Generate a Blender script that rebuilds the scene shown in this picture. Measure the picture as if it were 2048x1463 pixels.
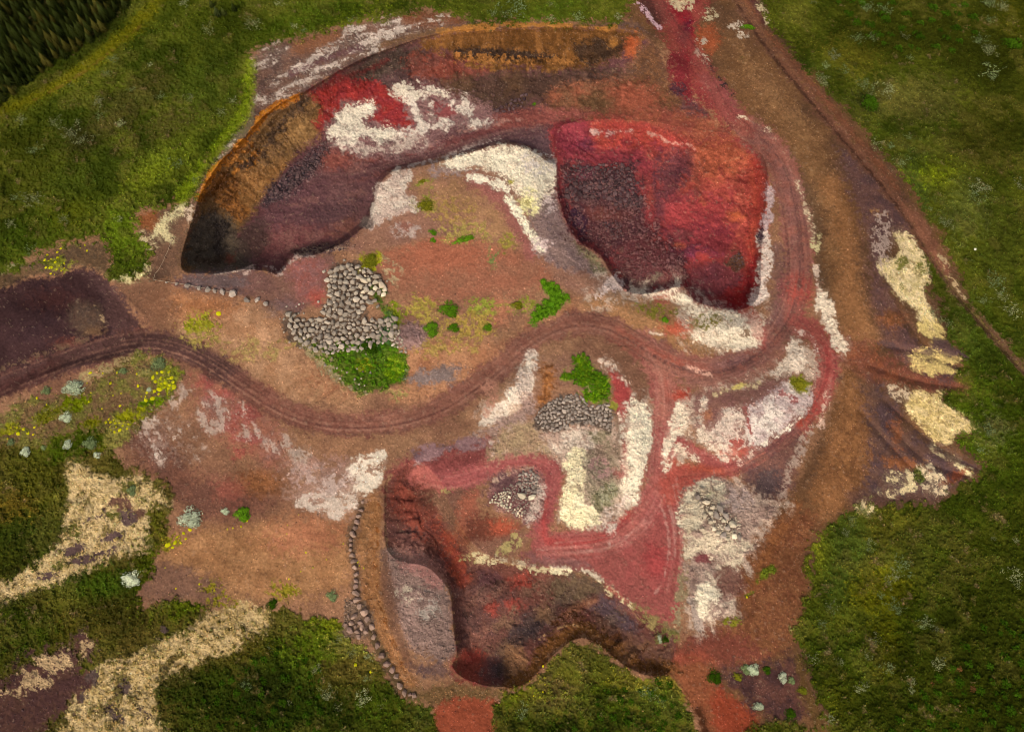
GRID = 1.85
KCAL = (1.10, 1.06, 1.02)
import bpy, bmesh, math, random
import numpy as np

random.seed(7)
RNG = np.random.default_rng(7)
scene = bpy.context.scene
COL = scene.collection
for o in list(bpy.data.objects):
    bpy.data.objects.remove(o)

# ------------------------------------------------------------------ camera
PW, PH, FPX = 2048.0, 1463.0, 1462.0        # photograph size and focal length in its pixels
CAM_H, TILT = 120.0, math.radians(20.0)
cam_data = bpy.data.cameras.new('camera')
cam_data.sensor_width = 36.0
cam_data.lens = FPX / PW * 36.0
cam_data.clip_start, cam_data.clip_end = 1.0, 6000.0
cam = bpy.data.objects.new('camera', cam_data)
cam.location = (0, 0, CAM_H)
cam.rotation_euler = (TILT, 0, 0)
COL.objects.link(cam)
scene.camera = cam

# ------------------------------------------------------------------ sky, sun, exposure
SUN_EL, SUN_AZ = math.radians(43), math.radians(196)   # azimuth clockwise from +Y
world = bpy.data.worlds.new('World')
scene.world = world
world.use_nodes = True
wn = world.node_tree
wn.nodes.clear()
sky = wn.nodes.new('ShaderNodeTexSky')
sky.sky_type = 'NISHITA'
sky.sun_disc = False
sky.sun_elevation, sky.sun_rotation = SUN_EL, SUN_AZ
sky.air_density, sky.dust_density, sky.ozone_density = 1.0, 3.0, 0.6
bg = wn.nodes.new('ShaderNodeBackground')
bg.inputs['Strength'].default_value = 0.10
wo = wn.nodes.new('ShaderNodeOutputWorld')
hsv = wn.nodes.new('ShaderNodeHueSaturation')       # overcast: the sky's blue is mostly veiled
hsv.inputs['Saturation'].default_value = 0.45
wn.links.new(sky.outputs[0], hsv.inputs['Color'])
wn.links.new(hsv.outputs[0], bg.inputs[0])
wn.links.new(bg.outputs[0], wo.inputs[0])
sun_data = bpy.data.lights.new('sun', 'SUN')
sun_data.energy, sun_data.angle, sun_data.color = 1.5, math.radians(12), (1.0, 0.90, 0.76)
sun = bpy.data.objects.new('sun', sun_data)
sun.rotation_euler = (math.pi / 2 - SUN_EL, 0, math.pi - SUN_AZ)
COL.objects.link(sun)
scene.render.engine = 'CYCLES'
scene.cycles.filter_width = 0.9
scene.view_settings.view_transform = 'Standard'
scene.view_settings.look = 'None'
scene.view_settings.gamma = 1.0
scene.view_settings.use_curve_mapping = False
scene.view_settings.exposure = EXPOSURE = 0.62
KEXP = np.array(KCAL, dtype=np.float64)      # display-linear radiance of a white level sheet in this light

# ------------------------------------------------------------------ projection helpers
CT, ST = math.cos(TILT), math.sin(TILT)

def unproject(u, v, z):
    """point at height z that lies on the line of sight through photo pixel (u, v)"""
    dx = (u - PW / 2) / FPX
    dy = -(v - PH / 2) / FPX
    ry = dy * CT + ST
    rz = dy * ST - CT
    s = (z - CAM_H) / rz
    return dx * s, ry * s, z + 0 * s

def axis(lo, hi, step, grow, far):
    a = list(np.arange(lo, hi + step / 2, step))
    d, x = step, hi
    while x < far[1]:
        d *= grow
        x += d
        a.append(x)
    d, x = step, lo
    b = []
    while x > far[0]:
        d *= grow
        x -= d
        b.append(x)
    return np.array(b[::-1] + a, dtype=np.float64)

US = axis(-60, 2108, GRID, 1.16, (-1500, 3500))
VS = axis(-70, 1533, GRID, 1.16, (-1000, 3200))
U, V = np.meshgrid(US, VS)
U = U.astype(np.float32)
V = V.astype(np.float32)
NV, NU = U.shape
GX, GY, _ = unproject(U.astype(np.float64), V.astype(np.float64), 0.0)

# ------------------------------------------------------------------ noise on the ground plane (metres)
def vnoise(x, y, seed):
    r = np.random.default_rng(seed)
    T = r.random((256, 256)).astype(np.float32)
    xi = np.floor(x).astype(np.int64)
    yi = np.floor(y).astype(np.int64)
    fx = (x - xi).astype(np.float32)
    fy = (y - yi).astype(np.float32)
    fx = fx * fx * (3 - 2 * fx)
    fy = fy * fy * (3 - 2 * fy)
    x0, x1, y0, y1 = xi & 255, (xi + 1) & 255, yi & 255, (yi + 1) & 255
    a = T[y0, x0] * (1 - fx) + T[y0, x1] * fx
    b = T[y1, x0] * (1 - fx) + T[y1, x1] * fx
    return a * (1 - fy) + b * fy

def fbm(scale, octs, seed, ang=0.0, stretch=1.0, gain=0.55):
    """zero-mean, unit-variance noise whose largest features are about scale metres"""
    c, s = math.cos(ang), math.sin(ang)
    x = (GX * c + GY * s) / scale / stretch
    y = (-GX * s + GY * c) / scale
    out = np.zeros(U.shape, np.float32)
    a = 1.0
    for k in range(octs):
        out += a * (vnoise(x + 17.3 * k, y - 9.1 * k, seed + k) - 0.5)
        x, y, a = x * 2.03 + 0.37, y * 2.03 + 0.71, a * gain
    core = out[(V > -60).all(1)][:, (U > -60).all(0)]
    return (out - core.mean()) / core.std()

def rank(n):
    return 1.0 / (1.0 + np.exp(-1.7 * n))

FIELD = {}
def field(k):
    if k not in FIELD:
        spec = {'h': (1.1, 4, 211, 0, 1, .7), 'f': (0.7, 4, 21, 0, 1, .75), 'm': (2.2, 6, 31, 0, 1, .68), 'c': (6.5, 6, 41, 0, 1, .6), 'b': (20.0, 5, 51),
                'm2': (1.5, 5, 131, 0, 1, .7), 'c2': (5.0, 6, 141, 0, 1, .6), 'f2': (0.5, 3, 121, 0, 1, .8)}.get(k)
        if spec:
            FIELD[k] = fbm(*spec)
        else:                                   # 's60' : streaks at 60 degrees
            FIELD[k] = fbm(1.1, 4, 900 + int(k[1:]), math.radians(int(k[1:])), 3.2)
    return FIELD[k]

def sstep(a, b, x):
    t = np.clip((x - a) / (b - a), 0, 1)
    return t * t * (3 - 2 * t)

# ------------------------------------------------------------------ shapes on the pixel lattice
def smooth(pts, closed, n=5):
    p = np.array(pts, dtype=np.float64)
    m = len(p)
    out = []
    rng_ = range(m) if closed else range(m - 1)
    for i in rng_:
        if closed:
            a, b, c, d = p[i - 1], p[i], p[(i + 1) % m], p[(i + 2) % m]
        else:
            a, b, c, d = p[max(i - 1, 0)], p[i], p[i + 1], p[min(i + 2, m - 1)]
        for k in range(n):
            t = k / n
            q = 0.5 * ((2 * b) + (-a + c) * t + (2 * a - 5 * b + 4 * c - d) * t * t + (-a + 3 * b - 3 * c + d) * t ** 3)
            out.append(q)
    if not closed:
        out.append(p[-1])
    return np.array(out)

def win(x0, x1, y0, y1):
    i0, i1 = np.searchsorted(US, [x0, x1])
    j0, j1 = np.searchsorted(VS, [y0, y1])
    return slice(max(j0 - 1, 0), min(j1 + 1, NV)), slice(max(i0 - 1, 0), min(i1 + 1, NU))

def seg_dist(D, js, is_, P, closed, R):
    """lower D (on window js, is_) to the distance to the polyline P, exact up to R"""
    n = len(P)
    for k in range(n if closed else n - 1):
        a, b = P[k], P[(k + 1) % n]
        jw, iw = win(min(a[0], b[0]) - R, max(a[0], b[0]) + R, min(a[1], b[1]) - R, max(a[1], b[1]) + R)
        jw = slice(max(jw.start, js.start), min(jw.stop, js.stop))
        iw = slice(max(iw.start, is_.start), min(iw.stop, is_.stop))
        if jw.start >= jw.stop or iw.start >= iw.stop:
            continue
        u, v = U[jw, iw] - a[0], V[jw, iw] - a[1]
        ex, ey = b[0] - a[0], b[1] - a[1]
        L = ex * ex + ey * ey + 1e-9
        t = np.clip((u * ex + v * ey) / L, 0, 1)
        d = np.sqrt((u - t * ex) ** 2 + (v - t * ey) ** 2)
        sub = D[jw.start - js.start:jw.stop - js.start, iw.start - is_.start:iw.stop - is_.start]
        np.minimum(sub, d, out=sub)

def inside(js, is_, P):
    m = np.zeros((js.stop - js.start, is_.stop - is_.start), bool)
    us, vs = US[is_], VS[js]
    n = len(P)
    for k in range(n):
        a, b = P[k], P[(k + 1) % n]
        if a[1] == b[1]:
            continue
        if a[1] > b[1]:
            a, b = b, a
        j0, j1 = np.searchsorted(vs, [a[1], b[1]])
        if j0 >= j1:
            continue
        xs = a[0] + (vs[j0:j1] - a[1]) * (b[0] - a[0]) / (b[1] - a[1])
        m[j0:j1] ^= us[None, :] < xs[:, None]
    return m

def sd_poly(P, R):
    x0, y0 = P.min(0)
    x1, y1 = P.max(0)
    js, is_ = win(x0 - R, x1 + R, y0 - R, y1 + R)
    D = np.full((js.stop - js.start, is_.stop - is_.start), R, np.float32)
    seg_dist(D, js, is_, P, True, R)
    return js, is_, np.where(inside(js, is_, P), D, -D)

# ------------------------------------------------------------------ ground layers
ALB = np.zeros(U.shape + (3,), np.float32)      # base colour (albedo)
VEG = np.zeros(U.shape, np.float32)             # plant cover
CRU = np.zeros(U.shape, np.float32)             # crust / rubble roughness
ZON = np.zeros(U.shape, np.int8)
HGT = np.zeros(U.shape, np.float32)
ZONES = ['ground', 'meadow', 'quarry_pit', 'gravel_road', 'dirt_path', 'hill']

def alb(c):
    s = np.array(c, dtype=np.float64) / 255.0
    lin = np.where(s <= 0.04045, s / 12.92, ((s + 0.055) / 1.055) ** 2.4)
    return np.minimum(lin / KEXP, 0.88).astype(np.float32)

def lay(js, is_, sd, col, s=6, r=0.0, rs='m', cov=None, ns='m', w=0.13, op=1.0, c2=None, ms='m', m=1.0, veg=0.0, cru=0.0, z=None, on_veg=False):
    f, f2 = field('f')[js, is_], field('f2')[js, is_]
    pale = cov is not None and sum(col) > 480 and cru >= 0
    if cov is not None:
        s = s * (2.5 if pale else 1.7)
        w = max(w, .2) if pale else w
    else:
        sd = sd + s * (0.30 * f + 0.30 * f2)        # granular, not airbrushed, transitions
    if r:
        sd = sd + r * 0.6 * (0.7 * field(rs)[js, is_] + 0.45 * f)
    A = sstep(-s, s, sd)
    if cov is not None:
        n = rank(0.74 * field(ns)[js, is_] + 0.52 * f + 0.42 * f2)
        B = A
        A = sstep(-w, w, A * (cov + w * .8) - n) * sstep(0.03, 0.4, A)
        if pale:                                    # worn-through spots, cracks, and a thin dusting round the crust
            hole = rank(0.8 * field('h')[js, is_] + 0.5 * f2)
            A = A * (1 - 0.45 * sstep(.84, .95, hole)) * (0.90 + 0.10 * rank(f2))
            A = np.maximum(A, 0.18 * B * sstep(.45, .85, rank(0.6 * f + 0.7 * f2)))
    if on_veg:
        A = A * sstep(.5, .9, VEG[js, is_])
    a = (A * op)[..., None]
    c = alb(col)
    if c2 is not None:
        t = np.clip(0.5 + 0.5 * m * field(ms)[js, is_], 0, 1)[..., None]
        c = c * (1 - t) + alb(c2) * t
    ALB[js, is_] = ALB[js, is_] * (1 - a) + c * a
    A1 = A * min(1.0, op * 1.2)
    VEG[js, is_] = VEG[js, is_] * (1 - A1) + veg * A1
    CRU[js, is_] = CRU[js, is_] * (1 - A1) + cru * A1
    if z is not None:
        Z = ZON[js, is_]
        Z[A > 0.5] = z

def poly(pts, col, sm=4, **k):
    P = smooth(pts, True, sm) if sm > 1 else np.array(pts, dtype=np.float64)
    R = (4.2 if k.get('cov') else 2.0) * k.get('s', 6) + 2.2 * k.get('r', 0) + 4
    js, is_, sd = sd_poly(P, R)
    lay(js, is_, sd, col, **k)

def line(pts, width, col, sm=5, **k):
    P = smooth(pts, False, sm) if sm > 1 else np.array(pts, dtype=np.float64)
    R = width / 2 + (4.2 if k.get('cov') else 2.0) * k.get('s', 6) + 2.2 * k.get('r', 0) + 4
    js, is_ = win(P[:, 0].min() - R, P[:, 0].max() + R, P[:, 1].min() - R, P[:, 1].max() + R)
    D = np.full((js.stop - js.start, is_.stop - is_.start), R, np.float32)
    seg_dist(D, js, is_, P, False, R)
    lay(js, is_, width / 2 - D, col, **k)

def ell(cx, cy, rx, ry, col, ang=0, **k):
    R = max(rx, ry) + (4.2 if k.get('cov') else 2.0) * k.get('s', 6) + 2.2 * k.get('r', 0) + 4
    js, is_ = win(cx - R, cx + R, cy - R, cy + R)
    c, s = math.cos(math.radians(ang)), math.sin(math.radians(ang))
    du, dv = U[js, is_] - cx, V[js, is_] - cy
    q = np.sqrt(((du * c + dv * s) / rx) ** 2 + ((-du * s + dv * c) / ry) ** 2)
    lay(js, is_, (1 - q) * min(rx, ry), col, **k)

def offset(pts, d):
    P = smooth(pts, False, 5)
    T = np.gradient(P, axis=0)
    T /= np.linalg.norm(T, axis=1)[:, None] + 1e-9
    return P + d * np.stack([-T[:, 1], T[:, 0]], 1)

def ruts(pts, w, dark, light, n=4, op=0.4):
    """wheel marks: thin broken strips along a road, worn in and edged with loose gravel"""
    g = np.random.default_rng(int(pts[0][0] * 7 + pts[0][1]) & 0xffff)
    for k in range(2 * n):
        d = g.uniform(-.5, .5) * w
        P = offset(pts, d)
        a = g.integers(0, max(1, len(P) // 2))
        b_ = min(len(P), a + g.integers(len(P) // 3, len(P)))
        drift = np.linspace(0, g.uniform(-5, 5), b_ - a)[:, None]
        line(P[a:b_] + drift * .7, g.uniform(.6, 2.4), dark if k % 2 else light, sm=1, s=g.uniform(1.5, 3), op=op * g.uniform(.4, 1.0), z=None)

# ------------------------------------------------------------------ heights
def h_to(pts, z, s=20, closed=True, width=0, add=False, sm=4):
    if closed:
        P = smooth(pts, True, sm)
        js, is_, sd = sd_poly(P, 2 * s + 4)
    else:
        P = smooth(pts, False, sm)
        R = width / 2 + 2 * s + 4
        js, is_ = win(P[:, 0].min() - R, P[:, 0].max() + R, P[:, 1].min() - R, P[:, 1].max() + R)
        D = np.full((js.stop - js.start, is_.stop - is_.start), R, np.float32)
        seg_dist(D, js, is_, P, False, R)
        sd = width / 2 - D
    A = sstep(-s, s, sd)
    h = HGT[js, is_]
    HGT[js, is_] = h + A * z if add else h * (1 - A) + z * A

def bump_ell(cx, cy, rx, ry, z, ang=0, p=1.0):
    R = max(rx, ry) * 1.7
    js, is_ = win(cx - R, cx + R, cy - R, cy + R)
    c, s = math.cos(math.radians(ang)), math.sin(math.radians(ang))
    du, dv = U[js, is_] - cx, V[js, is_] - cy
    q = ((du * c + dv * s) / rx) ** 2 + ((-du * s + dv * c) / ry) ** 2
    HGT[js, is_] += z * np.exp(-q ** p)

PIT_T = np.zeros(U.shape, np.float32)           # 0 at a rim .. 1 on a floor
PIT_S = np.zeros(U.shape, np.float32)           # place along the rim, in metres

def noise1(x, seed):
    r = np.random.default_rng(seed).random(4096).astype(np.float32)
    i = np.floor(x).astype(np.int64)
    f = x - i
    f = f * f * (3 - 2 * f)
    return r[i & 4095] * (1 - f) + r[(i + 1) & 4095] * f

def pit(rim, base, floor, power=0.5, seed=1, gully=0.6):
    """dig: full depth inside base, a cliff then scree up to the ground level at the rim"""
    Pr, Pb = smooth(rim, True, 3), smooth(base, True, 3)
    js, is_ = win(Pr[:, 0].min() - 4, Pr[:, 0].max() + 4, Pr[:, 1].min() - 4, Pr[:, 1].max() + 4)
    u, v = U[js, is_], V[js, is_]
    dr, arc = np.full(u.shape, 1e4, np.float32), np.zeros(u.shape, np.float32)
    L0 = 0.0
    for k in range(len(Pr)):
        a, b = Pr[k], Pr[(k + 1) % len(Pr)]
        e = b - a
        L = math.hypot(*e) + 1e-6
        t = np.clip(((u - a[0]) * e[0] + (v - a[1]) * e[1]) / (L * L), 0, 1)
        d = np.hypot(u - a[0] - t * e[0], v - a[1] - t * e[1])
        m = d < dr
        dr = np.where(m, d, dr)
        arc = np.where(m, (L0 + t * L) * 0.083, arc)
        L0 += L
    db = np.full(u.shape, 1e4, np.float32)
    seg_dist(db, js, is_, Pb, True, 400)
    inr, inb = inside(js, is_, Pr), inside(js, is_, Pb)
    t = np.where(inb, 1.0, dr / (dr + db + 1e-6))
    t = np.where(inr, t, 0.0)
    wid = dr + db
    x = arc + 0.25 * field('m')[js, is_]
    g = noise1(x / 2.6, seed) * .5 + noise1(x / 1.1, seed + 1) * .32 + noise1(x / .5, seed + 2) * .18 - .5
    prof = t ** power
    h = HGT[js, is_]
    z = h * (1 - prof) + floor(u, v) * prof
    face = np.where(inb, 0, 4 * t * (1 - t)) * np.clip(wid / 40, 0, 1)
    HGT[js, is_] = z + face * g * gully * 3.0
    PIT_T[js, is_] = np.where(inr, t, PIT_T[js, is_])
    PIT_S[js, is_] = np.where(inr, x + 300 * seed, PIT_S[js, is_])
MAIN_ROAD = [(-80, 792), (0, 772), (60, 750), (150, 716), (230, 692), (300, 684), (360, 696), (420, 724), (480, 764), (540, 804), (600, 832), (660, 846),
             (740, 848), (810, 838), (880, 815), (940, 778), (1000, 733), (1050, 690), (1100, 660), (1150, 645), (1210, 650), (1260, 674), (1310, 706),
             (1360, 730), (1420, 740), (1480, 724), (1530, 690), (1566, 648), (1586, 600), (1596, 540), (1594, 480), (1586, 420), (1572, 360), (1545, 305), (1500, 262)]
NORTH_ROAD = [(1500, 262), (1455, 222), (1425, 170), (1395, 110), (1345, 45), (1300, -30)]
DIRT_PATH = [(1440, -60), (1510, 55), (1560, 122), (1610, 182), (1660, 242), (1720, 312), (1770, 372), (1815, 432), (1850, 488), (1890, 550), (1930, 605), (1985, 668), (2060, 752), (2300, 1000)]
SOUTH_SPUR = [(1285, 690), (1318, 740), (1330, 800), (1327, 870), (1318, 940), (1300, 1005), (1265, 1055), (1215, 1078), (1150, 1086), (1090, 1088)]
INNER_SPUR = [(1086, 1092), (1084, 1040), (1096, 990), (1106, 945), (1070, 920), (1010, 922), (960, 945), (900, 960), (840, 950)]
EAST_SPUR = [(1330, 970), (1400, 945), (1470, 930), (1530, 902), (1580, 866), (1625, 815), (1652, 760), (1655, 705), (1630, 668), (1590, 640)]
MEADOW_NORTH = [(-1400, -950), (1300, -950), (1285, -300), (1278, -80), (1272, -20), (1240, 42), (1180, 48), (1090, 46), (1000, 46), (930, 40), (850, 20), (800, 28), (740, 42), (690, 52),
    (640, 66), (590, 78), (545, 88), (508, 110), (502, 170), (496, 222), (470, 260), (430, 312), (402, 352), (384, 398), (345, 412), (300, 420), (276, 432),
    (284, 475), (305, 500), (295, 530), (255, 560), (222, 560), (212, 488), (160, 482), (100, 500), (60, 522), (0, 548), (-1400, 800)]
MEADOW_EAST = [(1518, -950), (1518, -300), (1518, -90), (1518, -20), (1530, 25), (1538, 58), (1575, 95), (1610, 135), (1645, 170), (1690, 220), (1730, 262), (1770, 315), (1802, 350), (1830, 400), (1858, 440),
    (1880, 470), (1912, 545), (1935, 590), (1900, 560), (1862, 505), (1842, 520), (1862, 570), (1850, 580), (1880, 600), (1885, 640), (1905, 690), (1925, 712), (1905, 755), (1925, 772),
    (1885, 785), (1890, 815), (1945, 855), (1910, 870), (1930, 905), (1960, 932), (1940, 955), (1895, 985), (1868, 1008), (1820, 1000), (1780, 1012), (1735, 1008), (1700, 1020),
    (1650, 1050), (1626, 1088), (1614, 1130), (1620, 1172), (1602, 1230), (1590, 1280), (1612, 1312), (1622, 1370), (1640, 1420), (1652, 1463), (1656, 1520), (1660, 1620), (1680, 2000), (1700, 3100), (3450, 3100), (3450, -950)]
MEADOW_WEST = [(-1400, 840), (-20, 838), (40, 826), (100, 806), (180, 770), (240, 725), (300, 712), (352, 732), (345, 790), (275, 850), (236, 890), (250, 925), (330, 968), (345, 1010), (330, 1080),
    (312, 1130), (276, 1195), (300, 1215), (370, 1195), (402, 1205), (440, 1235), (540, 1215), (560, 1208), (600, 1232), (640, 1238), (685, 1240), (700, 1275), (740, 1300),
    (765, 1335), (800, 1392), (850, 1402), (876, 1450), (878, 1500), (880, 1560), (880, 1800), (880, 3100), (-1400, 3100)]
MEADOW_SOUTH = [(1000, 3100), (990, 1800), (988, 1560), (986, 1500), (985, 1460), (985, 1420), (1005, 1385), (1050, 1372), (1090, 1335), (1130, 1292), (1165, 1284), (1203, 1302), (1245, 1335), (1300, 1358), (1345, 1355), (1368, 1400), (1390, 1440), (1400, 1475), (1405, 1520), (1408, 1600), (1415, 1900), (1420, 3100)]
# ------------------------------------------------------------------ relief of the quarry
h_to([(-60, 560), (60, 545), (110, 545), (150, 535), (200, 548), (250, 605), (300, 668), (240, 705), (150, 725), (60, 755), (-60, 800)], -1.4, s=10)
bump_ell(70, 650, 110, 42, 1.5, ang=-12)
bump_ell(1650, 330, 95, 420, 4.0, ang=-24, p=1.3)
bump_ell(1690, 760, 85, 330, 4.0, ang=8, p=1.3)
bump_ell(1480, 1190, 120, 110, 1.5)
h_to([(1080, 190), (1300, 150), (1440, 215), (1520, 290), (1535, 420), (1525, 600), (1430, 640), (1230, 580), (1130, 470), (1090, 330)], -2.5, s=30, add=True)
# long moat of the northern pit
A_RIM = [(366, 540), (366, 500), (388, 432), (403, 385), (440, 325), (480, 285), (520, 240), (560, 208), (600, 188), (640, 165),
         (690, 135), (760, 104), (880, 66), (1000, 56), (1150, 54), (1270, 62), (1310, 95), (1340, 140), (1380, 190), (1420, 235),
         (1300, 240), (1180, 242), (1114, 258), (1113, 328), (1060, 299), (1010, 287), (960, 297), (930, 308), (870, 325), (825, 335),
         (785, 342), (760, 367), (750, 405), (735, 445), (718, 460), (690, 482), (655, 500), (610, 512), (590, 508), (560, 545), (530, 540), (480, 538), (440, 546), (400, 545)]
A_BASE = [(452, 528), (432, 500), (470, 455), (505, 425), (530, 398), (570, 360), (612, 318), (655, 275), (690, 245), (760, 205),
          (860, 205), (960, 215), (1060, 218), (1140, 236), (1106, 252), (1107, 318), (1060, 292), (1010, 280), (960, 290), (930, 301),
          (870, 318), (825, 328), (780, 335), (752, 362), (742, 402), (727, 438), (712, 452), (684, 474), (650, 491), (608, 503), (582, 500), (556, 534), (530, 531), (480, 530)]
pit(A_RIM, A_BASE, lambda u, v: -9.5 + np.clip(u - 440, 0, 1000) * 0.0075, seed=3)
# red pit in the east
B_RIM = [(1113, 332), (1106, 262), (1180, 240), (1300, 245), (1400, 262), (1470, 272), (1515, 300), (1533, 332), (1534, 380), (1526, 450),
         (1521, 530), (1516, 592), (1478, 620), (1430, 613), (1390, 600), (1365, 572), (1300, 586), (1255, 582), (1224, 548), (1199, 508),
         (1158, 482), (1130, 435), (1116, 385)]
B_BASE = [(1138, 360), (1165, 338), (1290, 352), (1390, 400), (1450, 450), (1488, 520), (1494, 585), (1472, 608), (1434, 604), (1396, 592),
          (1371, 563), (1300, 577), (1259, 572), (1230, 541), (1206, 500), (1166, 472), (1142, 430), (1130, 385)]
pit(B_RIM, B_BASE, lambda u, v: -5.2 - np.clip(v - 350, 0, 300) * 0.008 - np.clip(u - 1350, 0, 200) * np.clip(v - 450, 0, 150) * 0.00005, seed=5, gully=.35)
bump_ell(1200, 370, 60, 45, 1.6)
bump_ell(1330, 540, 70, 60, 3.2)
bump_ell(1435, 505, 40, 18, 1.6, ang=15)
h_to([(1375, 545), (1450, 520), (1490, 540), (1490, 600), (1430, 600), (1380, 585)], -2.0, s=14, add=True)
# southern pit
C_RIM = [(775, 955), (770, 1010), (772, 1090), (800, 1120), (850, 1130), (880, 1155), (902, 1190), (908, 1260), (915, 1305), (905, 1330), (930, 1355),
         (990, 1372), (1050, 1366), (1090, 1325), (1130, 1288), (1165, 1274), (1205, 1292), (1248, 1328), (1300, 1350), (1340, 1340),
         (1345, 1285), (1320, 1240), (1260, 1205), (1215, 1170), (1140, 1138), (1050, 1132), (985, 1115), (940, 1080), (900, 1010), (880, 960), (830, 920)]
C_BASE = [(870, 1075), (910, 1130), (930, 1180), (936, 1260), (946, 1310), (966, 1326), (1000, 1316), (1030, 1284), (1080, 1235), (1140, 1205), (1230, 1250), (1290, 1310), (1310, 1310), (1290, 1265), (1200, 1195), (1120, 1165), (1040, 1160), (970, 1140), (920, 1090), (880, 1040)]
pit(C_RIM, C_BASE, lambda u, v: -3.8 + np.clip(u - 950, 0, 400) * 0.005 + np.clip(1130 - v, 0, 200) * 0.01, seed=9)
bump_ell(1010, 1010, 70, 55, 1.0)
bump_ell(1000, 1200, 60, 30, 0.8, ang=-40)
# mounds between the roads
bump_ell(1265, 880, 34, 110, 2.2, ang=-4)
bump_ell(1170, 965, 42, 75, 1.8)
bump_ell(1205, 900, 26, 50, -1.6)
bump_ell(1015, 785, 55, 28, 2.0, ang=-45)
bump_ell(1150, 770, 90, 70, 1.2)
bump_ell(1500, 820, 110, 62, 2.6, ang=-28)
bump_ell(1435, 1040, 55, 75, 2.4)
bump_ell(1410, 1190, 30, 50, 1.5)
bump_ell(1590, 720, 30, 45, 1.2)
bump_ell(1540, 965, 38, 40, -1.6)
bump_ell(1450, 640, 75, 28, 1.2, ang=18)
bump_ell(840, 400, 60, 60, 0.8)
bump_ell(700, 600, 55, 45, 0.9)
bump_ell(760, 735, 60, 40, -0.8)
bump_ell(820, 675, 26, 20, 1.2)
bump_ell(740, 1150, 10, 170, -0.5)
bump_ell(850, 1240, 50, 90, 0.8)
# benches of the north face: a dark hollow under the orange rim, and a ledge
for pts, dz in (([(880, 78), (1000, 68), (1150, 66), (1270, 76)], 0.6), ([(900, 112), (1000, 110), (1100, 114), (1190, 108), (1260, 84)], -0.6),
                ([(600, 200), (545, 235), (500, 290), (455, 335), (415, 390)], 0.7), ([(640, 215), (590, 240), (540, 275), (505, 320), (470, 350)], -0.5)):
    h_to(pts, dz, s=7, closed=False, width=10, add=True)
# track ruts and shoulders
for pts in (MAIN_ROAD, ):
    h_to(pts, -0.04, s=9, closed=False, width=40, add=True)
h_to(DIRT_PATH, -0.4, s=6, closed=False, width=12, add=True)
# gullies on the eastern slope
for pts in ([(1760, 690), (1840, 705), (1920, 735)], [(1740, 730), (1830, 760), (1920, 775)], [(1770, 800), (1860, 880), (1950, 935)], [(1780, 850), (1850, 920), (1930, 950)],
            [(1720, 820), (1790, 900), (1850, 960)], [(1800, 620), (1850, 690), (1910, 715)]):
    h_to(pts, -0.7, s=9, closed=False, width=8, add=True)
# eroded, lumpy pit faces
slope = np.clip(-HGT / 4.0, 0, 1)
HGT += slope * (0.07 * field('m') + 0.07 * field('f'))
# ------------------------------------------------------------------ ground cover, layer by layer
G, M, Q, R_, D_, HL = range(6)
WHITE, CREAM, PALE, LILAC = (238, 220, 186), (236, 206, 154), (205, 180, 155), (165, 138, 128)
ALB[:] = alb((140, 98, 70))

# --- bare plain in the west and the middle
poly([(-300, 520), (300, 560), (600, 560), (800, 450), (1100, 380), (1250, 600), (1330, 900), (900, 950), (780, 1500), (-300, 1500)], (150, 108, 78), s=30, c2=(128, 88, 66), ms='c', z=G)
poly([(330, 590), (450, 600), (560, 640), (600, 720), (700, 800), (560, 800), (430, 700), (330, 650)], (178, 132, 96), s=25, c2=(158, 112, 78), ms='m', z=G)
poly([(300, 580), (420, 590), (480, 620), (400, 640), (310, 640)], (158, 100, 60), s=18, op=.7, c2=(140, 84, 50), ms='f')
poly([(215, 560), (330, 570), (350, 640), (300, 665), (250, 600)], (122, 84, 62), s=16, op=.8)
ell(660, 760, 70, 40, (160, 100, 68), s=20, op=.6, c2=(176, 128, 90), ms='f')
poly([(800, 690), (1000, 690), (1060, 640), (1120, 600), (1190, 620), (1050, 690), (950, 760), (860, 800), (780, 790)], (172, 120, 84), s=22, c2=(158, 104, 72), ms='m')
poly([(760, 500), (900, 470), (1080, 500), (1120, 560), (1000, 600), (840, 600), (760, 570)], (160, 100, 74), s=25, c2=(142, 94, 70), ms='c2')
ell(900, 505, 95, 34, (172, 98, 70), s=18, op=.6)
ell(1000, 620, 18, 30, (178, 112, 80), s=10, op=.7)
poly([(1180, 590), (1330, 610), (1420, 660), (1470, 700), (1400, 720), (1300, 690), (1200, 640)], (160, 112, 74), s=14, c2=(140, 100, 66), ms='f')
ell(1355, 655, 26, 16, (178, 88, 62), s=8, r=4)
# south-west plain
poly([(360, 730), (480, 780), (600, 850), (760, 870), (760, 960), (720, 1060), (690, 1240), (400, 1200), (285, 1190), (345, 1060), (250, 920), (330, 790)], (150, 106, 76), s=20, c2=(130, 90, 66), ms='c')
poly([(330, 1080), (480, 1040), (690, 1050), (690, 1170), (560, 1200), (420, 1190), (290, 1190)], (166, 118, 78), s=24, c2=(148, 102, 66), ms='m')
poly([(290, 1120), (420, 1150), (440, 1200), (285, 1195)], (112, 80, 66), s=14, op=.8)
ell(610, 1070, 70, 34, (168, 100, 74), s=24, op=.55)
poly([(245, 880), (300, 850), (400, 940), (500, 960), (560, 1000), (470, 1050), (350, 1010), (290, 940)], (120, 78, 60), s=20, c2=(104, 68, 54), ms='m')
ell(520, 965, 50, 26, (140, 88, 54), s=14, c2=(118, 74, 46), ms='f')
ell(460, 980, 30, 24, (150, 82, 66), s=14, op=.6)
poly([(380, 740), (470, 770), (560, 850), (560, 930), (470, 900), (400, 830)], (150, 92, 72), s=20, op=.8, c2=(128, 84, 74), ms='m')
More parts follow.
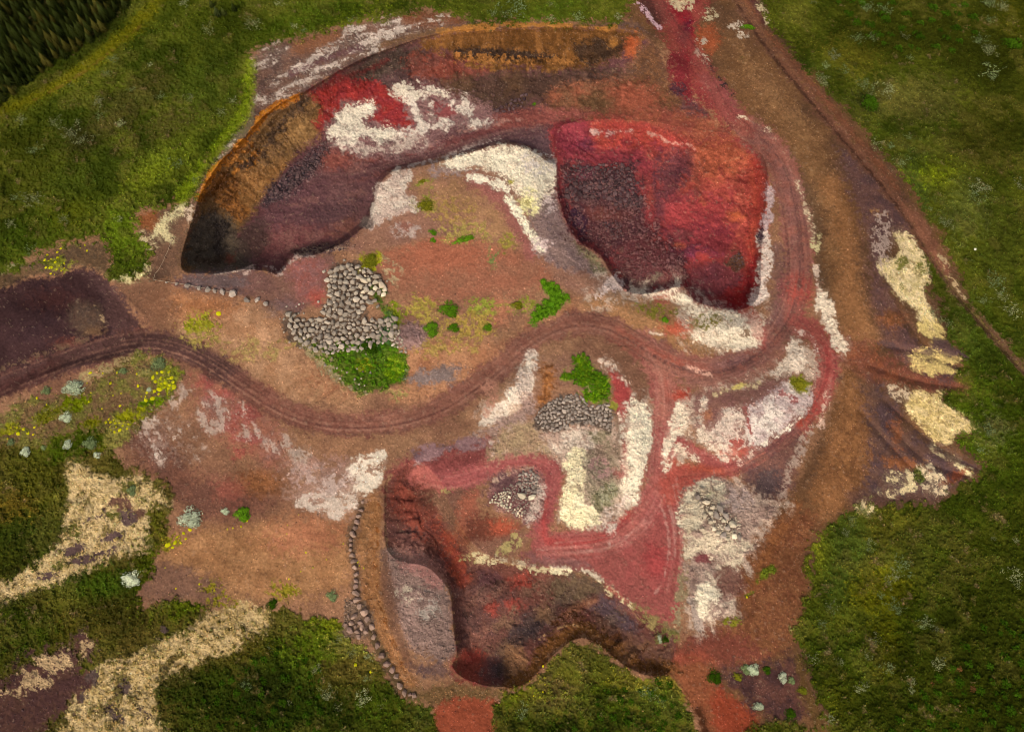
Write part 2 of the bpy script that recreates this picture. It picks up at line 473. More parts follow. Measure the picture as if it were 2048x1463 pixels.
for c in ((400, 765, 16, 9), (448, 785, 22, 8), (470, 850, 16, 40), (500, 830, 18, 24), (505, 885, 14, 12), (480, 905, 18, 14)):
    ell(*c, (158, 70, 62), s=8, r=8, op=.6)
for c, cv in (((428, 828, 34, 40), .62), ((478, 818, 16, 30), .45), ((490, 860, 24, 20), .4), ((320, 870, 60, 40), .26), ((350, 900, 50, 26), .26), ((310, 800, 40, 40), .22),
              ((600, 915, 26, 22), .3), ((555, 890, 30, 20), .25), ((375, 780, 16, 12), .3)):
    ell(*c, (206, 180, 158), s=8, r=9, cov=cv * .8, ns='s120', w=.2, op=.6)
# whitened ground at the head of the boulder line
poly([(570, 950), (640, 930), (700, 925), (760, 912), (768, 930), (740, 990), (720, 1020), (690, 1035), (620, 1020), (570, 990)], (166, 128, 108), s=12, cov=.45, ns='s15', w=.35, op=.6, c2=(150, 112, 96), ms='m')
poly([(700, 925), (760, 908), (770, 925), (748, 985), (722, 1000), (705, 970)], (222, 200, 172), s=4, r=9, cov=.40, ns='s20', w=.12)
poly([(600, 985), (700, 975), (722, 1000), (690, 1032), (640, 1025), (600, 1010)], (214, 190, 166), s=5, r=9, cov=.30, ns='s10', w=.12, op=.85)
ell(640, 960, 60, 26, (190, 160, 142), s=10, cov=.3, ns='s30', w=.2)
poly([(560, 940), (620, 915), (700, 920), (650, 945), (590, 975)], (156, 116, 100), s=14, op=.5, cov=.7)
# brown verge between the boulder line and the pit
line([(745, 1010), (738, 1080), (740, 1150), (752, 1220), (780, 1290), (812, 1360)], 44, (154, 106, 68), s=9, r=5, c2=(138, 92, 56), ms='f', cru=.4)
line([(755, 1010), (752, 1090), (752, 1160), (762, 1220), (785, 1285), (812, 1340)], 12, (130, 78, 40), s=4, r=5, cov=.6, c2=(170, 120, 78), ms='f', cru=.6)
line([(735, 1040), (728, 1100), (730, 1150)], 10, (166, 118, 78), s=8, op=.5)

# --- hill and slopes along the east
poly([(1100, -950), (1180, -20), (1240, 40), (1290, 80), (1380, 130), (1440, 215), (1490, 240), (1545, 290), (1590, 370), (1612, 450), (1630, 560), (1650, 610), (1690, 690), (1680, 760), (1655, 830),
      (1620, 900), (1590, 960), (1560, 1010), (1530, 1060), (1495, 1130), (1480, 1200), (1440, 1245), (1360, 1280), (1300, 1340), (1370, 1400), (1400, 1500), (1420, 3100), (2300, 3100), (2300, -950)],
     (108, 74, 47), s=14, c2=(92, 64, 44), ms='c', z=HL)
poly([(1470, 80), (1530, 150), (1590, 220), (1640, 290), (1680, 400), (1700, 520), (1735, 640), (1740, 700), (1690, 660), (1660, 560), (1640, 430), (1590, 300), (1530, 210)], (136, 97, 62), s=22, op=.8, c2=(118, 82, 52), ms='m')
line([(1665, 370), (1690, 450), (1700, 560), (1715, 650)], 40, (146, 98, 60), s=16, op=.7, c2=(128, 84, 50), ms='f')
poly([(1540, 270), (1600, 330), (1640, 440), (1655, 560), (1690, 660), (1670, 660), (1635, 560), (1610, 430), (1570, 330)], (92, 68, 48), s=10, op=.8)
poly([(1680, 290), (1730, 320), (1800, 390), (1830, 440), (1850, 470), (1780, 480), (1765, 540), (1800, 620), (1850, 700), (1930, 740), (1880, 790), (1780, 700), (1745, 620), (1738, 480), (1700, 380)], (88, 62, 58), s=14, r=4, c2=(102, 70, 60), ms='m')
poly([(1700, 560), (1745, 640), (1760, 690), (1700, 700), (1660, 640), (1670, 580)], (136, 92, 58), s=20, op=.7)
ell(1785, 640, 24, 14, (138, 82, 48), s=10, r=4, c2=(110, 70, 44), ms='f')
ell(1755, 425, 20, 8, (140, 96, 60), ang=20, s=6, r=5, cov=.7)
poly([(1640, 660), (1720, 680), (1800, 730), (1900, 760), (1940, 775), (1880, 785), (1790, 770), (1740, 770), (1690, 740)], (132, 72, 48), s=18, r=8, op=.75, c2=(112, 64, 50), ms='m')
poly([(1660, 740), (1750, 770), (1790, 800), (1820, 860), (1900, 900), (1960, 935), (1930, 965), (1880, 1005), (1800, 1010), (1700, 1010), (1690, 900), (1700, 820)], (96, 68, 56), s=14, r=4, c2=(84, 62, 60), ms='m')
poly([(1680, 740), (1720, 760), (1735, 850), (1730, 960), (1660, 1040), (1620, 1010), (1650, 900), (1670, 820)], (132, 88, 54), s=18, c2=(116, 76, 46), ms='f')
ell(1700, 900, 30, 70, (146, 98, 58), ang=15, s=16, op=.5, c2=(112, 72, 46), ms='f')
ell(1795, 870, 12, 26, (130, 76, 46), s=9, r=5, op=.8)
ell(1800, 925, 32, 10, (136, 80, 44), ang=10, s=8, r=5, op=.8)
ell(1915, 950, 22, 9, (130, 66, 40), ang=-30, s=7, r=4, op=.8)
poly([(1700, 985), (1860, 1000), (1890, 985), (1850, 1020), (1730, 1020)], (92, 62, 50), s=10, op=.8)
# lower south-east slope
poly([(1480, 1130), (1560, 1030), (1640, 1030), (1612, 1120), (1620, 1180), (1590, 1290), (1500, 1330), (1400, 1330), (1340, 1330), (1380, 1280), (1450, 1240)], (120, 76, 48), s=18, c2=(104, 62, 40), ms='f')
line([(1590, 1010), (1560, 1060), (1530, 1110), (1495, 1160)], 26, (134, 82, 46), s=10, op=.8, c2=(112, 68, 40), ms='f')
line([(1545, 1125), (1510, 1170), (1490, 1195)], 18, (126, 74, 44), s=7, op=.8)
poly([(1360, 1280), (1450, 1260), (1540, 1310), (1440, 1335), (1340, 1335)], (112, 58, 46), s=16, op=.8)
poly([(1310, 1310), (1400, 1300), (1420, 1325), (1350, 1335)], (136, 66, 48), s=12, op=.8)
poly([(1340, 1335), (1420, 1325), (1440, 1380), (1470, 1440), (1480, 1500), (1420, 1500), (1390, 1430), (1360, 1380)], (126, 72, 46), s=14)
poly([(1420, 1380), (1470, 1390), (1520, 1440), (1510, 1500), (1450, 1500)], (134, 60, 38), s=12, r=3)
poly([(1450, 1335), (1540, 1330), (1600, 1300), (1625, 1370), (1655, 1440), (1560, 1440), (1490, 1400)], (92, 58, 48), s=16, r=14, c2=(70, 46, 42), ms='m')
line([(1395, 1420), (1415, 1470), (1440, 1520)], 16, (74, 42, 26), s=6)
poly([(1590, 1290), (1625, 1370), (1660, 1470), (1640, 1480), (1600, 1390)], (96, 70, 36), s=8, r=5, op=.8)
ell(945, 1435, 62, 52, (150, 74, 48), s=8, r=3, c2=(138, 66, 44), ms='c')
poly([(870, 1410), (900, 1380), (990, 1390), (1010, 1430), (1010, 1500), (870, 1500)], (146, 72, 48), s=7, r=4)
poly([(800, 1390), (860, 1370), (980, 1372), (1060, 1370), (1000, 1398), (920, 1395), (860, 1412)], (104, 78, 48), s=8, r=6, c2=(120, 88, 56), ms='f', veg=.3)

# --- shoulder above the north and west faces
poly([(505, 112), (545, 86), (640, 64), (740, 42), (800, 28), (850, 18), (930, 38), (1000, 44), (1180, 48), (1250, 40), (1280, 70), (1000, 66), (880, 76), (760, 112), (690, 145), (640, 172),
      (600, 196), (545, 225), (505, 262), (470, 300), (440, 325), (405, 385), (395, 420), (368, 430), (400, 355), (430, 312), (470, 262), (497, 222)], (112, 80, 64), s=7, r=4, c2=(92, 68, 58), ms='m', z=Q, cru=.4)
poly([(590, 80), (650, 64), (690, 62), (660, 90), (600, 110), (585, 105)], (126, 82, 56), s=8, r=5)
poly([(800, 30), (850, 20), (930, 38), (900, 50), (820, 52)], (116, 70, 46), s=7, r=4)
poly([(420, 350), (470, 300), (505, 262), (505, 220), (495, 240), (468, 268), (432, 318)], (98, 88, 62), s=8, op=.8, r=4)
for pts, wd, cv in (([(550, 165), (620, 125), (690, 90), (760, 70), (850, 45), (890, 38)], 15, .60), ([(560, 190), (600, 160), (660, 125), (720, 105)], 16, .42), ([(510, 120), (560, 100)], 26, .42),
                    ([(700, 60), (760, 45), (800, 40)], 12, .5), ([(520, 200), (560, 215), (540, 240)], 14, .25), ([(640, 140), (700, 118), (760, 95)], 10, .4), ([(470, 280), (440, 315)], 12, .35)):
    line(pts, wd, (192, 170, 150), s=8, r=7, cov=cv, ns='s20', w=.18, cru=.8)
line([(580, 150), (650, 118), (720, 96)], 10, (96, 60, 64), s=7, op=.7)
line([(640, 175), (690, 148), (770, 112), (860, 78), (920, 66)], 14, (146, 104, 74), s=7, op=.7, cov=.75, ns='s20', w=.3)
# bare corner at the west end
poly([(275, 432), (310, 418), (395, 408), (372, 470), (366, 545), (310, 560), (290, 540), (305, 500), (286, 475)], (112, 80, 60), s=8, r=5, c2=(94, 68, 52), ms='m', z=G)
ell(298, 440, 24, 20, (132, 78, 46), s=8, r=5)
poly([(318, 440), (345, 420), (372, 405), (365, 430), (340, 450), (335, 480), (318, 470), (300, 480)], (212, 192, 140), s=6, r=8, cov=.72, ns='m', w=.12, veg=.2, cru=.8)
line([(285, 470), (300, 495), (328, 470), (345, 480)], 12, (190, 170, 124), s=7, r=6, cov=.5, ns='m', w=.15, cru=.8)
ell(382, 430, 10, 16, (196, 168, 138), s=5, r=5, cov=.6, ns='f')
poly([(225, 530), (280, 515), (300, 545), (270, 565), (225, 560)], (206, 188, 130), s=7, r=9, cov=.5, ns='m', w=.12, veg=.2)
poly([(60, 520), (100, 500), (160, 484), (212, 490), (222, 555), (190, 540), (150, 535), (110, 550), (60, 556), (0, 585), (-60, 600), (-60, 560)], (104, 78, 54), s=7, r=4, c2=(86, 66, 48), ms='f', z=G)
ell(115, 530, 28, 18, (120, 116, 38), s=8, r=8, cov=.5, ns='f', veg=.4)
line([(-60, 566), (40, 525)], 16, (140, 130, 88), s=8, r=6, cov=.45)

# --- northern pit
poly(A_RIM, (98, 62, 58), s=5, r=2, z=Q, c2=(88, 54, 54), ms='c')
# floor, west to east
poly([(440, 545), (480, 470), (560, 390), (640, 320), (720, 290), (800, 320), (760, 370), (740, 440), (700, 480), (600, 510), (540, 540)], (104, 70, 66), s=14, c2=(92, 60, 60), ms='c')
ell(660, 430, 60, 22, (84, 58, 58), ang=-25, s=18, op=.8)
poly([(500, 470), (600, 450), (680, 470), (600, 505), (530, 530), (500, 520)], (110, 62, 58), s=16, op=.7)
ell(695, 455, 32, 12, (122, 76, 62), ang=-20, s=10, op=.8)
poly([(640, 300), (720, 300), (780, 320), (700, 350), (640, 340)], (128, 70, 58), s=16, op=.9)
poly([(690, 330), (860, 305), (960, 265), (1060, 250), (1120, 262), (1108, 320), (1060, 296), (1010, 284), (930, 305), (830, 332), (760, 362), (700, 360)], (110, 66, 58), s=10, c2=(96, 60, 58), ms='s20')
poly([(800, 300), (900, 280), (1000, 250), (1100, 235), (1100, 250), (1000, 262), (900, 300), (810, 318)], (122, 66, 58), s=8, op=.9)
poly([(950, 290), (1040, 260), (1115, 262), (1110, 325), (1060, 298), (1010, 286)], (92, 66, 66), s=10)
for d, cc in ((0, (150, 118, 104)), (8, (80, 52, 52)), (-8, (140, 100, 88))):
    line(offset([(800, 335), (870, 318), (950, 290), (1020, 268), (1080, 258)], d), 3.5, cc, sm=1, s=2.5, op=.6, cov=.75, ns='m2', w=.3)
line([(820, 334), (880, 318), (960, 286), (1000, 276)], 6, (196, 172, 152), s=3, op=.8, cov=.7, ns='s20', w=.2)
line([(640, 352), (720, 348), (800, 322), (880, 302), (960, 280), (1040, 262), (1110, 258)], 22, (94, 62, 60), s=9, r=3, op=.75)
ruts([(640, 352), (720, 348), (800, 322), (880, 302), (960, 280), (1040, 262), (1110, 258)], 26, (76, 50, 52), (132, 94, 84), n=8, op=.45)
for c in ((575, 470, 30, 10), (620, 400, 24, 8), (690, 400, 30, 9), (560, 505, 26, 8), (650, 460, 26, 7), (720, 330, 26, 8)):
    ell(*c, (128, 86, 76), ang=-25, s=7, r=9, cov=.5, ns='s150', w=.3, op=.6)
# north face: red left part, brown scree, orange rim
poly([(595, 210), (650, 168), (700, 142), (760, 150), (790, 180), (830, 220), (820, 260), (760, 270), (680, 250), (630, 270), (600, 250)], (146, 50, 42), s=9, r=5, c2=(120, 42, 40), ms='m2')
poly([(690, 145), (760, 106), (830, 92), (870, 110), (850, 150), (790, 160), (740, 170), (700, 155)], (84, 68, 56), s=9, r=4, c2=(70, 54, 46), ms='s20', cru=.6)
line([(640, 178), (700, 150), (740, 138), (775, 120)], 8, (96, 40, 36), s=5, op=.8)
poly([(745, 160), (800, 140), (850, 140), (880, 165), (830, 165), (775, 185)], (86, 62, 58), s=10)
poly([(820, 112), (880, 100), (960, 105), (985, 140), (960, 165), (880, 165), (820, 150)], (122, 62, 48), s=16, r=6, c2=(100, 56, 46), ms='m2')
poly([(880, 165), (980, 145), (1100, 140), (1220, 140), (1250, 180), (1220, 200), (1100, 205), (1000, 215), (900, 190)], (90, 64, 46), s=14, c2=(74, 52, 42), ms='c2')
poly([(840, 92), (900, 62), (1000, 54), (1150, 52), (1250, 58), (1290, 75), (1270, 95), (1220, 120), (1180, 140), (1100, 138), (1000, 128), (900, 110)], (120, 78, 40), s=7, r=5, c2=(94, 60, 30), ms='s90', cru=.5)
line([(880, 62), (1000, 51), (1130, 50), (1230, 58)], 10, (164, 108, 52), s=4, r=4, cov=.8, ns='s0', w=.3, cru=.3)
line([(760, 92), (830, 72), (890, 60)], 10, (128, 92, 58), s=6, op=.7)
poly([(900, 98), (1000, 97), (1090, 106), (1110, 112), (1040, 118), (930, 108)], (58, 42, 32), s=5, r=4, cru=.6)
line([(905, 112), (980, 120), (1060, 122), (1110, 118), (1160, 122), (1190, 112)], 18, (150, 98, 50), s=5, r=8, cov=.5, ns='s90', w=.16, cru=.5)
line([(930, 130), (1040, 138), (1120, 136)], 8, (118, 78, 40), s=6, r=4, cov=.6, ns='s90', w=.2)
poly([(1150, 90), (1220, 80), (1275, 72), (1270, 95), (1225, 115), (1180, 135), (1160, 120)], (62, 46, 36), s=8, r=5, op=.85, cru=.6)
ell(1228, 86, 10, 8, (146, 96, 46), s=5, r=3)
ell(1266, 100, 17, 26, (166, 84, 48), s=8, r=3)
poly([(1250, 130), (1300, 80), (1340, 140), (1370, 200), (1320, 240), (1250, 220), (1220, 160)], (116, 76, 50), s=12, r=3, c2=(96, 66, 48), ms='f')
ell(1210, 155, 60, 18, (82, 60, 50), s=12, op=.8)
poly([(1110, 175), (1200, 158), (1290, 165), (1330, 185), (1320, 240), (1240, 245), (1130, 245), (1090, 220)], (128, 74, 52), s=12, c2=(110, 72, 50), ms='m')
ell(1265, 195, 48, 26, (152, 80, 58), s=14, op=.9)
ell(1190, 210, 36, 26, (104, 76, 50), s=12, op=.8)
poly([(930, 180), (1000, 195), (1080, 210), (1000, 225), (930, 200)], (76, 56, 44), s=12, op=.8)
poly([(960, 235), (1100, 215), (1200, 228), (1100, 245), (1000, 252)], (128, 70, 60), s=10)
# white drapes on the lower north face
poly([(648, 250), (680, 212), (720, 198), (760, 205), (790, 180), (850, 166), (900, 188), (960, 202), (990, 236), (950, 256), (885, 266), (865, 296), (800, 318), (730, 318), (690, 302), (658, 278)], (142, 104, 96), s=10, r=8, c2=(118, 82, 78), ms='m2', cru=.8)
poly([(735, 160), (775, 172), (800, 192), (815, 225), (832, 256), (790, 260), (755, 246), (735, 230), (755, 214), (740, 200), (700, 195), (690, 175)], (152, 52, 46), s=5, r=10, c2=(130, 46, 46), ms='m2')
poly([(860, 205), (905, 200), (915, 230), (880, 240), (858, 232)], (140, 74, 70), s=6, r=9, cov=.6, ns='s60')
poly([(652, 256), (668, 232), (690, 218), (725, 206), (755, 209), (748, 226), (728, 240), (735, 252), (775, 250), (800, 262), (775, 280), (742, 284), (722, 276), (700, 290), (676, 286), (658, 274)], (222, 205, 178), s=5, r=12, cov=.84, ns='m2', w=.12, cru=1)
poly([(660, 270), (700, 280), (760, 285), (830, 262), (850, 285), (800, 305), (730, 312), (690, 304)], (196, 172, 152), s=6, r=10, cov=.42, ns='m2', w=.12, cru=1)
poly([(778, 178), (805, 168), (850, 171), (892, 183), (902, 196), (880, 198), (850, 190), (836, 204), (816, 202), (798, 190)], (216, 198, 172), s=4, r=10, cov=.78, ns='m2', w=.12, cru=1)
for P_, w_, cv_ in (([(818, 200), (832, 228), (842, 258)], 11, .7), ([(850, 195), (862, 215), (866, 245)], 9, .5), ([(905, 205), (930, 225), (950, 245)], 20, .55), ([(925, 200), (945, 215)], 14, .6), ([(885, 240), (920, 252), (985, 240)], 12, .45), ([(800, 262), (850, 256), (890, 250)], 16, .5)):
    line(P_, w_, (212, 192, 170), s=4, r=8, cov=cv_, ns='s60', w=.12, cru=1)
line([(860, 290), (930, 262), (1000, 245), (1040, 240)], 8, (168, 120, 104), s=5, op=.7, cov=.6, ns='m')
# west face: orange lip, ochre fans, dark corner
poly([(366, 545), (366, 500), (388, 432), (403, 385), (440, 325), (480, 285), (520, 240), (560, 208), (610, 190), (640, 215), (620, 270), (560, 350), (520, 410), (470, 480), (455, 530)], (128, 92, 54), s=7, r=4, c2=(100, 72, 46), ms='m2', cru=.7)
poly([(575, 225), (610, 235), (640, 262), (625, 280), (595, 290), (570, 270), (562, 240)], (138, 102, 62), s=10, r=3, c2=(122, 88, 52), ms='f')
poly([(480, 345), (530, 340), (560, 320), (570, 340), (520, 395), (480, 430), (460, 400)], (140, 98, 56), s=9, r=4, c2=(120, 80, 44), ms='f')
poly([(420, 360), (470, 350), (480, 400), (500, 420), (480, 445), (450, 420), (425, 400)], (144, 92, 46), s=7, r=6, cov=.8, ns='m', w=.2, c2=(98, 62, 34), ms='f', cru=.7)
line([(400, 395), (412, 365), (440, 328), (480, 288), (505, 262), (525, 232), (555, 212), (592, 194)], 12, (190, 118, 40), s=4, r=5, cov=.95, ns='m2', w=.2, c2=(160, 90, 28), ms='f', cru=.8)
line([(455, 322), (485, 300), (510, 300), (500, 320), (475, 335)], 22, (168, 106, 44), s=6, r=6, cov=.62, ns='s60', w=.16, c2=(110, 68, 34), ms='f', cru=1)
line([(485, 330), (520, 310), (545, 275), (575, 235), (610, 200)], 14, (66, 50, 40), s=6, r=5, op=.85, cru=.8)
line([(405, 400), (430, 375), (450, 345)], 10, (104, 62, 28), s=5, r=4, op=.8, cru=.8)
poly([(372, 530), (372, 490), (395, 440), (430, 425), (470, 440), (480, 470), (500, 500), (500, 545), (440, 545), (400, 545)], (94, 78, 62), s=8, r=4, c2=(78, 66, 54), ms='m2', cru=.7)
poly([(428, 444), (462, 444), (452, 480), (462, 515), (436, 515), (428, 480)], (58, 48, 42), s=8, r=4, cru=.7)  # shadow in the pit's west corner, painted into the face colour
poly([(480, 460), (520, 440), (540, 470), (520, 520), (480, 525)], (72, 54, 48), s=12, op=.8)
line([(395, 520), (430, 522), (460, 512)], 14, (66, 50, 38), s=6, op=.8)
ell(460, 518, 10, 9, (108, 62, 48), s=6, op=.8)
poly([(525, 400), (560, 355), (612, 316), (650, 290), (645, 320), (600, 370), (560, 400), (525, 415)], (78, 60, 60), s=8, r=5, c2=(64, 50, 52), ms='f', cru=1)

# --- light gravel tongue south of the moat
poly([(372, 548), (440, 546), (520, 542), (560, 548), (600, 512), (660, 505), (670, 540), (640, 590), (600, 625), (540, 610), (470, 585), (400, 575), (350, 570)], (126, 88, 72), s=6, r=3, c2=(110, 76, 66), ms='c2', z=G)
poly([(380, 552), (470, 545), (490, 575), (430, 582), (370, 572)], (98, 80, 76), s=14, op=.85)
ell(560, 615, 30, 16, (106, 84, 80), s=12, op=.6)
poly([(575, 525), (610, 512), (650, 520), (650, 570), (640, 610), (600, 600), (580, 560)], (156, 90, 78), s=14, op=.85, c2=(148, 98, 90), ms='f')
ell(632, 595, 15, 14, (172, 82, 66), s=10, op=.8)
line([(490, 545), (520, 533), (545, 534), (560, 545), (590, 515), (625, 510)], 7, (168, 138, 122), s=4, r=5, cov=.75, ns='f', cru=.9)
line([(430, 548), (480, 540), (505, 530)], 3, (190, 160, 138), s=2, r=3, cov=.8)
poly([(590, 500), (650, 490), (700, 490), (640, 510)], (92, 66, 58), s=8, r=5, cru=.9)
line([(600, 505), (660, 498), (720, 492)], 6, (150, 122, 100), s=5, r=5, cov=.5, ns='f', cru=.9)

# --- central mesa with its white cap
poly([(700, 500), (735, 450), (750, 405), (760, 367), (790, 342), (825, 335), (870, 325), (930, 308), (1010, 287), (1060, 299), (1113, 330), (1120, 390), (1160, 480), (1200, 510), (1225, 550), (1190, 590), (1120, 570), (1060, 500), (900, 470), (760, 500)],
     (150, 106, 82), s=6, c2=(132, 92, 74), ms='c2', z=G)
poly([(830, 345), (930, 320), (950, 350), (990, 380), (1030, 440), (1060, 500), (960, 470), (880, 430), (840, 400)], (160, 116, 80), s=14, c2=(150, 106, 78), ms='m')
poly([(850, 340), (930, 315), (960, 330), (930, 345), (870, 352)], (146, 118, 106), s=9, cru=.7, cov=.8, ns='f', w=.3)
line([(945, 360), (985, 385), (1025, 430), (1050, 480), (1062, 505)], 30, (148, 88, 78), s=11, op=.9)
poly([(1060, 410), (1110, 400), (1130, 440), (1165, 490), (1200, 540), (1160, 545), (1090, 520), (1065, 470)], (144, 114, 102), s=9, r=4, c2=(126, 100, 92), ms='m2', cru=.8)
poly([(1150, 480), (1200, 515), (1222, 550), (1190, 540), (1165, 510)], (132, 118, 84), s=6, r=5, c2=(108, 94, 66), ms='f', cru=.7, veg=.2)
ell(1115, 370, 14, 60, (126, 96, 88), s=8, op=.6, cru=.8)
# west lobe
poly([(738, 440), (752, 400), (752, 372), (775, 358), (790, 342), (818, 336), (824, 352), (808, 385), (835, 400), (840, 418), (790, 430), (745, 455)], (214, 192, 168), s=4, r=4, cov=.97, ns='m2', w=.15, c2=(186, 160, 140), ms='m2', cru=1, z=G)
line([(745, 452), (790, 428), (830, 412)], 10, (180, 152, 134), s=6, r=4, cov=.6, ns='f', cru=.8)
ell(733, 444, 12, 12, (120, 100, 88), s=4, r=5, cru=1)
ell(810, 458, 24, 16, (170, 144, 128), s=7, r=5, cov=.6, ns='f', w=.25)
ell(808, 452, 12, 8, (140, 92, 76), s=6)
# cap
poly([(880, 328), (930, 309), (970, 300), (1012, 289), (1060, 300), (1098, 320), (1112, 335), (1108, 370), (1102, 400), (1085, 400), (1080, 420), (1062, 425), (1050, 405), (1030, 385), (1005, 352), (960, 335), (920, 338)], WHITE, s=5, r=4, cov=1.0, ns='f', w=.2, c2=(222, 200, 168), ms='m2', cru=1, z=G)
ell(1075, 330, 30, 16, (200, 182, 166), s=12, r=6, cov=.45, ns='f', cru=1)
poly([(1085, 395), (1110, 385), (1112, 410), (1095, 425)], (196, 170, 156), s=6, r=5, cov=.6, ns='f', cru=1)
ell(1060, 405, 20, 22, (236, 218, 152), s=8, r=6, cov=.9, ns='m2', cru=.8)
ell(1022, 362, 7, 6, (160, 146, 70), s=4, r=3, cov=.8, ns='f', veg=.4)
ell(1050, 408, 16, 9, (168, 150, 92), ang=30, s=6, r=4, cov=.6, ns='f')
line([(940, 352), (975, 360), (1008, 375), (1014, 378)], 13, (240, 222, 190), s=4, r=5, cov=.95, ns='f', w=.25, cru=1)
line([(1016, 398), (1035, 425), (1055, 455), (1070, 480), (1080, 498)], 14, (240, 224, 188), s=4, r=5, cov=.95, ns='f', w=.2, cru=1)
poly([(1065, 478), (1090, 480), (1100, 490), (1075, 502)], (210, 180, 166), s=5, r=5, cov=.55, ns='f')
for c in ((1170, 450, 18, 24), (1095, 440, 14, 20)):
    ell(*c, (108, 88, 86), s=9, r=6, cov=.6, ns='m2', op=.7)

# --- red pit in the east
poly([(1100, 255), (1180, 238), (1300, 242), (1400, 258), (1480, 270), (1520, 300), (1535, 335), (1535, 400), (1522, 520), (1518, 595), (1478, 622), (1430, 614), (1390, 602), (1365, 574), (1300, 588),
      (1255, 584), (1224, 550), (1198, 510), (1156, 484), (1128, 437), (1113, 385), (1110, 330)], (146, 64, 56), s=5, r=2, z=Q, c2=(134, 58, 54), ms='c2')
poly([(1180, 235), (1300, 215), (1420, 235), (1480, 275), (1400, 290), (1300, 262)], (140, 76, 54), s=16, c2=(130, 66, 52), ms='m')
poly([(1110, 262), (1150, 246), (1185, 258), (1195, 300), (1150, 315), (1115, 300)], (140, 58, 62), s=12, r=4, c2=(126, 50, 56), ms='m2')
line([(1128, 262), (1150, 258), (1165, 275)], 8, (176, 76, 76), s=6, op=.6)
ell(1180, 290, 18, 16, (104, 52, 62), s=10, op=.8)
poly([(1182, 250), (1240, 242), (1310, 255), (1370, 280), (1400, 300), (1330, 300), (1260, 300), (1200, 305)], (174, 74, 58), s=11, c2=(158, 62, 52), ms='m2')
poly([(1130, 310), (1250, 300), (1330, 310), (1320, 345), (1200, 330), (1130, 328)], (136, 56, 58), s=12)
poly([(1300, 300), (1420, 300), (1520, 320), (1530, 400), (1515, 500), (1440, 480), (1380, 420), (1330, 360)], (156, 68, 56), s=16, c2=(160, 76, 58), ms='m2')
poly([(1390, 290), (1450, 280), (1500, 310), (1470, 350), (1420, 360), (1385, 330)], (168, 88, 58), s=16, op=.85)
poly([(1500, 320), (1530, 335), (1530, 420), (1515, 560), (1490, 600), (1490, 500), (1500, 400)], (172, 74, 52), s=12, op=.8, c2=(164, 62, 48), ms='s90')
ell(1355, 330, 36, 30, (108, 62, 64), s=18, op=.75)
poly([(1320, 330), (1370, 340), (1350, 400), (1320, 450), (1300, 470), (1310, 390)], (108, 60, 58), s=13, r=5, op=.85, c2=(92, 52, 54), ms='f')
poly([(1340, 400), (1430, 390), (1480, 440), (1440, 480), (1350, 470), (1325, 440)], (168, 68, 64), s=16, op=.85)
ell(1468, 435, 18, 14, (196, 98, 60), s=9, r=3)
ell(1440, 440, 40, 10, (128, 50, 56), ang=12, s=8, op=.5)
poly([(1330, 460), (1400, 455), (1450, 465), (1460, 485), (1430, 500), (1370, 490), (1330, 480)], (158, 66, 64), s=9, r=4, c2=(132, 54, 54), ms='f')
ell(1358, 470, 24, 12, (126, 66, 62), s=8, op=.8)
ell(1400, 515, 32, 11, (182, 72, 62), ang=8, s=7, op=.9)
ell(1360, 492, 12, 5, (196, 98, 66), s=4)
ell(1378, 508, 16, 10, (118, 58, 84), s=9, op=.7)
poly([(1378, 535), (1430, 522), (1480, 540), (1490, 570), (1440, 590), (1390, 590), (1372, 565)], (118, 58, 58), s=11, c2=(104, 54, 56), ms='m')
poly([(1430, 600), (1450, 585), (1490, 560), (1512, 500), (1520, 590), (1480, 620)], (160, 50, 44), s=9, r=5, c2=(146, 44, 42), ms='s90')
poly([(1368, 570), (1376, 550), (1392, 592), (1440, 604), (1470, 610), (1440, 612), (1392, 602)], (122, 34, 40), s=6)
ell(1472, 524, 18, 20, (92, 62, 46), s=6, r=5, cru=1)
# dark lava rubble in its western half
poly([(1118, 340), (1150, 325), (1200, 328), (1260, 330), (1285, 370), (1300, 430), (1320, 480), (1370, 500), (1368, 560), (1300, 580), (1255, 578), (1228, 545), (1202, 505), (1160, 476), (1135, 430), (1120, 380)], (100, 58, 55), s=15, r=14, c2=(84, 50, 50), ms='m2', cru=1)
poly([(1150, 360), (1250, 340), (1280, 400), (1260, 420), (1190, 410), (1150, 400)], (92, 61, 58), s=14, r=14, c2=(78, 52, 52), ms='f', cru=1)
poly([(1160, 330), (1200, 335), (1180, 352), (1150, 356)], (108, 60, 64), s=7)
ell(1205, 428, 40, 14, (122, 68, 56), s=12, op=.7)
ell(1158, 440, 14, 26, (64, 40, 52), ang=-25, s=9)
ell(1300, 400, 8, 26, (150, 72, 56), s=7, op=.8)
ell(1300, 430, 10, 20, (156, 58, 58), s=8, op=.6)
poly([(1230, 500), (1290, 470), (1330, 500), (1340, 550), (1290, 560), (1250, 545)], (108, 58, 54), s=12, op=.7, cru=1)
ell(1310, 556, 16, 14, (124, 104, 82), s=6, r=5, cov=.8, ns='f', cru=1)
ell(1345, 560, 22, 22, (128, 62, 56), s=8, op=.8)
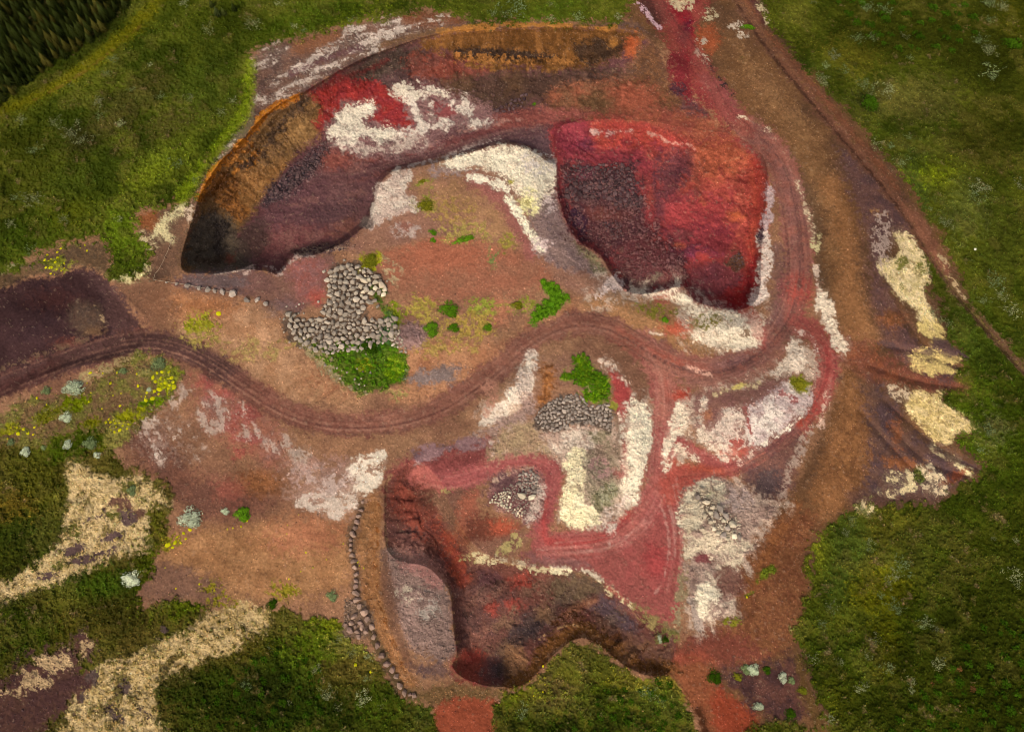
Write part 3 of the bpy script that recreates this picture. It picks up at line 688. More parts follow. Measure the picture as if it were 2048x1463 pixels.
for P_, cc, w_ in (([(1320, 300), (1310, 360), (1322, 430), (1345, 480)], (104, 56, 58), 6), ([(1400, 300), (1392, 360), (1412, 420)], (176, 92, 62), 7), ([(1440, 320), (1462, 380), (1452, 430)], (138, 54, 52), 6), ([(1478, 330), (1500, 400), (1492, 470)], (140, 56, 48), 8),
                   ([(1350, 400), (1400, 385), (1450, 400)], (128, 56, 58), 5), ([(1380, 330), (1400, 370), (1385, 410)], (116, 58, 50), 4), ([(1330, 455), (1390, 448), (1440, 462), (1470, 450)], (122, 48, 54), 5), ([(1345, 505), (1400, 500), (1440, 512)], (112, 48, 60), 6),
                   ([(1250, 285), (1300, 290), (1360, 312)], (128, 50, 56), 6), ([(1215, 262), (1230, 290), (1222, 320)], (124, 48, 52), 6), ([(1480, 480), (1500, 540), (1490, 600)], (118, 42, 42), 6), ([(1410, 540), (1440, 575), (1436, 600)], (92, 48, 52), 8)):
    line(P_, w_, cc, s=5, r=8, op=.6)
# small white seams on its north side
line([(1186, 263), (1220, 264), (1258, 262)], 5, (212, 168, 146), s=3, r=5, cov=.75, ns='m2', w=.25)
line([(1296, 266), (1320, 275), (1345, 288), (1370, 286), (1388, 297)], 3, (200, 136, 112), s=3, r=4, cov=.6, ns='m2', w=.25)
line([(1400, 290), (1425, 262), (1440, 256), (1460, 270)], 2.5, (120, 62, 50), s=2, op=.7)
line([(1455, 322), (1480, 315)], 2, (206, 130, 90), s=2, op=.7)

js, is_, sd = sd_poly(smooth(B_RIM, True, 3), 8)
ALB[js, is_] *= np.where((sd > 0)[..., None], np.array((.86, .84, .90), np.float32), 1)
# --- red gully at the top
poly([(1270, -60), (1400, -60), (1420, -10), (1400, 40), (1390, 80), (1400, 110), (1440, 160), (1470, 210), (1500, 240), (1480, 262), (1440, 240), (1390, 200), (1345, 130), (1335, 90), (1320, 60), (1290, 20)], (116, 48, 46), s=12, r=4, c2=(128, 60, 50), ms='m', z=Q)
poly([(1325, 10), (1360, 10), (1385, 40), (1395, 90), (1372, 130), (1365, 90), (1345, 50)], (128, 36, 40), s=8, r=4)
ell(1370, 65, 11, 24, (86, 28, 40), ang=15, s=7)
poly([(1342, 110), (1372, 120), (1385, 190), (1380, 208), (1352, 180), (1340, 150)], (108, 38, 40), s=9, r=4)
poly([(1270, -40), (1310, -20), (1330, 20), (1320, 50), (1290, 30)], (76, 44, 38), s=9)
ell(1415, 78, 24, 26, (150, 74, 44), s=12, op=.8)
poly([(1400, 150), (1440, 165), (1500, 245), (1470, 255), (1430, 210)], (120, 64, 62), s=9, op=.8)
line([(1274, 5), (1295, 28), (1318, 56)], 7, (184, 146, 146), s=4, r=4, cov=.75, ns='f')
poly([(1330, 0), (1350, -20), (1385, -10), (1388, 12), (1365, 20), (1345, 14)], (180, 156, 120), s=4, r=6, cov=.75, ns='m2', cru=1)
line([(1405, 26), (1420, 20), (1436, 27), (1425, 36), (1410, 38)], 7, (166, 146, 112), s=3, r=4, cov=.65, ns='f')
for c in ((1405, 80, 10, 6), (1396, 106, 9, 9), (1412, 122, 8, 8), (1470, 50, 12, 6), (1486, 70, 10, 5)):
    ell(*c, (176, 154, 130), s=4, r=4, cov=.7, ns='f')
line([(1420, 132), (1445, 165), (1470, 190)], 7, (58, 40, 38), s=5, r=4, cov=.7, ns='f', cru=1)
ell(1355, 178, 16, 14, (76, 44, 48), s=6, r=5, cov=.8, ns='f', cru=1)
line([(1420, 180), (1438, 220), (1465, 255), (1490, 280)], 3, (92, 48, 44), s=2, op=.8)
line([(1478, 236), (1510, 252), (1535, 262)], 7, (222, 196, 162), s=4, r=4, cov=.8, ns='f')
line([(1535, 262), (1560, 300), (1578, 335)], 4, (196, 160, 130), s=4, r=4, cov=.5, ns='f')
# orange bank along the upper right track
line([(1470, -30), (1510, 30), (1545, 80), (1600, 145), (1650, 200), (1700, 262), (1740, 310), (1790, 375)], 19, (122, 74, 50), s=8, r=6, c2=(110, 68, 48), ms='m', z=HL)
line([(1490, -20), (1520, 20), (1530, 50)], 14, (84, 48, 42), s=7)
line([(1515, 10), (1530, 25), (1536, 45)], 10, (196, 172, 130), s=4, r=5, cov=.6, ns='f')

# --- south pit
poly(C_RIM, (104, 60, 52), s=6, r=3, z=Q, c2=(92, 56, 52), ms='c2')
poly([(775, 950), (830, 915), (900, 900), (990, 870), (1010, 890), (960, 940), (900, 1000), (860, 960)], (120, 62, 56), s=14, c2=(136, 70, 64), ms='s20', z=Q)
poly([(830, 900), (920, 880), (1000, 870), (990, 885), (900, 905), (830, 925)], (140, 104, 100), s=9, c2=(112, 84, 84), ms='s20', cov=.8, ns='s20', w=.3)
poly([(778, 965), (830, 930), (870, 960), (880, 1020), (905, 1080), (880, 1100), (830, 1050), (785, 1020)], (112, 56, 46), s=14, r=8, c2=(94, 48, 42), ms='m2')
ell(850, 1000, 30, 18, (88, 50, 42), ang=40, s=12, op=.8)
poly([(790, 980), (815, 985), (840, 1030), (850, 1070), (810, 1040)], (128, 60, 48), s=12, r=8, op=.7)
poly([(870, 1030), (900, 1060), (925, 1120), (940, 1160), (918, 1180), (895, 1120)], (150, 68, 50), s=11, r=8, c2=(128, 56, 46), ms='m2')
poly([(860, 980), (930, 960), (960, 1000), (930, 1050), (900, 1060), (875, 1020)], (112, 76, 60), s=14, op=.9)
poly([(920, 1000), (955, 980), (950, 1040), (930, 1080), (915, 1060)], (150, 84, 62), s=10, op=.8)
ell(900, 965, 22, 12, (150, 126, 80), ang=-40, s=7, r=6, cov=.6, ns='f')
poly([(940, 1030), (1010, 1040), (1040, 1070), (990, 1110), (940, 1110), (925, 1080)], (112, 62, 46), s=14, c2=(92, 52, 40), ms='m2')
ell(1010, 1055, 26, 18, (176, 84, 58), s=12, op=.8)
poly([(940, 1090), (1000, 1075), (1050, 1060), (1045, 1100), (985, 1120), (945, 1120)], (132, 92, 72), s=12, op=.9)
poly([(985, 1110), (1010, 1085), (1030, 1070), (1040, 1085), (1010, 1110)], (168, 146, 92), s=8, r=6, cov=.55, ns='f')
ell(955, 1115, 20, 8, (164, 138, 96), s=6, r=6, cov=.55, ns='f')
poly([(770, 1095), (830, 1115), (880, 1150), (900, 1190), (908, 1260), (915, 1300), (890, 1320), (850, 1310), (810, 1280), (785, 1200), (770, 1140)], (142, 112, 98), s=8, r=4, c2=(122, 96, 84), ms='m', cru=.8)
poly([(790, 1090), (850, 1105), (890, 1150), (880, 1175), (840, 1150), (800, 1130)], (164, 108, 96), s=10, op=.7, r=4)
ell(855, 1215, 34, 26, (168, 150, 132), s=12, r=8, cov=.45, ns='m2', w=.25, cru=.8)
ell(815, 1190, 26, 18, (176, 156, 130), s=9, r=8, cov=.4, ns='f')
poly([(770, 1100), (790, 1170), (800, 1250), (830, 1320), (870, 1340), (820, 1340), (785, 1270), (765, 1180)], (110, 76, 58), s=8, op=.8)
ell(862, 1338, 34, 14, (86, 66, 66), s=9, r=5, op=.7)
poly([(905, 1180), (920, 1180), (925, 1260), (935, 1310), (918, 1310), (908, 1260)], (96, 58, 52), s=7)
poly([(920, 1180), (1000, 1170), (1050, 1200), (1040, 1260), (1000, 1300), (960, 1320), (925, 1290)], (108, 66, 58), s=14, c2=(94, 60, 56), ms='m2')
for c in ((1038, 1162, 24, 11), (1030, 1210, 16, 12), (985, 1215, 14, 14)):
    ell(*c, (146, 58, 48), s=9, r=4, op=.75)
poly([(960, 1140), (1000, 1150), (1000, 1170), (960, 1165)], (84, 52, 56), s=9, op=.7)
poly([(915, 1305), (950, 1300), (980, 1330), (1000, 1362), (940, 1362), (905, 1335)], (134, 62, 50), s=10, r=3)
ell(945, 1315, 18, 9, (146, 60, 50), s=8)
poly([(1110, 1155), (1180, 1145), (1210, 1180), (1180, 1200), (1130, 1215), (1100, 1190)], (98, 74, 58), s=14, c2=(86, 64, 54), ms='m2')
poly([(1210, 1190), (1260, 1230), (1275, 1270), (1240, 1270), (1180, 1220), (1190, 1200)], (84, 62, 66), s=12)
poly([(1050, 1230), (1120, 1205), (1100, 1250), (1040, 1300), (1010, 1350), (990, 1340), (1010, 1280)], (78, 56, 52), s=12, c2=(66, 50, 52), ms='m2')
ell(1092, 1225, 20, 18, (122, 84, 60), s=10, op=.7)
line([(1130, 1230), (1160, 1212), (1190, 1200)], 14, (140, 86, 62), s=7, op=.7)
poly([(1190, 1225), (1260, 1265), (1320, 1290), (1345, 1300), (1320, 1340), (1240, 1300), (1190, 1260)], (112, 72, 56), s=12, c2=(96, 62, 52), ms='m2')
poly([(1010, 1300), (1040, 1290), (1060, 1330), (1030, 1362), (1005, 1350)], (132, 88, 62), s=8, r=4, op=.9)
line([(1020, 1365), (1060, 1345), (1095, 1300), (1130, 1270), (1165, 1258), (1205, 1275), (1250, 1310), (1300, 1335), (1345, 1335)], 30, (112, 68, 36), s=8, r=5, c2=(94, 56, 30), ms='f', cru=.7)
for c in ((1150, 1232, 16, 10), (1120, 1245, 12, 7), (1225, 1275, 14, 9), (1290, 1300, 16, 9)):
    ell(*c, (80, 46, 30), s=5, r=6, cov=.8, ns='m2', cru=.7)
line([(1080, 1278), (1115, 1256), (1150, 1250), (1190, 1262)], 3, (156, 112, 76), s=2.5, r=3, cov=.6, ns='f')
ell(985, 1345, 26, 22, (70, 52, 52), s=12, op=.7)
# white-flecked crest between the pink apron and the dark slope
line([(960, 1112), (1010, 1122), (1050, 1132), (1100, 1138), (1160, 1140), (1200, 1150), (1225, 1180), (1250, 1200), (1290, 1215), (1320, 1235)], 15, (188, 162, 128), s=7, r=8, cov=.58, ns='f', w=.2, cru=.9)
line([(1110, 1138), (1170, 1140), (1205, 1155)], 11, (214, 190, 160), s=5, r=6, cov=.62, ns='f', cru=.9)
poly([(1270, 1205), (1330, 1230), (1350, 1270), (1320, 1265), (1280, 1235)], (132, 108, 70), s=9, r=6, cov=.75, ns='f', c2=(112, 88, 60), ms='f')

for c, cc in (((970, 1190, 40, 12), (132, 88, 76)), ((1010, 1240, 34, 14), (124, 88, 70)), ((960, 1270, 26, 16), (134, 84, 72)), ((1075, 1180, 34, 14), (112, 78, 64)), ((1000, 1300, 22, 14), (118, 84, 66)), ((1150, 1178, 34, 10), (108, 80, 62)), ((1220, 1240, 30, 12), (104, 78, 68)), ((1270, 1300, 26, 10), (118, 78, 56))):
    ell(*c, cc, ang=-30, s=8, r=10, cov=.6, ns='f', w=.3, op=.7, cru=.5)
for c in ((1060, 1215, 26, 10), (990, 1165, 24, 8), (940, 1240, 14, 24), (1130, 1190, 24, 8), (1040, 1275, 20, 10)):
    ell(*c, (70, 48, 44), ang=-35, s=6, r=9, cov=.5, ns='f', w=.2, op=.7, cru=.6)
# thin pale dust blown over the mounds
for P_, cv, ns_ in (([(960, 850), (1000, 780), (1060, 710), (1090, 760), (1060, 850), (1120, 860), (1240, 830), (1270, 790), (1310, 840), (1300, 960), (1240, 1060), (1140, 1070), (1110, 930), (1000, 930)], .42, 's60'),
                    ([(1340, 820), (1400, 770), (1560, 720), (1580, 670), (1620, 690), (1640, 790), (1600, 850), (1500, 915), (1400, 910), (1330, 960)], .45, 's150'),
                    ([(1355, 1000), (1420, 950), (1500, 970), (1570, 1010), (1510, 1080), (1480, 1200), (1400, 1260), (1370, 1160)], .42, 's120'),
                    ([(1370, 590), (1460, 615), (1530, 600), (1535, 690), (1460, 710), (1370, 680)], .45, 's120'), ([(1190, 540), (1260, 560), (1370, 560), (1380, 600), (1260, 605), (1180, 610)], .3, 'm2')):
    poly(P_, (216, 190, 164), s=14, r=12, cov=cv, ns=ns_, w=.3, op=.6, cru=.6)
# --- red apron and the spurs
poly([(1050, 1098), (1150, 1098), (1230, 1085), (1290, 1030), (1330, 980), (1360, 1000), (1368, 1090), (1360, 1170), (1342, 1240), (1290, 1215), (1225, 1180), (1200, 1150), (1130, 1132), (1060, 1126)], (156, 84, 74), s=8, r=3, c2=(148, 72, 66), ms='c2', z=R_)
ell(1310, 1120, 26, 30, (160, 66, 62), s=16, op=.7)
poly([(1050, 1100), (1120, 1105), (1180, 1130), (1120, 1132), (1060, 1126)], (128, 88, 80), s=9, op=.8)
line(INNER_SPUR, 40, (158, 84, 76), s=8, r=3, c2=(148, 78, 72), ms='m', z=R_)
line(SOUTH_SPUR, 52, (164, 92, 80), s=9, r=3, c2=(154, 82, 74), ms='m', z=R_)
line([(1086, 1000), (1088, 1050), (1095, 1080), (1160, 1085), (1215, 1070), (1260, 1030)], 16, (164, 66, 60), s=7, op=.75)
ruts(SOUTH_SPUR, 42, (124, 58, 54), (182, 116, 102), n=14)
ruts(INNER_SPUR, 36, (122, 56, 54), (176, 108, 96), n=10)
for P in ([(1074, 1098), (1130, 1103), (1200, 1098), (1245, 1080), (1285, 1040)], [(1322, 1010), (1336, 1060), (1338, 1110), (1325, 1160), (1310, 1185)], [(1335, 1000), (1348, 1050), (1350, 1110)]):
    line(P, 3.2, (206, 158, 138), s=2.2, r=2, cov=.6, ns='m2', w=.3, op=.45)
line([(1215, 1040), (1222, 1065), (1222, 1085)], 9, (206, 168, 148), s=6, r=5, cov=.35, ns='f')

js, is_, sd = sd_poly(smooth(C_RIM, True, 3), 8)
ALB[js, is_] *= np.where((sd > 0)[..., None], np.array((1.10, 1.20, 1.08), np.float32), 1)
# --- the big haul road
poly([(-300, 640), (-60, 590), (0, 580), (60, 556), (110, 556), (150, 538), (195, 545), (225, 572), (252, 615), (288, 662), (310, 682), (300, 700), (220, 705), (120, 735), (0, 775), (-60, 800), (-300, 860)], (66, 44, 42), s=5, r=2, c2=(58, 39, 39), ms='c', z=R_)
ell(110, 600, 50, 20, (78, 46, 41), s=16, op=.8)
poly([(170, 545), (225, 575), (280, 655), (300, 690), (230, 690), (215, 640), (200, 590)], (82, 57, 53), s=10)
poly([(150, 605), (195, 610), (212, 640), (200, 665), (160, 670), (140, 640)], (96, 72, 56), s=12, op=.85, c2=(84, 66, 54), ms='f')
poly([(225, 572), (285, 655), (330, 688), (365, 706), (330, 712), (280, 702), (240, 690), (214, 640)], (86, 59, 54), s=11, r=4)
ell(190, 662, 18, 9, (112, 80, 54), s=8, op=.7)
line([(190, 612), (202, 632), (208, 642)], 5, (156, 126, 92), s=3, r=3, cov=.7, ns='f')
line([(-10, 738), (60, 718), (120, 695), (170, 678)], 8, (104, 78, 60), s=6, r=4, cov=.6, ns='f')
ell(130, 685, 22, 8, (104, 58, 46), s=8, op=.7)
line(MAIN_ROAD, 46, (132, 84, 66), s=7, r=6, c2=(120, 74, 60), ms='m', z=R_)
line(MAIN_ROAD[:9], 46, (80, 55, 50), s=7, op=.95, z=R_)
line([(-60, 800), (0, 780), (60, 757), (110, 735)], 28, (84, 50, 44), s=10, op=.7)
line(MAIN_ROAD[8:13], 46, (120, 74, 60), s=8, op=.6)
line([(1290, 690), (1360, 730), (1420, 742), (1480, 726), (1530, 692), (1566, 650), (1586, 600), (1596, 540), (1594, 480), (1586, 420), (1572, 360), (1545, 305), (1500, 262)], 56, (124, 80, 70), s=9, r=3, c2=(136, 82, 68), ms='m', z=R_)
ell(1590, 578, 34, 34, (164, 72, 60), s=14, op=.85)
line([(1556, 500), (1560, 560), (1550, 640)], 30, (104, 72, 70), s=10, op=.6)
line([(1240, 668), (1300, 705), (1360, 738), (1400, 742)], 34, (150, 82, 64), s=10, op=.7)
ell(1345, 720, 40, 12, (160, 72, 54), ang=20, s=9, op=.7)
ell(1470, 722, 26, 10, (92, 66, 70), ang=-12, s=9, op=.8)
poly([(1360, 742), (1450, 750), (1520, 730), (1560, 690), (1580, 700), (1530, 750), (1470, 770), (1380, 775)], (150, 100, 82), s=10, op=.9)
poly([(1280, 690), (1350, 738), (1400, 748), (1355, 765), (1345, 830), (1315, 840), (1310, 760)], (164, 102, 84), s=10, r=3, z=R_)
line([(1300, 700), (1330, 745), (1335, 800)], 8, (168, 78, 64), s=5, op=.5)
ell(1325, 735, 34, 22, (174, 116, 94), s=14, op=.6)
ell(1360, 790, 18, 14, (172, 74, 56), s=9)
line(EAST_SPUR, 42, (152, 78, 66), s=9, r=4, c2=(140, 72, 64), ms='m', z=R_)
line([(1500, 910), (1560, 880), (1610, 838)], 30, (104, 70, 68), s=10, op=.7)
line([(1600, 845), (1628, 812), (1634, 790)], 26, (172, 72, 52), s=8, op=.9)
line([(1655, 700), (1655, 760), (1630, 820)], 26, (160, 70, 62), s=9, op=.8)
line([(1340, 930), (1380, 938), (1440, 940)], 20, (178, 84, 60), s=8, op=.85)
line([(1352, 878), (1385, 900), (1430, 922), (1470, 928)], 24, (150, 76, 68), s=6, r=2, z=R_)
poly([(1330, 930), (1420, 950), (1400, 970), (1350, 1010), (1325, 1000)], (166, 80, 66), s=8, r=2, z=R_)
poly([(1480, 930), (1560, 880), (1600, 860), (1590, 950), (1560, 1000), (1510, 980)], (116, 78, 66), s=12, c2=(104, 72, 66), ms='m')
ell(1535, 965, 28, 28, (80, 64, 62), s=14, op=.9)
ruts(MAIN_ROAD, 42, (92, 58, 50), (160, 112, 90), n=26, op=.36)
ruts(EAST_SPUR, 38, (112, 58, 52), (178, 112, 94), n=12)
line(offset(MAIN_ROAD[22:], 4), 3, (84, 52, 50), sm=1, s=2.5, op=.6)
ruts([(1330, 960), (1400, 952), (1470, 938), (1530, 905)], 30, (120, 56, 50), (186, 108, 88), n=8)
ruts([(1275, 670), (1320, 730), (1335, 800), (1330, 860), (1325, 950)], 44, (120, 64, 56), (186, 124, 106), n=12, op=.45)
ruts([(1340, 960), (1352, 1040), (1352, 1110), (1340, 1200)], 30, (128, 66, 58), (196, 136, 118), n=8, op=.45)
ruts([(1566, 640), (1530, 690), (1480, 724), (1420, 745), (1350, 750)], 54, (92, 58, 56), (160, 108, 94), n=18, op=.34)
ruts([(1572, 360), (1586, 420), (1594, 480), (1598, 550), (1590, 610)], 50, (94, 56, 52), (150, 98, 86), n=18, op=.32)
ruts([(1060, 1105), (1150, 1100), (1230, 1085), (1290, 1040), (1330, 980)], 40, (130, 66, 60), (192, 126, 110), n=10, op=.4)
line(NORTH_ROAD, 26, (128, 66, 56), s=9, op=.6, z=R_)
line(offset(NORTH_ROAD, 6), 2.5, (88, 46, 42), sm=1, s=2, op=.6)
# --- pale crusts: east haul road verges
line([(1534, 365), (1537, 400), (1535, 430), (1530, 460)], 15, (196, 166, 158), s=4, r=5, cov=.8, ns='m2', w=.15, cru=1)
line([(1528, 470), (1530, 510), (1526, 550), (1524, 580), (1508, 598)], 24, (226, 200, 178), s=4, r=7, cov=.86, ns='m2', w=.12, cru=1)
ell(1523, 470, 7, 12, (84, 62, 66), s=4, r=3, cru=1)
line([(1595, 365), (1606, 400), (1622, 450), (1630, 490)], 7, (196, 170, 136), s=4, r=5, cov=.7, ns='f', cru=.8)
ell(1633, 488, 9, 16, (186, 168, 120), s=4, r=5, cov=.65, ns='f')
line([(1630, 535), (1636, 570), (1646, 600)], 9, (214, 184, 158), s=3, r=5, cov=.8, ns='m2', cru=.8)
line([(1645, 595), (1655, 630), (1672, 665), (1685, 700)], 26, (224, 200, 170), s=5, r=8, cov=.74, ns='s60', w=.12, cru=1)
# around the red pit's southern lip
poly([(1218, 545), (1240, 545), (1248, 575), (1225, 585), (1200, 600), (1190, 590), (1210, 565)], (216, 186, 168), s=5, r=7, cov=.66, ns='m2', w=.14, cru=1)
line([(1262, 578), (1300, 588), (1340, 585), (1362, 565)], 14, (222, 196, 166), s=4, r=7, cov=.74, ns='m2', w=.12, cru=1)
poly([(1340, 590), (1370, 586), (1400, 612), (1450, 622), (1490, 625), (1525, 650), (1520, 690), (1470, 700), (1420, 690), (1380, 670), (1400, 650), (1370, 620)], (230, 208, 176), s=6, r=9, cov=.78, ns='m', w=.10, cru=1)
ell(1322, 598, 16, 8, (160, 82, 62), s=6, op=.8)
poly([(1480, 618), (1500, 612), (1530, 655), (1528, 700), (1490, 640)], (160, 70, 62), s=6, op=.5)
poly([(1380, 660), (1420, 650), (1440, 690), (1400, 690)], (216, 190, 160), s=6, r=8, cov=.6, ns='s60', cru=1)
ell(1490, 668, 12, 8, (136, 108, 84), s=6, r=5, cov=.6, ns='f')
line([(1300, 664), (1325, 668)], 5, (210, 180, 150), s=3, r=4, cov=.7)
line([(1375, 735), (1400, 742), (1420, 750)], 5, (210, 156, 130), s=3, r=4, cov=.55, ns='f')
# east mound between the spurs
poly([(1385, 800), (1400, 780), (1480, 775), (1540, 760), (1600, 745), (1628, 790), (1610, 830), (1560, 870), (1500, 900), (1450, 895), (1400, 870)], (140, 96, 80), s=8, c2=(126, 84, 74), ms='m2', z=G)
poly([(1575, 690), (1590, 680), (1606, 700), (1612, 735), (1590, 745), (1545, 748), (1560, 735), (1575, 715)], (226, 200, 172), s=5, r=7, cov=.78, ns='s90', w=.12, cru=1)
line([(1590, 662), (1612, 668), (1630, 685), (1632, 705)], 9, (220, 184, 162), s=4, r=5, cov=.7, ns='f')
poly([(1500, 820), (1520, 790), (1560, 770), (1600, 765), (1622, 790), (1600, 830), (1560, 860), (1510, 900), (1490, 870)], (222, 202, 182), s=6, r=7, cov=.86, ns='m2', w=.14, c2=(196, 170, 158), ms='m', cru=1, z=G)
poly([(1440, 830), (1480, 830), (1495, 880), (1510, 900), (1450, 900), (1420, 870)], (204, 178, 156), s=7, r=8, cov=.66, ns='m2', w=.16, cru=1)
poly([(1400, 800), (1415, 800), (1408, 850), (1440, 880), (1480, 905), (1450, 925), (1420, 905), (1395, 870)], (218, 192, 164), s=5, r=7, cov=.6, ns='m', w=.14, cru=1)
line([(1430, 788), (1480, 775), (1515, 765)], 8, (206, 178, 130), s=4, r=5, cov=.6, ns='f')
ell(1478, 772, 12, 5, (222, 196, 108), ang=-20, s=3, r=3, cov=.8)
ell(1470, 905, 26, 10, (172, 78, 62), ang=-15, s=7, op=.8)
line([(1478, 925), (1505, 908)], 8, (208, 170, 146), s=4, r=4, cov=.5, ns='f')
poly([(1512, 800), (1560, 770), (1570, 785), (1530, 810)], (150, 110, 106), s=8, op=.45, cov=.6, ns='f')
ell(1415, 828, 10, 12, (176, 112, 76), s=6, op=.7)
poly([(1440, 825), (1470, 815), (1490, 830), (1488, 850), (1450, 850)], (212, 186, 162), s=4, r=8, cov=.55, ns='f', cru=1)
line([(1490, 815), (1498, 850), (1505, 890)], 7, (150, 88, 78), s=4, r=6, cov=.7, ns='f')
line([(1535, 800), (1570, 785), (1590, 800)], 8, (156, 100, 92), s=4, r=6, cov=.6, ns='f')
line([(1470, 788), (1520, 790), (1560, 762)], 9, (128, 88, 74), s=5, r=5, op=.7)
poly([(1455, 880), (1480, 870), (1490, 890), (1470, 900)], (158, 84, 72), s=4, r=5, cov=.7, ns='f')
line([(1500, 905), (1560, 868), (1605, 832)], 5, (238, 218, 190), s=3, r=5, cov=.7, ns='f', cru=1)
poly([(1350, 810), (1362, 808), (1375, 860), (1378, 880), (1355, 875), (1345, 900), (1335, 940), (1326, 950), (1325, 880), (1340, 840)], (230, 206, 174), s=5, r=6, cov=.8, ns='s60', w=.12, cru=1)
poly([(1355, 885), (1390, 905), (1400, 925), (1365, 912), (1348, 905)], (218, 188, 158), s=4, r=6, cov=.65, ns='f', cru=.8)
line([(1658, 770), (1654, 800), (1640, 850)], 8, (206, 166, 140), s=4, r=5, cov=.5, ns='f')
line([(1620, 860), (1600, 900), (1580, 940), (1560, 990)], 18, (166, 138, 118), s=7, r=6, cov=.5, ns='f', w=.3)
# ring mound
poly([(1065, 720), (1120, 705), (1200, 715), (1230, 770), (1250, 820), (1240, 900), (1150, 900), (1050, 870), (1060, 800)], (150, 108, 80), s=12, c2=(136, 96, 74), ms='m2', z=G)
poly([(1085, 730), (1110, 740), (1108, 780), (1095, 815), (1078, 810), (1082, 770)], (166, 106, 58), s=8, r=6, c2=(136, 84, 48), ms='f', cru=.8)
poly([(1050, 715), (1070, 705), (1068, 740), (1060, 790), (1020, 830), (985, 850), (955, 852), (965, 835), (990, 810), (1010, 780), (1040, 745)], (222, 200, 174), s=6, r=8, cov=.84, ns='m2', w=.14, c2=(204, 178, 156), ms='m', cru=1, z=G)
poly([(1060, 790), (1070, 830), (1030, 850), (970, 870), (940, 870), (985, 850), (1020, 830)], (158, 126, 110), s=9, r=6, cov=.8, ns='m2', w=.3, cru=.9)
poly([(965, 790), (975, 760), (1000, 770), (985, 810), (970, 830)], (178, 122, 98), s=9, op=.7, cov=.7)
poly([(1010, 860), (1080, 840), (1090, 880), (1120, 905), (1050, 905), (1000, 915), (975, 925)], (176, 146, 108), s=10, r=6, c2=(156, 124, 94), ms='m2', cru=.7)
poly([(1080, 860), (1180, 840), (1230, 830), (1250, 880), (1230, 940), (1180, 920), (1120, 910)], (200, 170, 146), s=10, r=8, c2=(176, 142, 120), ms='m2', cru=.9)
poly([(1120, 860), (1170, 850), (1200, 870), (1185, 905), (1140, 905), (1110, 890)], (222, 198, 172), s=7, r=9, cov=.6, ns='m2', cru=1)
poly([(1195, 720), (1215, 715), (1240, 745), (1255, 770), (1240, 770), (1215, 745)], (216, 186, 160), s=5, r=7, cov=.66, ns='f', cru=.9)
poly([(1220, 740), (1250, 770), (1260, 800), (1240, 850), (1255, 870), (1250, 900), (1238, 860), (1228, 800)], (156, 66, 60), s=6, r=3)
poly([(1268, 795), (1290, 805), (1302, 840), (1298, 900), (1285, 950), (1275, 1000), (1255, 1010), (1240, 990), (1245, 930), (1250, 880), (1262, 840)], WHITE, s=5, r=6, cov=.96, ns='m2', w=.14, c2=(224, 200, 168), ms='m2', cru=1, z=G)
line([(1255, 1000), (1230, 1020), (1200, 1035), (1220, 1050)], 18, (214, 186, 164), s=5, r=8, cov=.55, ns='f', cru=1)
poly([(1135, 900), (1185, 905), (1180, 940), (1165, 955), (1170, 1000), (1190, 1020), (1195, 1045), (1170, 1055), (1135, 1045), (1122, 1010), (1135, 960)], (238, 220, 178), s=5, r=6, cov=.97, ns='m2', w=.14, c2=(238, 216, 168), ms='m', cru=1, z=G)
poly([(1175, 900), (1225, 890), (1240, 930), (1238, 980), (1225, 1005), (1190, 1010), (1172, 985), (1172, 950)], (170, 148, 118), s=7, r=5, c2=(146, 120, 98), ms='m2', cru=1)
poly([(1190, 985), (1225, 960), (1235, 985), (1220, 1010), (1190, 1012)], (162, 152, 118), s=6, r=4, c2=(130, 118, 84), ms='f', cru=1)
ell(1200, 935, 22, 18, (196, 150, 134), s=8, cov=.6, ns='f')
line([(1228, 940), (1245, 950), (1250, 900)], 9, (152, 70, 66), s=6, op=.7)
ell(1205, 870, 22, 14, (146, 130, 100), s=8, r=5, cru=1)
line([(1232, 830), (1240, 870), (1236, 910)], 12, (112, 92, 72), s=7, op=.8, cru=.9)
line([(1248, 815), (1244, 850), (1246, 880)], 10, (210, 190, 164), s=5, r=5, cov=.6, ns='f', cru=1)
# hump inside the inner spur
poly([(985, 955), (1020, 940), (1065, 935), (1085, 970), (1082, 1020), (1062, 1045), (1030, 1035), (985, 1010), (970, 990)], (128, 84, 78), s=9, r=4, c2=(146, 104, 92), ms='m2', cru=1, z=G)
poly([(1068, 960), (1084, 975), (1080, 1020), (1060, 1042), (1048, 1035), (1066, 1010)], (206, 178, 156), s=6, r=6, cov=.75, ns='f', cru=1)
ell(1010, 965, 26, 16, (88, 60, 60), s=9, op=.8)
line([(990, 960), (1030, 942), (1065, 935)], 7, (176, 140, 116), s=4, r=5, cov=.6, ns='f')
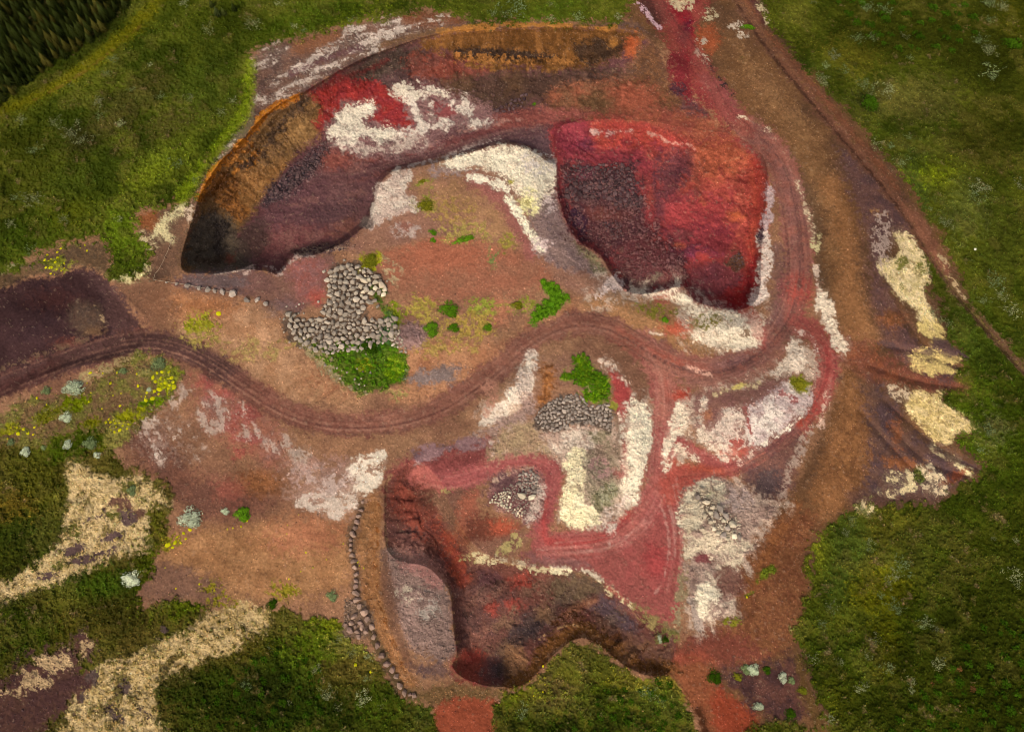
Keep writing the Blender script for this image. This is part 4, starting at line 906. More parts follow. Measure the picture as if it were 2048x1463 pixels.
# south-east white mound
poly([(1365, 1000), (1385, 972), (1420, 958), (1470, 965), (1500, 990), (1530, 1010), (1560, 1010), (1510, 1060), (1500, 1100), (1470, 1130), (1470, 1180), (1440, 1230), (1400, 1240), (1385, 1200), (1370, 1160), (1375, 1090)], (168, 138, 118), s=8, r=6, c2=(146, 114, 98), ms='m', cru=.9, z=G)
poly([(1362, 1030), (1372, 990), (1400, 968), (1430, 965), (1455, 985), (1455, 1010), (1420, 1020), (1400, 1050), (1385, 1075), (1368, 1070)], (222, 202, 168), s=6, r=8, cov=.82, ns='m2', w=.14, c2=(196, 172, 138), ms='m2', cru=1)
ell(1480, 1000, 30, 26, (180, 152, 136), s=10, r=9, cov=.55, ns='m2', w=.2, cru=1)
ell(1425, 990, 14, 12, (178, 168, 128), s=7, r=4, cov=.7)
poly([(1410, 1060), (1450, 1050), (1480, 1080), (1500, 1090), (1485, 1130), (1455, 1140), (1420, 1110), (1375, 1120), (1372, 1095)], (218, 194, 160), s=6, r=8, cov=.7, ns='m2', w=.14, cru=1)
ell(1402, 1115, 16, 12, (126, 70, 66), s=6, r=3)
poly([(1390, 1180), (1420, 1160), (1436, 1190), (1420, 1220), (1400, 1235), (1392, 1210)], (230, 210, 176), s=5, r=6, cov=.92, ns='m2', w=.12, cru=1)
line([(1382, 1195), (1390, 1230), (1400, 1255)], 12, (172, 148, 130), s=6, r=6, cov=.6, ns='m2', cru=1)
line([(1420, 1240), (1440, 1220), (1458, 1205)], 10, (206, 180, 152), s=5, r=6, cov=.55, ns='f', cru=.8)
line([(1410, 1150), (1440, 1160), (1440, 1120)], 14, (200, 176, 146), s=6, r=7, cov=.5, ns='f', cru=.8)
poly([(1440, 1130), (1480, 1140), (1490, 1180), (1450, 1190), (1430, 1170)], (106, 64, 52), s=10, op=.8)
line([(1365, 1150), (1360, 1200), (1350, 1250)], 20, (142, 120, 88), s=9, r=5, cov=.7, ns='f')

# --- meadows (plants cover the ground)
poly(MEADOW_NORTH, (74, 78, 19), sm=3, s=7, r=9, c2=(54, 62, 13), ms='c', veg=1, z=M)
poly(MEADOW_EAST, (73, 75, 18), sm=3, s=7, r=10, c2=(54, 61, 12), ms='c', veg=1, z=M)
poly(MEADOW_WEST, (66, 66, 16), sm=3, s=6, r=8, c2=(84, 72, 28), ms='c', veg=.95, z=M)
poly(MEADOW_SOUTH, (90, 84, 26), sm=3, s=5, r=6, c2=(76, 68, 30), ms='m', veg=.8, z=M)
# north: tracks, bright fringes, dark scrub
line([(-160, 330), (-20, 240), (60, 195), (140, 150), (200, 108), (260, 60), (310, 8), (350, -60)], 24, (94, 88, 12), s=12, op=.9, veg=.8)
line([(60, 205), (150, 155), (210, 112), (280, 52)], 4, (110, 84, 30), s=3, op=.6, cov=.6)
poly([(-300, -500), (330, -300), (262, -4), (235, 38), (190, 74), (140, 104), (90, 138), (40, 174), (-20, 210), (-300, 380)], (30, 32, 8), s=8, r=4, veg=.9)
line([(40, 190), (110, 150), (190, 90), (255, 20)], 14, (44, 48, 12), s=8, op=.8, veg=.9)
line([(500, 130), (492, 215), (462, 262), (428, 305), (395, 350), (362, 395)], 22, (104, 116, 18), s=13, r=8, op=.85, cov=.8, ns='m', w=.3, veg=1)
for c, cc in (((330, 320, 70, 26), (84, 92, 22)), ((250, 470, 40, 60), (84, 98, 18)), ((300, 350, 50, 20), (88, 94, 18)), ((120, 430, 60, 30), (70, 72, 12)), ((150, 350, 90, 40), (50, 58, 14)), ((260, 200, 80, 40), (58, 54, 22)),
              ((450, 60, 60, 40), (40, 46, 10)), ((700, 20, 90, 18), (62, 74, 14)), ((580, 40, 60, 20), (58, 72, 12)), ((1100, 25, 110, 18), (70, 84, 18)), ((700, 50, 40, 8), (92, 98, 16)), ((60, 470, 60, 40), (54, 66, 12)),
              ((320, 470, 30, 50), (96, 104, 26)), ((400, 180, 70, 60), (56, 64, 16)), ((180, 270, 80, 24), (64, 58, 24)), ((330, 250, 60, 20), (66, 58, 26))):
    ell(*c, tuple(min(255, x * 1.12) for x in cc), ang=-28, s=18, r=14, op=.75, c2=tuple(int(x * .9) for x in cc), ms='m', veg=1, on_veg=True)
# east
for c, cc in (((1800, 60, 150, 55), (38, 40, 8)), ((1960, 90, 90, 80), (38, 40, 8)), ((1600, 40, 50, 60), (76, 76, 20)), ((1700, 120, 60, 40), (86, 78, 22)), ((1820, 200, 110, 50), (84, 78, 32)), ((2030, 30, 30, 40), (82, 76, 6)),
              ((1640, 140, 40, 16), (48, 58, 16)), ((1735, 205, 24, 24), (36, 42, 14)), ((1770, 260, 60, 16), (54, 62, 14)), ((1900, 300, 110, 40), (66, 66, 20)), ((1980, 260, 70, 90), (50, 48, 12)), ((1830, 370, 36, 60), (56, 66, 24)),
              ((1870, 350, 40, 20), (92, 98, 12)), ((2000, 480, 60, 90), (58, 62, 16)), ((1930, 420, 40, 60), (76, 78, 30)), ((1990, 700, 60, 60), (54, 64, 14)), ((1930, 660, 40, 60), (64, 74, 20)), ((1960, 850, 60, 90), (62, 76, 12)),
              ((2020, 900, 60, 130), (46, 56, 8)), ((1990, 860, 24, 30), (80, 80, 38)), ((1720, 1080, 70, 50), (62, 70, 22)), ((1790, 1060, 60, 40), (84, 78, 22)), ((1640, 1110, 14, 26), (98, 98, 22)), ((1690, 1160, 40, 60), (52, 62, 18)),
              ((1760, 1180, 60, 50), (84, 80, 12)), ((1850, 1100, 60, 50), (60, 62, 18)), ((1780, 1280, 40, 100), (70, 68, 8)), ((1850, 1250, 60, 60), (48, 56, 8)), ((1950, 1120, 80, 60), (48, 54, 8)), ((1960, 1300, 120, 120), (34, 38, 6)),
              ((1820, 1420, 120, 50), (34, 40, 6)), ((1680, 1380, 40, 70), (58, 60, 10)), ((1960, 1010, 70, 50), (50, 58, 10)), ((2020, 1180, 40, 60), (42, 48, 8)), ((1690, 1300, 50, 40), (48, 58, 10)), ((2030, 1400, 60, 80), (24, 28, 4)), ((1830, 1330, 60, 40), (44, 48, 8))):
    ell(*c, tuple(min(255, x * 1.14) for x in cc), s=20, r=16, op=.8, c2=tuple(int(x * .9) for x in cc), ms='m', veg=1, on_veg=True)
# cream moss and the purple gullies through it, east slope
poly([(1785, 465), (1818, 468), (1835, 490), (1855, 530), (1858, 560), (1845, 575), (1852, 600), (1868, 630), (1878, 660), (1862, 665), (1840, 640), (1830, 615), (1800, 595), (1775, 560), (1760, 540), (1758, 520), (1790, 515), (1800, 495)], CREAM, s=6, r=9, cov=.86, ns='m', w=.12, c2=(214, 186, 126), ms='f', cru=.7, veg=.1)
for c in ((1800, 525, 12, 14), (1805, 578, 8, 9), (1840, 540, 10, 16)):
    ell(*c, (120, 112, 54), s=6, r=6, cov=.6, ns='f', veg=.5)
ell(1765, 480, 20, 50, (170, 142, 124), s=9, r=8, cov=.32, ns='f', w=.12)
poly([(1835, 645), (1875, 640), (1885, 670), (1860, 675)], (212, 182, 112), s=5, r=7, cov=.75, ns='m2', w=.12, cru=.7)
poly([(1815, 720), (1840, 695), (1880, 700), (1925, 715), (1895, 730), (1905, 745), (1860, 748), (1835, 740)], (214, 182, 112), s=5, r=8, cov=.78, ns='s150', w=.12, cru=.7)
poly([(1815, 800), (1835, 778), (1860, 790), (1885, 780), (1880, 805), (1920, 825), (1948, 855), (1915, 865), (1900, 885), (1870, 880), (1840, 850), (1815, 820)], (230, 198, 138), s=6, r=9, cov=.84, ns='m', w=.12, c2=(208, 178, 112), ms='f', cru=.7)
poly([(1775, 770), (1815, 775), (1820, 795), (1790, 795)], (206, 176, 140), s=5, r=6, cov=.45, ns='f')
line([(1870, 895), (1910, 920), (1945, 945)], 12, (214, 188, 136), s=5, r=7, cov=.5, ns='s150', w=.12)
poly([(1840, 930), (1870, 935), (1895, 985), (1860, 990), (1840, 965)], (216, 188, 146), s=5, r=8, cov=.55, ns='f', cru=.7)
for c in ((1820, 965, 16, 18), (1785, 955, 16, 12), (1780, 985, 14, 6), (1730, 1015, 14, 12)):
    ell(*c, (212, 186, 136), s=5, r=7, cov=.5, ns='f')
ell(1838, 950, 10, 12, (60, 70, 26), s=5, r=4, veg=1)
for P in ([(1790, 690), (1850, 700), (1925, 712)], [(1760, 690), (1830, 690), (1880, 690)], [(1820, 850), (1880, 900), (1950, 935)], [(1870, 680), (1905, 700), (1930, 712)]):
    line(P, 8, (90, 66, 62), s=5, r=6, cov=.7, ns='m2', op=.8)
line([(1780, 715), (1850, 757), (1935, 774)], 10, (112, 64, 48), s=8, r=6, op=.7)

# dark scrub and forest floor, with some vignette darkening painted into the corners
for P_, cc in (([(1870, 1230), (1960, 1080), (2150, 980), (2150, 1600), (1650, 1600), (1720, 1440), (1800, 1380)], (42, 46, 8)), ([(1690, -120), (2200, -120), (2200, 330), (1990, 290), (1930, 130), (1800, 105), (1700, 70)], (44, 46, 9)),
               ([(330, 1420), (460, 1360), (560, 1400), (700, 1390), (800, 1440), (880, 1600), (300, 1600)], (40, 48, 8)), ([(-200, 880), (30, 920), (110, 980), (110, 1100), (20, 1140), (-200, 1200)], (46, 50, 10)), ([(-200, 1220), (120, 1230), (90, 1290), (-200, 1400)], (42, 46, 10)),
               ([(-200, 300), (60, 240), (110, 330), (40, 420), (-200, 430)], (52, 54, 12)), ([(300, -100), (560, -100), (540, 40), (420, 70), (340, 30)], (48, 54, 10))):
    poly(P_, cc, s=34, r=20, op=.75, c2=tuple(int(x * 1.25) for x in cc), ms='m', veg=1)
# the dirt track, cut through the turf
line(DIRT_PATH[:9], 20, (118, 78, 54), s=7, r=6, c2=(102, 68, 50), ms='f', z=D_)
line(DIRT_PATH[7:], 15, (110, 82, 56), s=6, r=7, c2=(96, 70, 46), ms='f', z=D_)
line(offset(DIRT_PATH[8:], 2), 5, (120, 98, 52), sm=1, s=4, r=4, cov=.6, ns='f', veg=.5)
line(DIRT_PATH[2:9], 14, (114, 72, 53), s=7, r=4, op=.6)
line(offset(DIRT_PATH, 5), 4, (70, 44, 34), sm=1, s=2.5, op=.7, cov=.85, ns='m2', w=.3)
line(offset(DIRT_PATH, -4), 3, (88, 56, 42), sm=1, s=2.5, op=.5)
poly([(1800, 400), (1835, 425), (1870, 480), (1900, 540), (1880, 540), (1845, 490), (1815, 440)], (116, 74, 54), s=7, r=3, z=D_)
line([(1880, 510), (1910, 570), (1930, 595)], 9, (166, 138, 100), s=5, r=5, cov=.5, ns='f')

# --- west: yellow-green verge, cream moss fields
poly([(60, 800), (160, 780), (240, 730), (300, 715), (350, 735), (345, 790), (280, 840), (240, 890), (200, 900), (120, 890), (60, 890), (-40, 900), (-40, 850)], (112, 84, 56), s=10, r=8, c2=(104, 96, 44), ms='m2', veg=.45, z=G)
for c, cc in (((150, 808, 26, 18), (104, 112, 12)), ((92, 832, 30, 16), (100, 98, 14)), ((300, 805, 34, 12), (98, 118, 10)), ((250, 835, 40, 14), (136, 132, 20)), ((180, 845, 24, 14), (124, 118, 20)), ((330, 765, 20, 22), (150, 150, 24)),
              ((200, 880, 40, 20), (92, 92, 18)), ((110, 885, 60, 14), (86, 90, 22)), ((20, 860, 20, 12), (130, 124, 26)), ((230, 870, 26, 26), (140, 128, 60)), ((300, 730, 26, 12), (138, 124, 70)), ((150, 890, 60, 24), (66, 78, 12)),
              ((278, 712, 14, 8), (110, 106, 44)), ((345, 745, 16, 16), (128, 128, 40))):
    ell(*c, cc, ang=-25, s=8, r=9, cov=.8, ns='f', w=.2, c2=tuple(int(x * .8) for x in cc), ms='f', veg=.8)
ell(200, 740, 60, 10, (150, 126, 84), ang=-22, s=7, r=6, cov=.5, ns='f')
MOSS = (208, 176, 124)
poly([(135, 925), (165, 928), (190, 945), (235, 955), (280, 950), (330, 990), (345, 1012), (300, 1015), (296, 1050), (300, 1100), (250, 1110), (200, 1130), (160, 1150), (100, 1170), (40, 1190), (-60, 1240), (-60, 1200), (30, 1150), (90, 1110), (120, 1070), (135, 1000)],
     MOSS, s=9, r=14, cov=.76, ns='m', w=.12, c2=(184, 152, 98), ms='f', veg=.15, cru=.8, z=G)
poly([(225, 985), (270, 1000), (285, 1030), (250, 1020), (205, 1015)], (104, 72, 56), s=8, r=8, cov=.8, ns='m2')
for c in ((185, 1035, 26, 8), (220, 1075, 20, 7), (150, 1100, 30, 9), (255, 1035, 14, 16), (170, 1118, 36, 8), (95, 1150, 26, 8), (205, 1105, 20, 6)):
    ell(*c, (92, 70, 64), ang=-15, s=5, r=8, cov=.75, ns='f')
for c in ((150, 1060, 16, 12), (260, 970, 18, 12), (225, 1030, 10, 8), (120, 1130, 16, 8), (300, 1080, 14, 12)):
    ell(*c, (96, 90, 40), s=6, r=7, cov=.6, ns='f', veg=.6)
poly([(420, 1225), (470, 1200), (530, 1215), (540, 1250), (520, 1275), (470, 1300), (400, 1325), (360, 1345), (320, 1370), (310, 1420), (330, 1500), (100, 1520), (130, 1440), (150, 1390), (200, 1330), (260, 1310), (320, 1280), (370, 1260)],
     (200, 168, 116), s=10, r=14, cov=.72, ns='m', w=.12, c2=(168, 138, 84), ms='f', veg=.2, cru=.8, z=G)
poly([(130, 1290), (170, 1270), (190, 1300), (160, 1330), (180, 1370), (130, 1420), (60, 1470), (-60, 1500), (-60, 1390), (20, 1350), (80, 1310)], (84, 56, 46), s=12, r=16, c2=(68, 44, 40), ms='m2', z=G)
poly([(130, 1285), (175, 1275), (185, 1300), (100, 1370), (40, 1400), (-40, 1400), (20, 1360), (80, 1310)], (172, 140, 100), s=7, r=10, cov=.42, ns='s150', w=.12, cru=.8)
for c in ((250, 1370, 10, 18), (165, 1390, 12, 14), (235, 1430, 24, 8), (290, 1425, 14, 7), (330, 1260, 12, 10), (190, 1350, 10, 16)):
    ell(*c, (84, 66, 58), ang=40, s=5, r=7, cov=.7, ns='f')
for c, cc in (((60, 970, 70, 60), (66, 62, 16)), ((60, 1080, 80, 50), (46, 52, 12)), ((220, 1170, 70, 36), (46, 60, 10)), ((120, 1250, 90, 34), (66, 58, 16)), ((50, 1260, 60, 40), (44, 54, 8)), ((250, 1230, 60, 40), (58, 54, 16)), ((355, 1215, 46, 18), (70, 78, 10)),
              ((300, 1080, 20, 60), (76, 74, 16)), ((20, 1010, 40, 20), (92, 74, 22)), ((420, 1380, 90, 50), (38, 46, 8)), ((560, 1330, 70, 60), (44, 54, 10)), ((640, 1290, 70, 40), (66, 78, 12)), ((600, 1420, 120, 40), (30, 40, 6)),
              ((480, 1290, 40, 20), (70, 62, 16)), ((720, 1330, 40, 30), (90, 76, 30)), ((760, 1400, 50, 40), (52, 62, 10)), ((90, 1430, 40, 30), (52, 52, 12)), ((380, 1310, 30, 20), (60, 44, 14)), ((680, 1250, 24, 14), (112, 116, 20)),
              ((700, 1290, 30, 16), (110, 104, 40)), ((530, 1380, 60, 40), (36, 42, 10)), ((840, 1420, 26, 20), (60, 66, 20)), ((300, 1140, 26, 40), (72, 80, 12)), ((20, 1130, 40, 30), (52, 54, 12))):
    ell(*c, tuple(min(255, x * 1.15) for x in cc), s=16, r=14, op=.85, c2=tuple(int(x * .92) for x in cc), ms='m', veg=1, on_veg=True)
for c in ((330, 1080, 12, 20), (350, 1075, 12, 10), (420, 1175, 30, 14), (450, 1200, 30, 16), (570, 1180, 30, 20)):
    ell(*c, (134, 118, 34), s=7, r=8, cov=.5, ns='f', veg=.7)
# south tongue
for c, cc in (((1180, 1340, 60, 30), (88, 88, 26)), ((1150, 1300, 30, 16), (104, 96, 34)), ((1100, 1380, 60, 26), (96, 76, 40)), ((1020, 1400, 30, 20), (74, 84, 12)), ((1060, 1440, 60, 30), (60, 66, 16)), ((1220, 1400, 70, 36), (64, 78, 10)), ((1330, 1410, 60, 50), (58, 74, 10)),
              ((1200, 1450, 120, 24), (46, 58, 8)), ((1270, 1360, 40, 12), (112, 104, 26)), ((1050, 1385, 40, 14), (92, 92, 18))):
    ell(*c, cc, s=12, r=12, op=.9, c2=tuple(int(x * .8) for x in cc), ms='m', veg=1, on_veg=True)

poly([(1086, 562), (1104, 566), (1120, 578), (1136, 592), (1130, 608), (1112, 624), (1090, 636), (1066, 646), (1060, 636), (1074, 618), (1090, 606), (1098, 590), (1088, 578)], (92, 138, 22), s=5, r=4, c2=(80, 120, 18), ms='f', veg=.3)
# shade under and between the boulders, painted into the ground colour
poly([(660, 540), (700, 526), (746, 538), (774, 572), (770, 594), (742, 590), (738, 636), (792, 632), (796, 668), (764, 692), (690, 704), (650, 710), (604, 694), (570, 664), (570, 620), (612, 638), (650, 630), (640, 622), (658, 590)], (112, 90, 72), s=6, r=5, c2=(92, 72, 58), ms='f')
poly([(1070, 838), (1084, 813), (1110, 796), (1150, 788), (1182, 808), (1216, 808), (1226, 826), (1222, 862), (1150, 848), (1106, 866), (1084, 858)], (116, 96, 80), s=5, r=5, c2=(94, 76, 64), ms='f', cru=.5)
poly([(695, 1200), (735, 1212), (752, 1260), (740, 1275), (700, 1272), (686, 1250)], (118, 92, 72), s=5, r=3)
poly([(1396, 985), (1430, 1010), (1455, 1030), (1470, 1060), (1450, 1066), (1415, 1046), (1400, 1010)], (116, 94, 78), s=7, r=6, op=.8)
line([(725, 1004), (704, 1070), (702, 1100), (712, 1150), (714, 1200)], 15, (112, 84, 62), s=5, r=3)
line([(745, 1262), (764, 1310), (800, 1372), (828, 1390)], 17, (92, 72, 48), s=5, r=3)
# --- grass, moss and herbs on the bare ground
GREEN, LIME = (86, 132, 12), (112, 138, 26)
for c, cc, cv in (((850, 410, 20, 16), (142, 136, 52), .8), ((843, 365, 12, 8), (138, 134, 50), .8), ((930, 465, 56, 22), (160, 136, 72), .45), ((1015, 485, 16, 18), (150, 130, 58), .7), ((985, 515, 10, 16), (118, 120, 66), .7), ((900, 420, 50, 30), (164, 128, 72), .22),
                  ((740, 525, 20, 18), (152, 146, 26), .85), ((785, 540, 16, 30), (178, 150, 110), .5), ((395, 650, 36, 22), (146, 138, 34), .7), ((400, 680, 40, 16), (160, 136, 70), .5), ((850, 620, 40, 26), (166, 142, 64), .7), ((960, 615, 30, 20), (140, 140, 52), .7),
                  ((940, 650, 50, 30), (166, 136, 64), .5), ((880, 690, 60, 22), (164, 132, 70), .5), ((1045, 612, 26, 12), (132, 128, 46), .6), ((790, 635, 22, 28), (118, 124, 26), .8), ((560, 690, 20, 10), (150, 126, 70), .5), ((790, 785, 30, 12), (160, 136, 80), .5),
                  ((1310, 620, 40, 14), (128, 116, 44), .5), ((1420, 645, 30, 14), (132, 116, 60), .4), ((500, 700, 60, 24), (170, 138, 84), .3)):
    ell(*c, cc, s=9, r=9, cov=cv, ns='f', w=.25, c2=tuple(int(x * .88) for x in cc), ms='f', veg=.6)
poly([(745, 580), (765, 575), (770, 620), (790, 640), (800, 690), (815, 715), (812, 760), (780, 775), (740, 785), (690, 770), (640, 720), (610, 680), (650, 690), (690, 680), (720, 690), (775, 660), (760, 620)], (80, 98, 26), s=7, r=6, c2=(60, 82, 22), ms='m', veg=1)
ell(790, 735, 22, 24, (104, 128, 16), s=9, r=6, cov=.9, ns='m', veg=1)
ell(735, 730, 22, 14, (120, 124, 20), s=9, r=6, cov=.8, ns='m', veg=1)
ell(735, 690, 28, 20, (46, 74, 24), s=7, r=5, veg=1)
ell(772, 660, 14, 26, (62, 94, 48), s=8, r=5, veg=1)
poly([(600, 675), (640, 690), (690, 760), (740, 785), (700, 780), (640, 740)], (150, 130, 92), s=7, r=8, cov=.6, ns='f', cru=.5, veg=.3)
ell(820, 672, 32, 27, (150, 116, 106), s=8, r=3, c2=(138, 104, 94), ms='f', cru=.7)
ell(888, 748, 30, 18, (136, 114, 104), ang=-15, s=9, r=6, c2=(122, 100, 90), ms='f', cru=.4)
ell(842, 758, 22, 13, (134, 112, 102), s=8, r=6, cru=.4)
line([(838, 755), (890, 752)], 16, (134, 112, 102), r=5, s=7, op=.8)
poly([(1145, 715), (1170, 708), (1185, 735), (1215, 755), (1220, 790), (1195, 805), (1165, 800), (1158, 770), (1125, 755), (1128, 742), (1150, 742)], (104, 134, 14), s=6, r=5, c2=(84, 116, 10), ms='m', veg=1)
ell(1180, 775, 9, 9, (150, 140, 80), s=6, r=4, cov=.6)
ell(1225, 812, 9, 14, (140, 130, 52), s=6, r=4, cov=.7, veg=.6)
ell(1600, 768, 19, 19, (132, 124, 34), s=7, r=5, c2=(112, 108, 30), ms='f', veg=.8)
poly([(1520, 1145), (1545, 1130), (1552, 1140), (1530, 1158), (1510, 1165)], (86, 92, 22), s=5, r=4, veg=.9)
ell(1500, 1188, 18, 4, (90, 84, 28), ang=-30, s=4, r=4, cov=.7, veg=.7)
ell(1465, 1243, 13, 8, (116, 108, 32), s=5, r=5, cov=.7, ns='f', veg=.8)
ell(1330, 1275, 20, 14, (110, 100, 54), s=7, r=5, cov=.7, ns='f', veg=.6)
ell(1565, 1455, 60, 12, (56, 60, 12), s=6, r=5, veg=1)
ell(1485, 118, 0.1, 0.1, (70, 70, 30))
ell(1500, 52, 24, 10, (70, 78, 12), ang=15, s=6, r=5, op=0.0, veg=0)
line([(1335, 1355), (1370, 1400)], 14, (116, 100, 34), s=6, r=5, cov=.6, veg=.7)

# overall mottling: damp and dry patches, coarse and fine gravel
mott = np.exp(0.07 * field('c2') + 0.05 * field('m2'))
ALB *= np.clip(mott, 0.7, 1.35)[..., None]
spk = rank(field('f2'))
peb = (spk > 0.965) & (VEG < 0.3)
ALB[peb] = ALB[peb] * 0.75 + alb((206, 170, 136)) * 0.15
dark = (rank(0.7 * field('f') + 0.7 * field('f2')) > 0.9) & (CRU > 0.5)
ALB[dark] *= 0.72
# layered rock and rain gullies on the dug faces
fc = np.clip(4 * PIT_T * (1 - PIT_T), 0, 1) * (PIT_T < .97) * (ZON == Q)
strata = noise1(PIT_T * 16 + 0.8 * field('m2') + 0.35 * field('c2'), 77) - .5
rill = noise1(PIT_S / .9 + .5 * field('f'), 78) * .6 + noise1(PIT_S / .42, 79) * .4 - .5
ALB *= np.exp(fc * (0.55 * strata * (PIT_T < .6) + 0.55 * rill))[..., None]
# heath: straw, moss and bare spots through the green
st = VEG * sstep(.62, .92, rank(.8 * field('c2') + .5 * field('m')))
ALB[:] = ALB * (1 - .20 * st[..., None]) + alb((112, 98, 42)) * (.20 * st[..., None])
dk = VEG * sstep(.66, .9, rank(.7 * field('c') + .6 * field('m2')))
ALB *= (1 - .26 * dk)[..., None]
br = VEG * sstep(.955, .99, rank(.8 * field('m') + .5 * field('f')))
ALB[:] = ALB * (1 - .7 * br[..., None]) + alb((104, 84, 54)) * (.7 * br[..., None])
ALB *= (1 + .12 * VEG)[..., None]
VEG *= 1 - .7 * br
# fine runoff lines and darker crumbs on bare soil
cr_ = (1 - VEG) * (ZON != R_) * sstep(.90, .97, 1 - np.abs(2 * rank(field('m')) - 1)) * sstep(.3, .7, rank(field('c2')))
ALB *= (1 - .18 * cr_)[..., None]
np.clip(ALB, 0.002, 0.88, out=ALB)
# ------------------------------------------------------------------ micro relief and the ground mesh
HGT += CRU * (0.05 * field('m2') + 0.03 * field('f2')) + 0.02 * field('f2') + 0.03 * field('m2')
HGT += VEG * (0.10 * field('f') + 0.10 * field('m'))
edge = (US[None, :] < -60) | (US[None, :] > 2108) | (VS[:, None] < -70) | (VS[:, None] > 1533)
HGT[edge] *= 0.6
TX, TY, TZ = unproject(U.astype(np.float64), V.astype(np.float64), HGT.astype(np.float64))
cx = (TX[:-1, 1:] - TX[:-1, :-1]) * (TY[1:, :-1] - TY[:-1, :-1]) - (TY[:-1, 1:] - TY[:-1, :-1]) * (TX[1:, :-1] - TX[:-1, :-1])
print('TERRAIN', U.shape, 'undercut quads', int((cx > 0).sum()), 'z', HGT.min(), HGT.max())

def bil(A, u, v):
    i = np.clip(np.searchsorted(US, u) - 1, 0, NU - 2)
    j = np.clip(np.searchsorted(VS, v) - 1, 0, NV - 2)
    s = (u - US[i]) / (US[i + 1] - US[i])
    t = (v - VS[j]) / (VS[j + 1] - VS[j])
    if A.ndim == 3:
        s, t = np.asarray(s)[..., None], np.asarray(t)[..., None]
    return (A[j, i] * (1 - s) + A[j, i + 1] * s) * (1 - t) + (A[j + 1, i] * (1 - s) + A[j + 1, i + 1] * s) * t

def at(u, v):
    """ground point under photo pixel (u, v)"""
    return np.array([bil(TX, u, v), bil(TY, u, v), bil(TZ, u, v)]).T

def px2m(v):
    """metres per photo pixel across, at level ground on row v"""
    a, b = unproject(1024.0, v, 0.0), unproject(1025.0, v, 0.0)
    return b[0] - a[0]

# --- material of all ground: colour comes from the layers; grain and relief are procedural
def new_mat(name):
    m = bpy.data.materials.new(name)
    m.use_nodes = True
    n = m.node_tree
    n.nodes.clear()
    out = n.nodes.new('ShaderNodeOutputMaterial')
    b = n.nodes.new('ShaderNodeBsdfPrincipled')
    n.links.new(b.outputs[0], out.inputs[0])
    b.inputs['Specular IOR Level'].default_value = 0.0
    b.inputs['Roughness'].default_value = 0.95
    return m, n, b

def N(n, t, **k):
    x = n.nodes.new(t)
    for a, v in k.items():
        if a in x.inputs:
            x.inputs[a].default_value = v
        else:
            setattr(x, a, v)
    return x

gm, n, b = new_mat('ground_gravel')
at_c = N(n, 'ShaderNodeAttribute', attribute_name='col')
at_m = N(n, 'ShaderNodeAttribute', attribute_name='mix')
tc = N(n, 'ShaderNodeTexCoord')
sep = N(n, 'ShaderNodeSeparateColor')
n.links.new(at_m.outputs['Color'], sep.inputs[0])
n1 = N(n, 'ShaderNodeTexNoise', Scale=2.6, Detail=6.0, Roughness=0.75)
n2 = N(n, 'ShaderNodeTexVoronoi', Scale=3.2)
n.links.new(tc.outputs['Object'], n1.inputs['Vector'])
n.links.new(tc.outputs['Object'], n2.inputs['Vector'])
mr = N(n, 'ShaderNodeMapRange')
for a, v in zip((1, 2, 3, 4), (0.3, 0.7, 0.74, 1.26)):
    mr.inputs[a].default_value = v
n.links.new(n1.outputs[0], mr.inputs[0])
mr2 = N(n, 'ShaderNodeMapRange')
for a, v in zip((1, 2, 3, 4), (0.0, 1.0, 0.88, 1.12)):
    mr2.inputs[a].default_value = v
sp2 = N(n, 'ShaderNodeSeparateColor')
n.links.new(n2.outputs['Color'], sp2.inputs[0])
n.links.new(sp2.outputs[0], mr2.inputs[0])
mu = N(n, 'ShaderNodeMath', operation='MULTIPLY')
n.links.new(mr.outputs[0], mu.inputs[0])
n.links.new(mr2.outputs[0], mu.inputs[1])
vm = N(n, 'ShaderNodeVectorMath', operation='SCALE')
n.links.new(at_c.outputs['Color'], vm.inputs[0])
n.links.new(mu.outputs[0], vm.inputs['Scale'])
n.links.new(vm.outputs[0], b.inputs['Base Color'])
bp = N(n, 'ShaderNodeBump', Strength=0.3, Distance=0.1)
n.links.new(n1.outputs[0], bp.inputs['Height'])
bp2 = N(n, 'ShaderNodeBump', Distance=0.12)
n3 = N(n, 'ShaderNodeTexVoronoi', Scale=3.4, feature='F1')
n.links.new(tc.outputs['Object'], n3.inputs['Vector'])
n.links.new(n3.outputs['Distance'], bp2.inputs['Height'])
hb = N(n, 'ShaderNodeMath', operation='MULTIPLY')
hb.inputs[1].default_value = 0.4
n.links.new(sep.outputs[1], hb.inputs[0])
n.links.new(hb.outputs[0], bp2.inputs['Strength'])
n.links.new(bp.outputs[0], bp2.inputs['Normal'])
n.links.new(bp2.outputs[0], b.inputs['Normal'])

def mesh_np(name, co, quads, size=4):
    me = bpy.data.meshes.new(name)
    nq = len(quads)
    me.vertices.add(len(co))
    me.vertices.foreach_set('co', np.ascontiguousarray(co, dtype=np.float32).ravel())
    me.loops.add(nq * size)
    me.loops.foreach_set('vertex_index', np.ascontiguousarray(quads, dtype=np.int32).ravel())
    me.polygons.add(nq)
    me.polygons.foreach_set('loop_start', np.arange(0, nq * size, size, dtype=np.int32))
    me.update(calc_edges=True)
    return me

def set_attr(me, name, rgb):
    a = me.color_attributes.new(name, 'FLOAT_COLOR', 'POINT')
    full = np.ones((len(rgb), 4), np.float32)
    full[:, :rgb.shape[1]] = rgb
    a.data.foreach_set('color', full.ravel())

